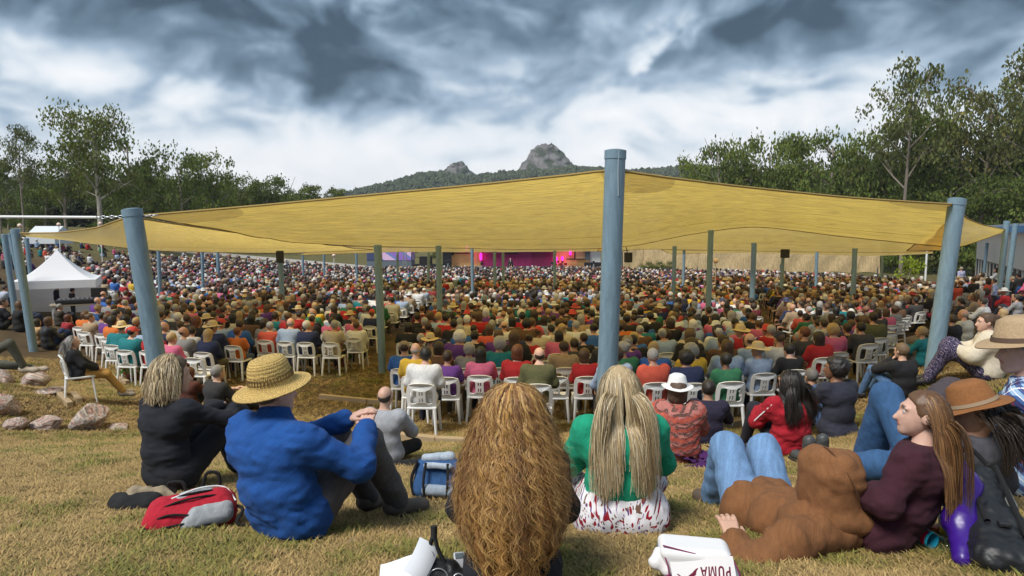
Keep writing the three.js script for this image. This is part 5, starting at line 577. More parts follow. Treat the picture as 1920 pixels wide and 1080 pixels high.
// woman in black, short streaked hair
{
  const w = sit('person', 'woman in black with short streaked blonde hair sitting on the grass', [322, 918], 672, -0.5, { female: true, bulk: 0.92, noHand: 'RL', skin: SKINS[1], over: { elR: [0.27, 0.44, -0.24], wrR: [0.1, 0.47, -0.44], elL: [-0.22, 0.36, -0.18], wrL: [-0.02, 0.46, -0.42], shR: [0.165, 0.545, -0.01], shL: [-0.165, 0.535, 0], kn: [0.12, 0.47, -0.42], headYaw: -0.3, headPitch: -0.05 }, top: { mat: fab([0.012, 0.014, 0.022]), t: 0.014, ws: [0.7, 2.4, 0.7], wr: 0.01, collar: -0.01, hem: 0.1 }, legs: { mat: fab([0.013, 0.013, 0.018]), t: 0.022, flare: 0.045 }, shoes: { mat: fab([0.02, 0.018, 0.016]) } });
  part(w.root, 'hair', fallingHair(w.J, w.clothF, { n: 3200, len: 0.15, seed: 5, lift: 1.0, partk: 0.12, grav: 0.34, vol: 0.022, wave: 0.006, step: 0.014, pal: [[0.66, 0.52, 0.3], [0.55, 0.41, 0.22], [0.2, 0.13, 0.07], [0.4, 0.29, 0.16], [0.72, 0.6, 0.4]], w0: 0.0022, w1: 0.001, low: -0.75 }), strandMat); const u = part(w.root, 'under_hair', capHair('bob', 0.009, 3), mat([0.11, 0.075, 0.042], 0.7)), f = hairFrame(w.J); u.position.copy(f.p); u.quaternion.copy(f.q);
}
// man in blue fleece with straw hat
const strawTex = noiseTex(512, 512, (u, v) => { const r = Math.sin(v * 190 + pn(u, v, 9, 9, 2) * 2) * 0.1, s = Math.sin(u * 420 + v * 90) * 0.07, a = 0.83 + r + s + pn(u, v, 20, 20, 4) * 0.2; return [a, a * 0.95, a * 0.8]; });
const strawHat = mat([0.78, 0.59, 0.28], 0.85, { map: strawTex, bumpMap: strawTex, bumpScale: 0.004, side: THREE.DoubleSide });
{
  const m = sit('person', 'man in bright blue fleece and straw hat sitting on the grass', [545, 1008], 690, -0.6, { bulk: 1.1, skin: SKINS[4], curl: { R: 0.35, L: 0.3 }, over: { pelvis: [0, 0.14, 0], waist: [0, 0.28, 0.06], chest: [-0.05, 0.45, 0.06], neck: [-0.08, 0.6, 0.02], head: [-0.1, 0.735, 0.0], shR: [0.14, 0.52, 0.02], shL: [-0.25, 0.525, 0.06], elR: [0.3, 0.37, -0.2], wrR: [0.13, 0.485, -0.4], elL: [-0.28, 0.36, -0.2], wrL: [-0.04, 0.5, -0.42], kn: [0.13, 0.46, -0.4], palmR: [0, -1, -0.2], palmL: [0, -1, -0.2], headYaw: -0.15, headPitch: 0.05 }, top: { name: 'fleece', mat: fab([0.012, 0.085, 0.33], { rough: 1 }), t: 0.026, wr: 0.013, wf: 12, ws: [0.8, 1.5, 0.8], collar: 0.06, hem: 0.12 }, legs: { mat: fab([0.12, 0.11, 0.115]), t: 0.024, wr: 0.008 }, shoes: { mat: mat([0.12, 0.095, 0.08], 0.8), boot: 0.05 }, hair: { style: 'short', s: 0.9, mat: mat([0.16, 0.1, 0.06], 0.7) } });
  const f = hairFrame(m.J), pr = [[0.001, 0.178], [0.05, 0.18], [0.078, 0.172], [0.092, 0.145], [0.1, 0.1], [0.106, 0.06], [0.112, 0.046], [0.13, 0.036], [0.155, 0.026], [0.18, 0.026], [0.183, 0.02], [0.155, 0.018], [0.11, 0.036], [0.1, 0.05]].map(p => new THREE.Vector2(...p)), g = new THREE.LatheGeometry(pr, 72); g.scale(0.96, 1, 1.08); const hat = part(m.root, 'straw_hat', g, strawHat); hat.position.copy(f.p); hat.quaternion.copy(f.q); hat.rotateX(0.16);
  const gs = []; for (let k = 0; k < 84; k++) { const a = k / 84 * 6.283, b = a + 0.075 * (k % 2 ? 1 : -1); gs.push(tube([[Math.cos(a) * 0.105, 0.066, Math.sin(a) * 0.114], [Math.cos(b) * 0.1025, 0.1, Math.sin(b) * 0.111]], 0.0022, 2, 4)); } part(hat, 'open_weave_band', merge(gs), mat([0.2, 0.13, 0.05], 0.9));
}
// woman with long curly hair, from behind
{
  const p = onG(962, 1112), w = person('person', 'woman in black with very long curly golden brown hair', arr(p), 0, null, { scale: scaleTo(p, [962, 716], 0, 0.88), cell: 0.011, female: true, noHand: 'RL', skin: SKINS[0], bulk: 0.88, over: { sh: [0.15, 0.53, -0.02], el: [0.22, 0.31, -0.12], wr: [0.1, 0.33, -0.36], chest: [0, 0.45, -0.02], waist: [0, 0.27, 0.0] }, top: { mat: fab([0.012, 0.014, 0.02]), t: 0.02, hem: 0.1 }, legs: { mat: fab([0.014, 0.014, 0.018]), t: 0.02 }, shoes: { mat: black } });
  const R = rngOf(71), L = [], hp = V(...w.J.head), pal = [[0.47, 0.26, 0.075], [0.36, 0.18, 0.05], [0.24, 0.11, 0.032], [0.56, 0.34, 0.12], [0.15, 0.065, 0.022], [0.3, 0.14, 0.04], [0.5, 0.3, 0.1]];
  const RX = t => tab([[0, 0.025], [0.02, 0.08], [0.05, 0.113], [0.1, 0.135], [0.2, 0.17], [0.32, 0.21], [0.45, 0.228], [0.58, 0.215], [0.68, 0.175], [0.8, 0.12]], t), RZ = t => tab([[0, 0.02], [0.02, 0.07], [0.05, 0.105], [0.1, 0.125], [0.2, 0.155], [0.32, 0.2], [0.45, 0.225], [0.62, 0.235], [0.78, 0.22]], t);
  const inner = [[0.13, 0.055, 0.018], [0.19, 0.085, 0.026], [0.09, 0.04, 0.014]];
  for (let c = 0; c < 540; c++) { // wavy locks, each of several strands
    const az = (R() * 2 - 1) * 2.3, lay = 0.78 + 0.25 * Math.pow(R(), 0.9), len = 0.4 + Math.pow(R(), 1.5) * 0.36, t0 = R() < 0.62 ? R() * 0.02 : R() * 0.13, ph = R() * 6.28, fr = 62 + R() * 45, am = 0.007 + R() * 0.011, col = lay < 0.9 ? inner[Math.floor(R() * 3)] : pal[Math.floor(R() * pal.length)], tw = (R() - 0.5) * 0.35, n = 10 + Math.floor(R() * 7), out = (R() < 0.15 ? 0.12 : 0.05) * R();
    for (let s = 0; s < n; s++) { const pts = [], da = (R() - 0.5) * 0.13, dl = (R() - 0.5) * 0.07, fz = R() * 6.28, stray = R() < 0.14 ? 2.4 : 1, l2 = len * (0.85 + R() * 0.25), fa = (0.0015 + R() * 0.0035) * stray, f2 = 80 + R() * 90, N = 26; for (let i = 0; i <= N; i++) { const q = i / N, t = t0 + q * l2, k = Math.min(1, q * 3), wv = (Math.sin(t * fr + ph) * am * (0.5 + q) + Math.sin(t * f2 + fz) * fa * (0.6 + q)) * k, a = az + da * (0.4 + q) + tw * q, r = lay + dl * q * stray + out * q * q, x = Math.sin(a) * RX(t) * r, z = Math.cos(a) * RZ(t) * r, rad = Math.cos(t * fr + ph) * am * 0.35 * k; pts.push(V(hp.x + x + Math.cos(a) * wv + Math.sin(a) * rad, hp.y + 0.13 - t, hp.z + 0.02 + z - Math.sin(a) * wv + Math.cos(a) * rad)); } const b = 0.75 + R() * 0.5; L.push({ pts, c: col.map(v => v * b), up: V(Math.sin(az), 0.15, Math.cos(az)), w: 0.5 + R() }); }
  }
  for (let c = 0; c < 700; c++) { const az = (R() * 2 - 1) * 2.2, l0 = 1.02 + R() * 0.05, t0 = R() * 0.35, len = 0.1 + R() * 0.3, ph = R() * 6, fr = 60 + R() * 70, am = 0.006 + R() * 0.01, pts = []; for (let i = 0; i <= 16; i++) { const q = i / 16, t = t0 + q * len, a = az + Math.sin(t * fr * 0.4 + ph) * 0.05, r = l0 + q * q * 0.14; pts.push(V(hp.x + Math.sin(a) * RX(t) * r + Math.sin(t * fr + ph) * am, hp.y + 0.13 - t, hp.z + 0.02 + Math.cos(a) * RZ(t) * r + Math.cos(t * fr + ph) * am)); } const col = pal[Math.floor(R() * pal.length)]; L.push({ pts, c: col, up: V(Math.sin(az), 0.15, Math.cos(az)), w: 0.45 }); }
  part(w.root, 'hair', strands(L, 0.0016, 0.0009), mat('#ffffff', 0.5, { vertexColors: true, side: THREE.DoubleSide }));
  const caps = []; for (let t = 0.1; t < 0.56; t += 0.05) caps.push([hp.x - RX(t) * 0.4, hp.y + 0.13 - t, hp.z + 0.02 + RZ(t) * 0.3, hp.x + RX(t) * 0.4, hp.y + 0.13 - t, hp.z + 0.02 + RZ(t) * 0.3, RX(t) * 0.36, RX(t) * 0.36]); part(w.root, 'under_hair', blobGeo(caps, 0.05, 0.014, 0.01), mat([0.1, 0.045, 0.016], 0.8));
}
// woman in green cardigan with long fair hair
const floral = noiseTex(512, 512, (u, v) => { const a = pn(u, v, 3.2, 3.2, 3), b = pn(u, v, 6, 6, 8), c = pn(u, v, 5, 5, 15); return a > 0.3 ? [0.6, 0.07, 0.16] : b > 0.36 ? [0.45, 0.33, 0.27] : c > 0.42 ? [0.4, 0.25, 0.5] : [0.93, 0.92, 0.93]; }); floral.repeat.set(2.2, 2.2);
{
  const w = sit('person', 'woman in emerald green cardigan with long fair hair and floral skirt', [1160, 990], 692, 0.03, { female: true, noHand: 'RL', skin: SKINS[1], over: { elR: [0.26, 0.32, -0.1], wrR: [0.08, 0.28, -0.34], elL: [-0.26, 0.32, -0.1], wrL: [-0.08, 0.28, -0.34], waist: [0, 0.27, 0.02], kn: [0.26, 0.16, -0.42], an: [0.1, 0.08, -0.5] }, top: { name: 'cardigan', mat: fab([0.008, 0.36, 0.2]), t: 0.02, wr: 0.008, hem: -0.02 }, legs: { name: 'skirt', skirt: true, mat: mat([0.85, 0.85, 0.86], 0.9, { map: floral }), extra: [[-0.12, 0.08, 0.07, 0.12, 0.08, 0.07, 0.105, 0.105]] }, shoes: { mat: black } });
  const pal = [[0.55, 0.4, 0.2], [0.62, 0.5, 0.3], [0.42, 0.3, 0.16], [0.27, 0.19, 0.11], [0.68, 0.58, 0.4]]; part(w.root, 'hair', fallingHair(w.J, w.clothF, { n: 3200, len: 0.56, seed: 9, lift: 0.3, partk: 0.35, grav: 0.42, vol: 0.012, wave: 0.008, freq: 0.35, pal, w0: 0.0017, w1: 0.0007 }), strandMat); const u = part(w.root, 'under_hair', capHair('short', 0.009, 3), mat([0.42, 0.31, 0.17], 0.6)), f = hairFrame(w.J); u.position.copy(f.p); u.quaternion.copy(f.q);
}
// woman in patterned shawl and white hat
const shawl = noiseTex(512, 512, (u, v) => { const z = Math.sin((v + Math.abs(((u * 26) % 1) - 0.5) * 0.02 + pn(u, v, 3, 3, 5) * 0.03) * 44), a = pn(u, v, 24, 10, 4), b = pn(u, v, 50, 40, 8), c = pn(u, v, 2, 6, 13); return b > 0.25 ? [0.85, 0.6, 0.55] : z + a * 2 > 0.7 ? [0.8, 0.34, 0.2] : z + a > 0 ? [0.62, 0.28, 0.3] : c > 0 ? [0.35, 0.27, 0.24] : [0.7, 0.45, 0.42]; }); shawl.repeat.set(1.6, 1.6);
sit('person', 'woman in orange pink patterned shawl and white hat', [1268, 868], 712, -0.1, { female: true, bulk: 1.05, noHand: 'RL', top: { name: 'shawl', mat: mat([0.95, 0.9, 0.88], 0.95, { map: shawl, bumpMap: shawl, bumpScale: 0.006 }), t: 0.03, k: 0.1, hem: 0.12, wr: 0.01 }, legs: { mat: fab([0.1, 0.02, 0.16]) }, shoes: { mat: black }, hair: { style: 'bob', mat: mat([0.1, 0.06, 0.04], 0.7) }, hat: { kind: 'fedora', mat: mat([0.75, 0.74, 0.72], 0.8), s: 1.08 } });
{ const p = onG(1270, 876), t = topMesh('blanket', blobGeo([[-0.3, 0.015, 0.1, 0.3, 0.015, 0.1, 0.03, 0.03], [-0.28, 0.01, -0.25, 0.28, 0.01, -0.25, 0.03, 0.03], [-0.3, 0.015, 0.1, -0.28, 0.01, -0.25, 0.03, 0.03], [0.3, 0.015, 0.1, 0.28, 0.01, -0.25, 0.03, 0.03], [0, 0.01, 0.1, 0, 0.01, -0.25, 0.03, 0.03]], 0.25, 0.015, 0.02), fab([0.07, 0.012, 0.11]), 'dark purple blanket under the woman in patterned shawl', 'blanket'); t.position.copy(p); }
sit('person', 'man in dark navy jumper beside the patterned shawl', [1326, 836], 714, -0.25, { noHand: 'RL', skin: SKINS[2], top: { mat: fab([0.022, 0.018, 0.045]), t: 0.022 }, legs: { mat: fab([0.02, 0.025, 0.05]) }, shoes: { mat: black }, hair: { style: 'short', mat: mat([0.02, 0.015, 0.012], 0.6) } });
{ // woman in red hoodie
  const w = sit('person', 'woman in red hoodie with white sleeve stripes and long black hair', [1478, 858], 697, 0.15, { female: true, noHand: 'RL', skin: SKINS[2], over: { headYaw: 0.2 }, top: { name: 'hoodie', mat: fab([0.42, 0.008, 0.022]), t: 0.026, wr: 0.014, hem: 0.12, extra: [[-0.07, 0.53, 0.07, 0.07, 0.53, 0.07, 0.055, 0.055]] }, legs: { mat: fab([0.02, 0.02, 0.03]) }, shoes: { mat: black } });
  part(w.root, 'hair', fallingHair(w.J, w.clothF, { n: 1300, len: 0.42, seed: 3, lift: 0.25, partk: 0.4, grav: 0.36, vol: 0.03, wave: 0.004, pal: [[0.02, 0.015, 0.013], [0.035, 0.024, 0.018], [0.014, 0.011, 0.01]], w0: 0.0034, w1: 0.0016 }), strandMat); const u = part(w.root, 'under_hair', capHair('short', 0.01, 3), mat([0.016, 0.012, 0.01], 0.5)), f = hairFrame(w.J); u.position.copy(f.p); u.quaternion.copy(f.q);
  for (const o of [0, 0.026]) { const a = V(...w.J.shL), b = V(...w.J.elL), n = V(-0.75, 0.2, 0.62).normalize(); part(w.root, 'sleeve_stripe', tube([a.clone().lerp(b, -0.05).addScaledVector(n, 0.083).add(V(o, 0, 0.006)), a.clone().lerp(b, 0.5).addScaledVector(n, 0.08).add(V(o, 0, 0.006)), a.clone().lerp(b, 1).addScaledVector(n, 0.072).add(V(o, 0, 0.006))], 0.0075, 14, 5), mat([0.8, 0.8, 0.8], 0.8)); }
}
sit('person', 'young man in charcoal navy jumper with short black hair', [1566, 818], 672, 0.35, { skin: SKINS[3], bulk: 0.98, over: { headYaw: 0.55, wr: [0.06, 0.36, -0.36] }, top: { mat: fab([0.028, 0.03, 0.05]), t: 0.022, ws: [0.8, 2, 0.8], hem: 0.1, extra: [[-0.1, 0.06, 0.09, 0.1, 0.06, 0.09, 0.1, 0.1]] }, legs: { mat: denim([0.05, 0.1, 0.22]) }, shoes: { mat: black }, hair: { style: 'fluffy', mat: mat([0.012, 0.01, 0.01], 0.55) } });
sit('person', 'dark clothed person between red hoodie and navy jumper', [1520, 800], 692, 0.1, { noHand: 'RL', top: { mat: fab([0.012, 0.012, 0.014]) }, legs: { mat: fab([0.02, 0.02, 0.02]) }, shoes: { mat: black }, hair: { style: 'short', mat: mat([0.12, 0.11, 0.1], 0.6) } });
// person lying back in brown hoodie and jeans
{
  const root = onG(1430, 985), J = local(root, { pelvis: [1425, 952, 3.0], waist: [1472, 975, 2.82], chest: [1538, 992, 2.64], neck: [1566, 956, 2.6], head: [1563, 902, 2.6], shR: [1616, 985, 2.66], shL: [1480, 1016, 2.44], elL: [1398, 1082, 2.34], wrL: [1376, 1012, 2.5], elR: [1612, 1068, 2.6], wrR: [1550, 1085, 2.55], hipL: [1395, 950, 2.98], hipR: [1448, 938, 3.12], knL: [1362, 838, 3.28], knR: [1432, 842, 3.42], anL: [1342, 930, 3.5], anR: [1412, 905, 3.7], toeL: [1318, 934, 3.56], toeR: [1392, 905, 3.78] }); J.headYaw = 0.9; J.headPitch = 0.15; J.palmL = [0.6, -0.2, -0.4];
  const w = person('person', 'reclining person in brown hooded jacket and light blue jeans', arr(root), 0, null, { over: J, slope: false, bulk: 0.96, cell: 0.011, noHand: 'R', curl: { L: 0.4 }, skin: SKINS[1], top: { name: 'hooded_jacket', mat: fab([0.24, 0.1, 0.035]), t: 0.028, wr: 0.015, wf: 9, k: 0.022, ws: [1.5, 0.8, 1.2], hem: 0.06 }, legs: { name: 'jeans', mat: denim([0.2, 0.36, 0.62]), t: 0.026, flare: 0.02, wr: 0.009 }, shoes: { mat: mat([0.1, 0.07, 0.05], 0.8) } });
  const h = V(...w.J.head), F = capF([[h.x, h.y + 0.03, h.z + 0.015, h.x + 0.0, h.y - 0.04, h.z, 0.112, 0.108], [h.x + 0.075, h.y + 0.095, h.z - 0.02, h.x + 0.02, h.y + 0.05, h.z + 0.0, 0.028, 0.085], [h.x - 0.05, h.y + 0.06, h.z - 0.06, h.x - 0.05, h.y - 0.06, h.z - 0.06, 0.07, 0.075], [h.x, h.y - 0.08, h.z, ...w.J.neck, 0.1, 0.11], [w.J.neck[0] - 0.09, w.J.neck[1] - 0.02, w.J.neck[2] + 0.05, w.J.neck[0] + 0.08, w.J.neck[1] - 0.03, w.J.neck[2] + 0.06, 0.05, 0.05]], 0.045), W = wrinkle(0.011, 10, 4); part(w.root, 'hood', surfNet((x, y, z) => F(x, y, z) + W(x, y, z), [h.x - 0.25, h.y - 0.28, h.z - 0.25], [h.x + 0.25, h.y + 0.22, h.z + 0.25], 0.01), fab([0.26, 0.11, 0.04]));
  part(w.root, 'hood_seam', tube([0, 1, 2, 3, 4, 5, 6].map(i => { const a = -0.4 + i * 0.42; return V(h.x + 0.02 - 0.06 * Math.sin(a), h.y + 0.02 + Math.sin(a) * 0.125, h.z + 0.012 + Math.cos(a) * 0.116); }), 0.0035, 24, 5), fab([0.17, 0.07, 0.025]));
}
// woman in maroon top, long brown hair, looking left
{
  const p = onG(1660, 1030), w = person('person', 'woman in maroon top with long straight brown hair, looking left', arr(p), 0.75, null, { scale: scaleTo(p, [1740, 704], 0, 0.94), cell: 0.011, female: true, skin: SKINS[4], bulk: 0.88, headCell: 0.006, over: { waist: [0.03, 0.27, 0.08], chest: [0.05, 0.45, 0.13], neck: [0.06, 0.6, 0.135], head: [0.06, 0.745, 0.115], shR: [0.21, 0.54, 0.13], shL: [-0.1, 0.53, 0.12], elR: [0.26, 0.3, 0.08], wrR: [0.12, 0.24, -0.12], elL: [-0.22, 0.33, 0.05], wrL: [-0.1, 0.3, -0.2], knL: [0.22, 0.2, -0.38], knR: [0.36, 0.24, -0.34], anL: [0.56, 0.09, -0.66], anR: [0.7, 0.1, -0.66], headYaw: 0.42, headPitch: 0.12 }, top: { mat: fab([0.055, 0.01, 0.022]), t: 0.032, hem: 0.12, wr: 0.012 }, legs: { mat: fab([0.34, 0.25, 0.2]), t: 0.022 }, shoes: { mat: mat([0.012, 0.012, 0.012], 0.4), boot: 0.04 }, curl: { R: 0.6, L: 0.6 } });
  part(w.root, 'hair', fallingHair(w.J, w.clothF, { n: 3200, len: 0.5, seed: 12, lift: 0.2, partk: 0.35, grav: 0.44, vol: 0.01, wave: 0.004, freq: 0.3, pal: [[0.15, 0.07, 0.03], [0.22, 0.11, 0.045], [0.1, 0.05, 0.024], [0.33, 0.18, 0.07], [0.13, 0.065, 0.03]], w0: 0.0017, w1: 0.0008 }), strandMat); const u = part(w.root, 'under_hair', capHair('short', 0.009, 3), mat([0.12, 0.06, 0.028], 0.5)), f = hairFrame(w.J); u.position.copy(f.p); u.quaternion.copy(f.q); u.scale.set(0.96, 0.98, 0.98);
  const sockTex = noiseTex(8, 64, (u, v) => Math.sin(v * 50) > 0 ? [0.75, 0.06, 0.12] : [0.03, 0.03, 0.03]); for (const s of ['L']) { const a = V(...w.J['an' + s]), k = V(...w.J['kn' + s]); part(w.root, 'sock', cyl(0.052, 0.058, a, a.clone().lerp(k, 0.28), 18), mat('#ffffff', 0.9, { map: sockTex })); }
}
// man in brown felt hat leaning back, jeans
{
  const root = onG(1800, 935), J = local(root, { pelvis: [1772, 915, 3.55], waist: [1795, 880, 3.5], chest: [1815, 845, 3.45], neck: [1828, 808, 3.42], head: [1832, 775, 3.4], shR: [1862, 828, 3.5], shL: [1780, 826, 3.4], elL: [1745, 872, 3.3], wrL: [1772, 812, 3.45], elR: [1880, 900, 3.5], wrR: [1868, 950, 3.5], hipL: [1745, 915, 3.5], hipR: [1785, 912, 3.7], knL: [1662, 742, 3.85], knR: [1650, 872, 3.7], anL: [1628, 862, 4.05], anR: [1560, 880, 3.9], toeL: [1612, 876, 4.12], toeR: [1540, 872, 3.95] }); J.headYaw = 1.0; J.headPitch = -0.12;
  const w = person('person', 'man in brown felt hat and grey jumper leaning back, knee raised', arr(root), 0, null, { over: J, slope: false, cell: 0.011, skin: SKINS[2], noHand: 'R', top: { mat: fab([0.1, 0.1, 0.12]), t: 0.022 }, legs: { name: 'jeans', mat: denim([0.045, 0.13, 0.29]), t: 0.028, flare: 0.03 }, shoes: { mat: mat([0.02, 0.02, 0.02], 0.5), boot: 0.06 } });
  const f = hairFrame(w.J), hat = part(w.root, 'felt_hat', hatGeo('fedora'), mat([0.3, 0.12, 0.035], 0.85, { map: cloth })); hat.position.copy(f.p); hat.quaternion.copy(f.q); hat.rotateX(-0.28); hat.scale.set(1.1, 1.15, 1.1); part(hat, 'hat_band', new THREE.CylinderGeometry(0.1, 0.105, 0.016, 32, 1, true).scale(0.96, 1, 1.09).translate(0, 0.062, 0), mat([0.3, 0.22, 0.14], 0.8));
  part(w.root, 'hair', fallingHair(w.J, w.clothF, { n: 700, len: 0.34, maxY: 0.15, seed: 8, lift: 0.2, partk: 0.5, vol: 0.02, wave: 0.01, pal: [[0.02, 0.015, 0.012], [0.045, 0.03, 0.02]], w0: 0.0022, w1: 0.001 }), strandMat); const bd = part(w.root, 'beard', capF ? blobGeo([[-0.025, -0.09, -0.075, 0.025, -0.09, -0.075, 0.02, 0.02], [0, -0.06, -0.1, 0, -0.06, -0.1, 0.014, 0.014]], 0.03, 0.006, 0.004) : null, mat([0.05, 0.04, 0.035], 0.9)); bd.position.copy(f.p); bd.quaternion.copy(f.q);
}
// man in plaid shirt and tan hat at the right edge
{
  const plaid = noiseTex(512, 512, (u, v) => { const s = (t, a, b) => (t % 1 + 1) % 1 > a && (t % 1 + 1) % 1 < b; let c = [0.62, 0.74, 0.86]; const hx = s(u * 4, 0, 0.42), hy = s(v * 4, 0, 0.42); if (hx) c = c.map((q, i) => q * [0.42, 0.52, 0.68][i]); if (hy) c = c.map((q, i) => q * [0.45, 0.52, 0.68][i]); if (s(u * 4, 0.66, 0.74) || s(v * 4, 0.66, 0.74)) c = [0.92, 0.92, 0.95]; if (s(u * 4, 0.2, 0.24) || s(v * 4, 0.2, 0.24)) c = [0.45, 0.16, 0.25]; return c; }); plaid.repeat.set(3.2, 3.2);
  const root = onG(1922, 925), w = person('person', 'man in blue plaid shirt and tan leather hat at right edge', arr(root), 0.85, null, { scale: clamp((at(1890, 592, -root.z).y - root.y) / 0.93, 0.8, 1.35), cell: 0.011, skin: SKINS[4], bulk: 1.1, noHand: 'RL', over: { headYaw: 0.35, headPitch: 0.02, kn: [0.15, 0.5, -0.36] }, top: { name: 'plaid_shirt', mat: mat('#ffffff', 0.9, { map: plaid }), t: 0.022, wr: 0.008, hem: 0.1, collar: 0.025 }, legs: { mat: fab([0.075, 0.06, 0.07]) }, shoes: { mat: black }, hair: { style: 'short', mat: mat([0.4, 0.37, 0.33], 0.7) } });
  const f = hairFrame(w.J), hat = part(w.root, 'leather_hat', hatGeo('fedora'), mat([0.5, 0.35, 0.2], 0.75, { map: cloth })); hat.position.copy(f.p); hat.quaternion.copy(f.q); hat.rotateX(-0.15); hat.scale.set(1.18, 1.15, 1.22); part(hat, 'hat_band', new THREE.CylinderGeometry(0.1, 0.105, 0.02, 32, 1, true).scale(0.96, 1, 1.09).translate(0, 0.062, 0), mat([0.1, 0.06, 0.04], 0.8));
}
// further people on the grass
const navyFl = noiseTex(256, 256, (u, v) => pn(u, v, 16, 16, 4) > 0.28 ? [0.8, 0.72, 0.8] : [0.05, 0.06, 0.2]); navyFl.repeat.set(3, 3);
const ground = [
  ['woman in cream shawl and navy floral skirt on right bank', [1850, 712], 588, 0.95, { female: true, skin: SKINS[4], over: { headYaw: 0.25 }, top: { name: 'shawl', mat: fab([0.72, 0.64, 0.5]), t: 0.044, k: 0.1, hem: 0.05 }, legs: { name: 'skirt', skirt: true, mat: mat('#ffffff', 0.9, { map: navyFl }) }, hair: { style: 'bun', mat: mat([0.08, 0.045, 0.025], 0.6) } }],
  ['person in black jacket and jeans with cheek on hands', [1690, 748], 645, 0.35, { skin: SKINS[1], over: { wr: [0.06, 0.6, -0.16], el: [0.2, 0.42, -0.3] }, top: { mat: fab([0.014, 0.014, 0.017]), t: 0.026 }, legs: { mat: denim([0.1, 0.2, 0.4]) }, hair: { style: 'short', mat: mat([0.14, 0.09, 0.05], 0.6) } }],
  ['woman in teal top hugging her knees beside the right post', [1728, 688], 613, 0.6, { female: true, top: { mat: fab([0.01, 0.2, 0.24]) }, legs: { mat: fab([0.1, 0.09, 0.08]) }, hair: { style: 'short', mat: mat([0.35, 0.24, 0.12], 0.6) } }],
  ['man in black jacket just right of the leaning post', [1783, 660], 590, 0.4, { top: { mat: fab([0.014, 0.014, 0.018]), t: 0.026 }, legs: { mat: fab([0.05, 0.04, 0.03]) }, hair: { style: 'short', mat: mat([0.08, 0.05, 0.03], 0.6) } }],
  ['balding man in pale linen shirt on right bank', [1806, 652], 580, 0.5, { top: { mat: fab([0.5, 0.47, 0.38]) }, legs: { mat: fab([0.12, 0.1, 0.08]) }, hair: { style: 'bald', mat: mat([0.3, 0.28, 0.26], 0.7) } }],
  ['man in white shirt near the paired blue posts', [1842, 618], 558, 0.6, { top: { mat: fab([0.7, 0.7, 0.7]) }, legs: { mat: fab([0.1, 0.08, 0.06]) }, hair: { style: 'short', mat: mat([0.05, 0.04, 0.035], 0.6) } }],
  ['balding man in grey hooded top beside the blue fleece', [722, 868], 727, -0.2, { skin: SKINS[1], noHand: 'RL', over: { kn: [0.24, 0.15, -0.34], an: [0.02, 0.08, -0.36] }, top: { name: 'hooded_top', mat: fab([0.42, 0.43, 0.46]), t: 0.028, extra: [[-0.06, 0.54, 0.07, 0.06, 0.54, 0.07, 0.05, 0.05]] }, legs: { mat: fab([0.015, 0.016, 0.018]) }, hair: { style: 'bald', mat: mat([0.04, 0.028, 0.02], 0.6) } }],
  ['man in dark grey shirt with cropped grey hair on open lawn', [408, 785], 686, -0.55, { skin: SKINS[1], bulk: 1.1, over: { kn: [0.16, 0.2, -0.46], an: [0.1, 0.08, -0.75] }, top: { mat: fab([0.035, 0.035, 0.038]), sleeve: 0.5 }, legs: { mat: fab([0.018, 0.018, 0.02]) }, hair: { style: 'short', mat: mat([0.22, 0.21, 0.2], 0.7) } }],
  ['woman in dark red knit half hidden by streaked blonde hair', [356, 770], 690, -0.3, { female: true, top: { mat: fab([0.1, 0.03, 0.02]) }, legs: { mat: fab([0.02, 0.02, 0.02]) }, hair: { style: 'long', mat: mat([0.09, 0.03, 0.016], 0.6) } }],
  ['woman in black leather jacket below the marquee', [92, 655], 595, -0.5, { female: true, top: { mat: mat([0.02, 0.022, 0.025], 0.5) }, legs: { mat: fab([0.02, 0.04, 0.12]) }, hair: { style: 'bob', mat: mat([0.09, 0.05, 0.03], 0.6) } }],
  ['long haired woman in black on left bank beside slim post', [38, 622], 565, -0.6, { female: true, top: { mat: fab([0.013, 0.013, 0.015]) }, legs: { mat: fab([0.03, 0.04, 0.08]) }, hair: { style: 'long', mat: mat([0.1, 0.06, 0.03], 0.6) } }],
  ['man in dark shirt cut by left edge on the bank', [6, 618], 550, -0.9, { top: { mat: fab([0.02, 0.02, 0.025]), sleeve: 0.5 }, legs: { mat: fab([0.05, 0.045, 0.035]) }, hair: { style: 'short', mat: mat([0.05, 0.04, 0.03], 0.6) } }],
  ['blonde woman in turquoise and red far left on bank', [33, 560], 532, -0.4, { female: true, top: { mat: fab([0.05, 0.35, 0.33]) }, legs: { mat: fab([0.3, 0.02, 0.06]) }, hair: { style: 'long', mat: mat([0.45, 0.27, 0.1], 0.6) } }],
  ['person in tan top sitting just right of the slim post', [70, 650], 598, -0.4, { top: { mat: fab([0.5, 0.32, 0.16]) }, legs: { mat: fab([0.03, 0.03, 0.04]) }, hair: { style: 'bob', mat: mat([0.03, 0.02, 0.015], 0.6) } }],
];
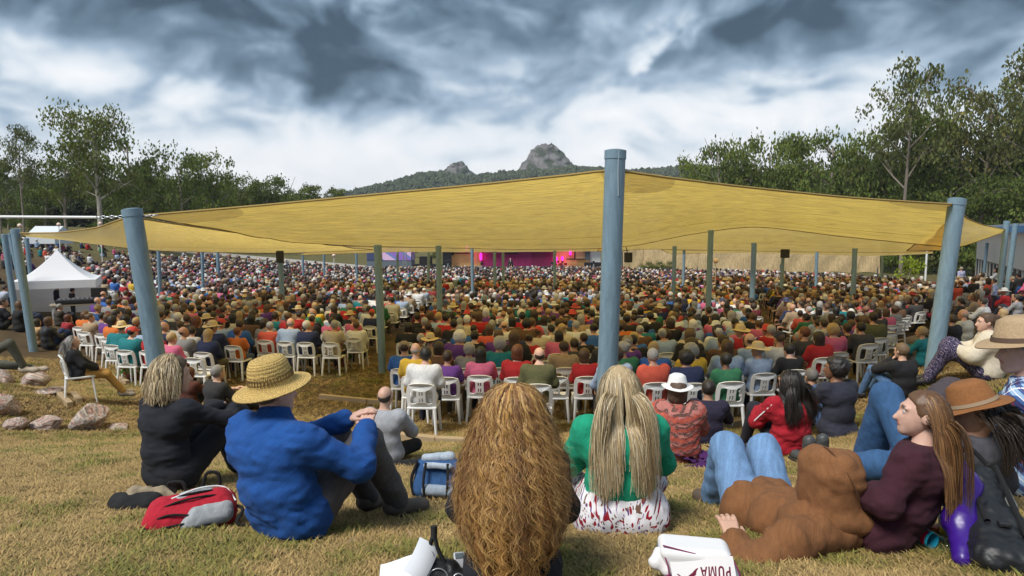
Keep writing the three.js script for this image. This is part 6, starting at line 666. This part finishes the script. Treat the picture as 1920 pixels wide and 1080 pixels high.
for (const [x, y, h, c, cn, hc, hn, st] of [[1660, 640, 62, [0.02, 0.02, 0.03], 'dark navy', [0.04, 0.03, 0.02], 'brown haired', 'bob'], [1762, 612, 52, [0.3, 0.03, 0.06], 'crimson', [0.02, 0.015, 0.01], 'black haired', 'long'], [1822, 600, 50, [0.12, 0.14, 0.2], 'slate', [0.3, 0.28, 0.26], 'grey haired', 'short'], [1770, 578, 42, [0.5, 0.47, 0.4], 'cream', [0.1, 0.06, 0.03], 'brown haired', 'bun'], [1850, 580, 42, [0.05, 0.15, 0.3], 'blue', [0.05, 0.03, 0.02], 'dark haired', 'bob'], [1880, 640, 60, [0.015, 0.015, 0.017], 'black', [0.35, 0.25, 0.13], 'fair haired', 'bob'], [1905, 600, 48, [0.3, 0.3, 0.32], 'grey', [0.04, 0.03, 0.02], 'dark haired', 'short'], [128, 640, 50, [0.3, 0.02, 0.03], 'red', [0.09, 0.03, 0.016], 'auburn haired', 'bob'], [10, 575, 40, [0.45, 0.5, 0.6], 'pale blue', [0.06, 0.04, 0.03], 'brown haired', 'short'], [112, 612, 42, [0.06, 0.05, 0.04], 'brown', [0.25, 0.23, 0.21], 'grey haired', 'short']]) ground.push([`${hn} person in ${cn} top sitting on the ${x > 960 ? 'right' : 'left'} bank`, [x, y], y - h, x > 960 ? 0.6 : -0.5, { cell: 0.026, headCell: 0.015, top: { mat: fab(c) }, legs: { mat: fab([0.03, 0.035, 0.05]) }, hair: { style: st, cell: 0.018, mat: mat(hc, 0.6) } }]);
for (const [label, g, ty, yaw, o] of ground) sit('person', label, g, ty, yaw, { cell: 0.019, headCell: 0.011, lowHands: !o.over, shoes: { mat: black, cell: 0.014 }, ...o });
// grey haired woman on a chair at the left
{ const p = onG(150, 752), yaw = -0.95; const s = clamp((at(140, 628, -p.z).y - p.y) / 1.285, 0.8, 1.15), w = person('person', 'grey haired woman in black jacket and mustard trousers on a chair', arr(p), yaw, null, { pose: 'chair', scale: s, cell: 0.017, headCell: 0.008, lowHands: true, female: true, skin: SKINS[4], over: { an: [0.1, 0.08, -0.72], kn: [0.1, 0.48, -0.46], chest: [0, 0.86, 0.06], neck: [0, 1.01, 0.06], head: [0, 1.155, 0.05], sh: [0.17, 0.945, 0.06] }, top: { mat: fab([0.016, 0.017, 0.022]), t: 0.024, hem: 0.1 }, legs: { mat: fab([0.5, 0.28, 0.07]) }, shoes: { mat: mat([0.3, 0.25, 0.2], 0.8), cell: 0.014 } }); part(w.root, 'hair', fallingHair(w.J, w.clothF, { n: 400, len: 0.28, seed: 4, lift: 0.3, partk: 0.5, vol: 0.014, pal: [[0.3, 0.29, 0.28], [0.4, 0.39, 0.38], [0.16, 0.15, 0.14]], w0: 0.005, w1: 0.003 }), strandMat); chair(arr(p), yaw, 'white plastic chair of the grey haired woman in mustard trousers', 'white plastic chairs'); }
// legs of a person resting behind the rocks at left edge
{ const root = onG(-60, 690), J = local(root, { pelvis: [-70, 682, 10.6], waist: [-95, 660, 10.6], chest: [-120, 640, 10.6], neck: [-135, 622, 10.6], head: [-140, 604, 10.6], shR: [-118, 628, 10.8], shL: [-130, 630, 10.3], hipL: [-65, 684, 10.4], hipR: [-62, 680, 10.7], knL: [18, 644, 10.4], knR: [10, 684, 10.7], anL: [46, 690, 10.5], anR: [62, 690, 10.6], toeL: [66, 694, 10.5], toeR: [84, 692, 10.6], elR: [-110, 660, 10.8], wrR: [-80, 665, 10.7], elL: [-130, 665, 10.3], wrL: [-100, 670, 10.3] }); person('person', 'person lying behind the left rocks, only grey trousered legs visible', arr(root), 0, null, { over: J, slope: false, cell: 0.017, headCell: 0.012, lowHands: true, top: { mat: fab([0.02, 0.02, 0.025]) }, legs: { mat: fab([0.1, 0.1, 0.075]) }, shoes: { mat: mat([0.4, 0.33, 0.25], 0.8), cell: 0.014 }, hair: { style: 'short', mat: mat([0.05, 0.04, 0.03], 0.6) } }); }
// sound engineers and people by the building
for (const [label, px, D, top, yaw, c, hair, hat] of [['sound engineer in navy shirt standing inside the marquee', 102, 25.2, 538, -1.2, [0.015, 0.018, 0.04], [0.015, 0.012, 0.01]], ['person in dark hat at the mixing desk', 131, 24.6, 548, -0.6, [0.02, 0.02, 0.025], [0.02, 0.02, 0.02], 1], ['person in blue top standing by the building wall', 1899, 29, 510, 0.6, [0.02, 0.13, 0.35], [0.05, 0.035, 0.025]], ['person in black coat standing between blue posts and wall', 1902, 24.5, 532, 0.7, [0.015, 0.015, 0.017], [0.3, 0.24, 0.16]], ['man in pale blue shirt standing before the paired posts', 1868, 22.5, 530, 0.8, [0.35, 0.42, 0.65], [0.02, 0.015, 0.012]], ['person in lilac shirt standing far behind the right audience', 1804, 44, 477, 0.2, [0.5, 0.5, 0.7], [0.35, 0.28, 0.2]]]) { const g = gp(px, D), s = clamp((at(px, top, D).y - g.y) / 1.7, 0.7, 1.1); person('person', label, arr(g), yaw, null, { pose: 'stand', scale: s, cell: 0.03, headCell: 0.014, lowHands: true, top: { mat: fab(c) }, legs: { mat: fab([0.03, 0.03, 0.035]) }, shoes: { mat: black, cell: 0.025 }, hair: { style: 'short', cell: 0.014, mat: mat(hair, 0.6) }, ...(hat ? { hat: { kind: 'fedora', mat: mat([0.02, 0.02, 0.02], 0.8) } } : {}) }); }
{ // seated speaker on the stage
  const D = 81, X = (957 - 960) / FPX * D, y = at(960, 503.5, D).y, t = person('person', 'seated speaker in black suit on the stage', [X, y, -D], Math.PI, null, { pose: 'chair', slope: false, cell: 0.03, headCell: 0.012, lowHands: true, top: { mat: fab([0.012, 0.012, 0.014]) }, legs: { mat: fab([0.012, 0.012, 0.014]) }, shoes: { mat: black, cell: 0.03 }, hair: { style: 'short', cell: 0.014, mat: mat([0.55, 0.52, 0.48], 0.6) } }); part(t.root, 'shirt_front', blobGeo([[0, 0.82, -0.115, 0, 0.97, -0.075, 0.03, 0.045]], 0.03, 0.02), mat([0.7, 0.7, 0.7], 0.8));
  const c = thing('armchair', 'dark armchair under the seated speaker on stage', 'armchair', [X, y, -D], Math.PI); part(c, 'seat', rbox(0.6, 0.4, 0.6, 0.05, 0, 0.22, 0), mat([0.05, 0.05, 0.055], 0.8)); part(c, 'backrest', rbox(0.6, 0.75, 0.14, 0.05, 0, 0.6, 0.26), mat([0.05, 0.05, 0.055], 0.8)); for (const x of [-0.34, 0.34]) part(c, 'armrest', rbox(0.1, 0.6, 0.6, 0.04, x, 0.32, 0), mat([0.05, 0.05, 0.055], 0.8));
}
// ---------- things lying on the grass ----------
const redF = fab([0.5, 0.01, 0.03]), greyF = fab([0.42, 0.44, 0.46]), blackF = fab([0.014, 0.014, 0.016]);
{ // red and grey backpack
  const p = onG(358, 992), t = thing('backpack', 'red and grey backpack lying beside the woman in black', 'backpack', arr(p), 0.35); t.scale.setScalar(0.8);
  part(t, 'main_compartment', blobGeo([[-0.17, 0.07, 0.06, 0.17, 0.075, 0.02, 0.08, 0.085], [-0.16, 0.08, -0.12, 0.16, 0.09, -0.12, 0.085, 0.085], [-0.14, 0.1, -0.03, 0.14, 0.1, -0.05, 0.09, 0.09]], 0.07, 0.009, 0.006), redF);
  part(t, 'front_pocket', blobGeo([[-0.06, 0.165, -0.03, 0.1, 0.165, -0.07, 0.032, 0.035], [-0.05, 0.16, -0.11, 0.1, 0.16, -0.13, 0.03, 0.03]], 0.05, 0.008, 0.004), greyF);
  part(t, 'side_panel', blobGeo([[0.0, 0.08, 0.13, 0.19, 0.09, 0.07, 0.04, 0.05], [0.04, 0.13, 0.09, 0.19, 0.12, 0.03, 0.035, 0.04]], 0.05, 0.008, 0.005), greyF);
  part(t, 'base_panel', blobGeo([[-0.21, 0.05, 0.1, -0.2, 0.06, -0.12, 0.05, 0.05], [-0.16, 0.025, 0.14, 0.0, 0.02, 0.15, 0.025, 0.02]], 0.04, 0.008), blackF);
  for (const pts of [[[-0.22, 0.1, 0.1], [-0.1, 0.145, 0.11], [0.08, 0.12, 0.125], [0.2, 0.1, 0.09]], [[-0.2, 0.14, 0.03], [-0.05, 0.19, 0.035], [0.12, 0.19, 0.0], [0.21, 0.16, -0.03]], [[-0.1, 0.185, -0.04], [0.0, 0.205, -0.03], [0.12, 0.2, -0.06]], [[-0.19, 0.07, 0.13], [-0.02, 0.1, 0.155], [0.16, 0.06, 0.13]]]) part(t, 'zip', tube(pts, 0.007, 20, 5), blackF);
  part(t, 'piping', tube([[-0.1, 0.19, -0.02], [0.05, 0.21, -0.09], [0.18, 0.185, -0.12], [0.25, 0.13, -0.02]], 0.006, 24, 5), mat([0.8, 0.8, 0.8], 0.7));
  for (const pts of [[[0.05, 0.17, -0.2], [0.08, 0.26, -0.2], [0.14, 0.25, -0.2], [0.15, 0.16, -0.2]], [[0.2, 0.1, -0.05], [0.29, 0.09, 0.02], [0.26, 0.04, 0.12], [0.34, 0.012, 0.1], [0.5, 0.012, 0.02], [0.6, 0.012, -0.05]], [[-0.1, 0.16, -0.2], [-0.14, 0.22, -0.2], [-0.06, 0.22, -0.19], [-0.04, 0.17, -0.18]]]) part(t, 'strap', tube(pts, 0.011, 24, 6), blackF);
  part(t, 'lettering', blobGeo([[0.0, 0.203, -0.1, 0.05, 0.203, -0.115, 0.004, 0.004]], 0.004, 0.004), redF);
}
{ const p = onG(262, 956), t = thing('fur_lined_cap', 'black cap with fur lining lying left of the backpack', 'cap', arr(p), 0.2); part(t, 'shell', blobGeo([[-0.1, 0.045, 0, 0.08, 0.05, 0.02, 0.055, 0.05], [-0.05, 0.05, 0.06, 0.06, 0.04, 0.07, 0.045, 0.04]], 0.05, 0.008, 0.006), blackF); part(t, 'fur_lining', blobGeo([[-0.03, 0.1, -0.01, 0.1, 0.085, -0.02, 0.026, 0.03], [0.1, 0.08, -0.02, 0.17, 0.05, 0.0, 0.028, 0.024], [-0.03, 0.1, -0.01, -0.03, 0.08, 0.04, 0.022, 0.022]], 0.03, 0.007, 0.012), mat([0.3, 0.24, 0.16], 1)); }
{ // blue backpack
  const p = onG(822, 935), t = thing('backpack', 'blue and grey backpack beside the curly haired woman', 'backpack', arr(p), -0.1); part(t, 'main_compartment', blobGeo([[-0.08, 0.07, 0, 0.09, 0.07, 0, 0.075, 0.075], [-0.075, 0.17, -0.03, 0.08, 0.17, -0.03, 0.07, 0.07]], 0.06, 0.01, 0.006), fab([0.03, 0.1, 0.26])); part(t, 'front_pocket', blobGeo([[-0.05, 0.08, 0.075, 0.08, 0.08, 0.075, 0.035, 0.035]], 0.03, 0.01, 0.005), fab([0.35, 0.42, 0.5])); part(t, 'top_flap', blobGeo([[-0.08, 0.24, -0.02, 0.07, 0.25, -0.03, 0.025, 0.03], [-0.06, 0.22, 0.05, 0.08, 0.22, 0.05, 0.018, 0.018]], 0.04, 0.009, 0.004), fab([0.45, 0.52, 0.6])); for (const x of [-0.06, 0.07]) part(t, 'strap', tube([[x, 0.24, 0.06], [x * 1.1, 0.14, 0.1], [x, 0.05, 0.11]], 0.008, 14, 5), blackF); part(t, 'side_trim', tube([[-0.14, 0.02, 0.03], [-0.155, 0.12, 0.03], [-0.12, 0.23, 0.02]], 0.01, 14, 5), blackF);
}
// white sports bag
{
  const root = onG(1312, 1098), t = thing('sports_bag', 'white sports bag with maroon trim and printed emblem', 'bag', arr(root), -0.15); t.scale.setScalar(0.72); const cw = 512, chh = 320, cv = document.createElement('canvas'); cv.width = cw; cv.height = chh; const c = cv.getContext('2d'); c.fillStyle = '#f0eeee'; c.fillRect(0, 0, cw, chh); c.save(); c.translate(cw / 2, chh / 2); c.rotate(Math.PI); c.fillStyle = '#6d1a36'; c.font = 'bold 120px sans-serif'; c.save(); c.transform(0.72, 0, -0.12, 1.1, -230, 70); c.fillText('PUMA', 0, 0); c.restore(); c.beginPath(); c.moveTo(60, 10); c.quadraticCurveTo(110, -20, 140, -58); c.quadraticCurveTo(165, -70, 178, -92); c.lineTo(186, -60); c.quadraticCurveTo(176, -44, 158, -36); c.quadraticCurveTo(190, -20, 214, 10); c.lineTo(204, 14); c.quadraticCurveTo(170, -14, 140, -18); c.quadraticCurveTo(120, 10, 86, 28); c.quadraticCurveTo(70, 50, 40, 66); c.lineTo(36, 58); c.quadraticCurveTo(56, 40, 60, 10); c.fill(); c.restore(); c.fillStyle = '#8c1d5c'; c.fillRect(0, chh - 26, cw, 26); const tx = new THREE.CanvasTexture(cv); tx.colorSpace = THREE.SRGBColorSpace;
  const wv = mat([0.78, 0.77, 0.77], 0.5), mr = mat([0.2, 0.015, 0.09], 0.6), body = new RoundedBoxGeometry(0.34, 0.2, 0.19, 4, 0.04), p = body.attributes.position; for (let i = 0; i < p.count; i++) { const x = p.getX(i), y = p.getY(i); p.setX(i, x + (y > 0 ? -0.03 : 0.02)); p.setY(i, y + 0.014 * Math.sin(x * 16) + (x < -0.1 ? 0.03 : 0)); } body.computeVertexNormals(); body.translate(0, 0.1, 0); part(t, 'shell', body, wv);
  const pl = new THREE.PlaneGeometry(0.29, 0.17, 24, 12); pl.rotateX(-0.35); const q = pl.attributes.position; for (let i = 0; i < q.count; i++) { const x = q.getX(i), y = q.getY(i); q.setXYZ(i, x - y * 0.16, y + 0.115 + 0.01 * Math.sin(x * 16), q.getZ(i) + 0.112 + 0.006 * Math.cos(x * 9)); } pl.computeVertexNormals(); part(t, 'printed_panel', pl, mat('#ffffff', 0.5, { map: tx, side: THREE.DoubleSide }));
  for (const s of [-1, 1]) part(t, 'piping', tube([[s * 0.155 - 0.03, 0.2, 0.07], [s * 0.16, 0.13, 0.115], [s * 0.165 + 0.01, 0.04, 0.125]], 0.004, 16, 5), mr); part(t, 'piping', tube([[-0.185, 0.225, 0.075], [0, 0.196, 0.083], [0.12, 0.197, 0.08]], 0.004, 16, 5), mr); part(t, 'side_flap', blobGeo([[-0.2, 0.17, 0.04, -0.22, 0.13, 0.06, 0.02, 0.03], [-0.2, 0.17, 0.04, -0.16, 0.1, 0.07, 0.02, 0.03]], 0.03, 0.008, 0.004), wv); part(t, 'strap_loop', rbox(0.03, 0.03, 0.06, 0.006, -0.155, 0.08, 0.1), mr);
}
// bottles
function bottle(px, py, yaw, label, bodyC, capC, labelC, laid, h = 0.2, r = 0.033) { const p = onG(px, py), t = thing('drink_bottle', label, 'bottle', [p.x, p.y + (laid ? r : 0), p.z], yaw); const pr = [[0.001, 0], [r * 0.9, 0], [r, 0.012], [r, h * 0.28], [r * 0.93, h * 0.36], [r, h * 0.44], [r, h * 0.66], [r * 0.75, h * 0.8], [r * 0.4, h * 0.9], [r * 0.4, h * 0.95]].map(q => new THREE.Vector2(...q)), rot = g => laid ? g.rotateX(Math.PI / 2 * 0.98) : g; part(t, 'body', rot(new THREE.LatheGeometry(pr, 24)), bodyC); part(t, 'cap', rot(new THREE.CylinderGeometry(r * 0.46, r * 0.46, h * 0.1, 16).translate(0, h * 0.98, 0)), capC); if (labelC) part(t, 'label', rot(new THREE.CylinderGeometry(r * 1.015, r * 1.015, h * 0.22, 24, 1, true).translate(0, h * 0.55, 0)), labelC); return t; }
const clearP = new THREE.MeshPhysicalMaterial({ color: lin(0.85, 0.92, 0.95), roughness: 0.08, transmission: 1, thickness: 0 });
{ const lb = noiseTex(64, 32, (u, v) => (Math.abs(u - 0.3) < 0.16 && Math.abs(v - 0.5) < 0.25) ? [0.75, 0.1, 0.25] : [0.15, 0.7, 0.8]); bottle(1786, 1050, 0.35 + Math.PI, 'clear bottle with turquoise label and yellow cap on grass', clearP, mat([0.75, 0.5, 0.02], 0.5), mat('#ffffff', 0.5, { map: lb }), true, 0.19, 0.034); bottle(1805, 1018, 0.9 + Math.PI, 'small amber drink bottle with yellow label on grass', mat([0.35, 0.08, 0.01], 0.3), mat([0.4, 0.02, 0.02], 0.5), mat([0.75, 0.5, 0.05], 0.5), true, 0.13, 0.03); bottle(1240, 1090, 0.3, 'clear crumpled bottle beside the white sports bag', clearP, mat([0.1, 0.2, 0.5], 0.5), null, false, 0.13, 0.036); }
{ const p = onG(1776, 1012), t = thing('travel_cup', 'grey travel cup beside the purple bag', 'cup', arr(p), 0); part(t, 'body', new THREE.CylinderGeometry(0.04, 0.033, 0.1, 20).translate(0, 0.05, 0), mat([0.28, 0.3, 0.28], 0.5)); part(t, 'lid', new THREE.CylinderGeometry(0.042, 0.042, 0.014, 20).translate(0, 0.107, 0), mat([0.36, 0.4, 0.36], 0.4)); }
{ // black backpack and purple plastic bag
  const p = onG(1872, 1072), t = thing('backpack', 'black daypack lying at lower right corner', 'backpack', arr(p), -0.35); t.scale.setScalar(0.8); part(t, 'main_compartment', blobGeo([[-0.05, 0.08, 0.06, -0.02, 0.1, -0.2, 0.085, 0.1], [0.07, 0.08, 0.06, 0.1, 0.1, -0.2, 0.08, 0.1], [0.02, 0.1, -0.2, 0.06, 0.22, -0.5, 0.11, 0.11]], 0.08, 0.01, 0.01), mat([0.014, 0.015, 0.017], 0.5, { map: cloth })); part(t, 'camo_panel', blobGeo([[-0.1, 0.16, -0.36, -0.1, 0.2, -0.52, 0.045, 0.04]], 0.04, 0.01, 0.006), mat('#ffffff', 0.9, { map: noiseTex(64, 64, (u, v) => { const a = pn(u, v, 7, 7, 4) > 0 ? 0.45 : 0.2; return [a, a, a * 0.92]; }) })); part(t, 'mesh_pocket', blobGeo([[0.13, 0.2, -0.3, 0.13, 0.25, -0.46, 0.035, 0.035]], 0.03, 0.01), mat([0.16, 0.17, 0.16], 0.9)); for (const pts of [[[-0.03, 0.2, -0.08], [-0.02, 0.23, -0.25], [0.02, 0.33, -0.5]], [[0.1, 0.18, 0.0], [0.12, 0.22, -0.2], [0.13, 0.33, -0.52]], [[-0.05, 0.33, -0.56], [0.02, 0.4, -0.6], [0.1, 0.33, -0.56]]]) part(t, 'strap', tube(pts, 0.014, 16, 6), blackF); part(t, 'buckle', rbox(0.05, 0.02, 0.04, 0.005, 0.03, 0.205, -0.06), black);
  const q = onG(1826, 1062), b = topMesh('plastic_bag', blobGeo([[-0.06, 0.05, 0.06, -0.02, 0.13, -0.1, 0.035, 0.05], [-0.02, 0.13, -0.1, 0.05, 0.22, -0.26, 0.055, 0.05], [0.05, 0.22, -0.26, 0.05, 0.3, -0.34, 0.04, 0.012]], 0.06, 0.008, 0.006), new THREE.MeshPhysicalMaterial({ color: lin(0.04, 0.009, 0.2), roughness: 0.35 }), 'crumpled purple plastic bag leaning on black daypack', 'plastic bag'); b.position.copy(q); b.rotation.y = -0.3;
}
{ // black handbag with rings, papers and a small phone
  const p = onG(822, 1102), t = thing('handbag', 'black handbag with metal rings at bottom edge', 'handbag', arr(p), 0.1); t.scale.setScalar(0.68); part(t, 'body', blobGeo([[-0.1, 0.06, 0.03, 0.12, 0.05, 0.05, 0.06, 0.05], [-0.04, 0.11, 0, 0.06, 0.1, 0.0, 0.05, 0.045]], 0.06, 0.008, 0.006), mat([0.012, 0.012, 0.013], 0.35)); part(t, 'handle', tube([[-0.05, 0.12, 0], [-0.045, 0.2, -0.01], [-0.02, 0.26, -0.02], [0.0, 0.2, 0.0], [0.06, 0.1, 0.04], [0.12, 0.05, 0.08]], 0.012, 26, 6), mat([0.012, 0.012, 0.013], 0.35)); part(t, 'handle_grip', cyl(0.016, 0.018, [-0.02, 0.25, -0.02], [-0.02, 0.31, -0.03], 14), black); for (const [x, y, z, r] of [[-0.05, 0.18, 0.03, 0.028], [0.1, 0.09, 0.095, 0.025], [0.0, 0.09, 0.09, 0.05]]) part(t, 'ring', new THREE.TorusGeometry(r, 0.0035, 8, 28).rotateX(-0.5).translate(x, y, z), galv);
  const q = onG(748, 1106), s = thing('paper_sheets', 'folded white paper sheets at bottom edge beside handbag', 'paper', arr(q), 0.1); s.scale.setScalar(0.66); const sheet = (w, h, k) => { const g = new THREE.PlaneGeometry(w, h, 12, 10), a = g.attributes.position; for (let i = 0; i < a.count; i++) a.setZ(i, 0.05 * Math.sin(a.getX(i) * 12 + k) + 0.015 * Math.cos(a.getY(i) * 18)); g.computeVertexNormals(); return g; }; const pm = mat([0.74, 0.77, 0.82], 0.8, { side: THREE.DoubleSide }); part(s, 'sheet', sheet(0.2, 0.15, 0).rotateX(-1.0).translate(0, 0.09, 0), pm); part(s, 'sheet', sheet(0.12, 0.2, 1.4).rotateX(-0.9).rotateZ(-0.7).translate(0.1, 0.15, 0.01), pm);
  const f = onG(862, 1078), ph = thing('small_phone', 'small silver device lying right of the handbag', 'phone', [f.x, f.y + 0.05, f.z], 0.2); part(ph, 'case', rbox(0.042, 0.016, 0.07, 0.006, 0, 0, 0).rotateX(0.5), mat([0.55, 0.56, 0.58], 0.35, { metalness: 0.4 })); part(ph, 'screen', rbox(0.03, 0.004, 0.022, 0.001, 0, 0.009, -0.015).rotateX(0.5), mat([0.1, 0.12, 0.13], 0.2));
}
{ const p = onG(778, 876), b = topMesh('jacket_heap', blobGeo([[-0.16, 0.02, 0, 0.1, 0.03, -0.03, 0.035, 0.04], [0.1, 0.03, -0.03, 0.3, 0.015, 0.02, 0.03, 0.018]], 0.06, 0.012, 0.016), blackF, 'black jacket heaped on grass beside the grey hooded man', 'jacket'); b.position.copy(p); }
{ // boots in front of the charcoal jumper: rubber boots standing alone
  [[1512, 872, 'left'], [1536, 866, 'right']].forEach(([x, y, w], i) => { const p = onG(x, y), t = thing('rubber_boot', `grey rubber boot near red hoodie, ${w} of the pair`, 'boot', arr(p), 0.3 + i * 0.4); part(t, 'shaft', blobGeo([[0, 0.2, 0.02, 0, 0.06, 0.02, 0.052, 0.05], [0, 0.045, 0.03, 0, 0.045, -0.12, 0.045, 0.042]], 0.04, 0.008, 0.004), mat([0.06, 0.065, 0.065], 0.5)); part(t, 'sole', rbox(0.085, 0.02, 0.24, 0.008, 0, 0.01, -0.05), mat([0.02, 0.02, 0.02], 0.8)); });
}
// terracotta pots with plants
{ const TG = { leaf: (() => { const R = rngOf(6), P = [], N = [], C = []; for (let i = 0; i < 420; i++) { const c = V(R() - 0.5, R() * 0.7, R() - 0.5).multiplyScalar(0.62), d = V(R() - 0.5, R() * 0.6, R() - 0.5).normalize(), s = V(R() - 0.5, R() - 0.5, R() - 0.5).cross(d).normalize(), L = 0.035 + R() * 0.04, n = s.clone().cross(d), red = R() < 0.1; c.y = Math.max(0.02, c.y * (1.15 - Math.hypot(c.x, c.z) * 1.8)); for (const q of [[-1, 0], [0, 0.5], [1, 0], [-1, 0], [1, 0], [0, -0.5]]) { const p = c.clone().addScaledVector(d, q[0] * L).addScaledVector(s, q[1] * L); P.push(p.x, p.y, p.z); N.push(n.x, n.y, n.z); C.push(...(red ? [0.5, 0.05, 0.08] : [0.07 + R() * 0.05, 0.15 + R() * 0.06, 0.03])); } } const g = new THREE.BufferGeometry(); g.setAttribute('position', new THREE.Float32BufferAttribute(P, 3)); g.setAttribute('normal', new THREE.Float32BufferAttribute(N, 3)); g.setAttribute('color', new THREE.Float32BufferAttribute(C, 3)); return g; })() };
  const pot = new THREE.LatheGeometry([[0.001, 0], [0.15, 0], [0.2, 0.22], [0.225, 0.235], [0.225, 0.275], [0.2, 0.275], [0.19, 0.24], [0.001, 0.23]].map(p => new THREE.Vector2(...p)), 28), terra = mat([0.36, 0.14, 0.07], 0.85, { map: cloth });
  for (const [x, y, s, l] of [[382, 703, 1, 'under the leaning left post, with green foliage'], [250, 715, 0.8, 'with purple flowers near the end chairs'], [638, 690, 0.9, 'beside the empty chairs at the aisle'], [1692, 600, 0.9, 'among the right audience']]) { const p = onG(x, y), t = thing('plant_pot', 'terracotta pot plant ' + l, 'pot plant', arr(p), x); t.scale.setScalar(s); part(t, 'pot', pot, terra); const f = part(t, 'foliage', TG.leaf, leafMat); f.position.y = 0.25; } }
renderer.render(scene, camera);
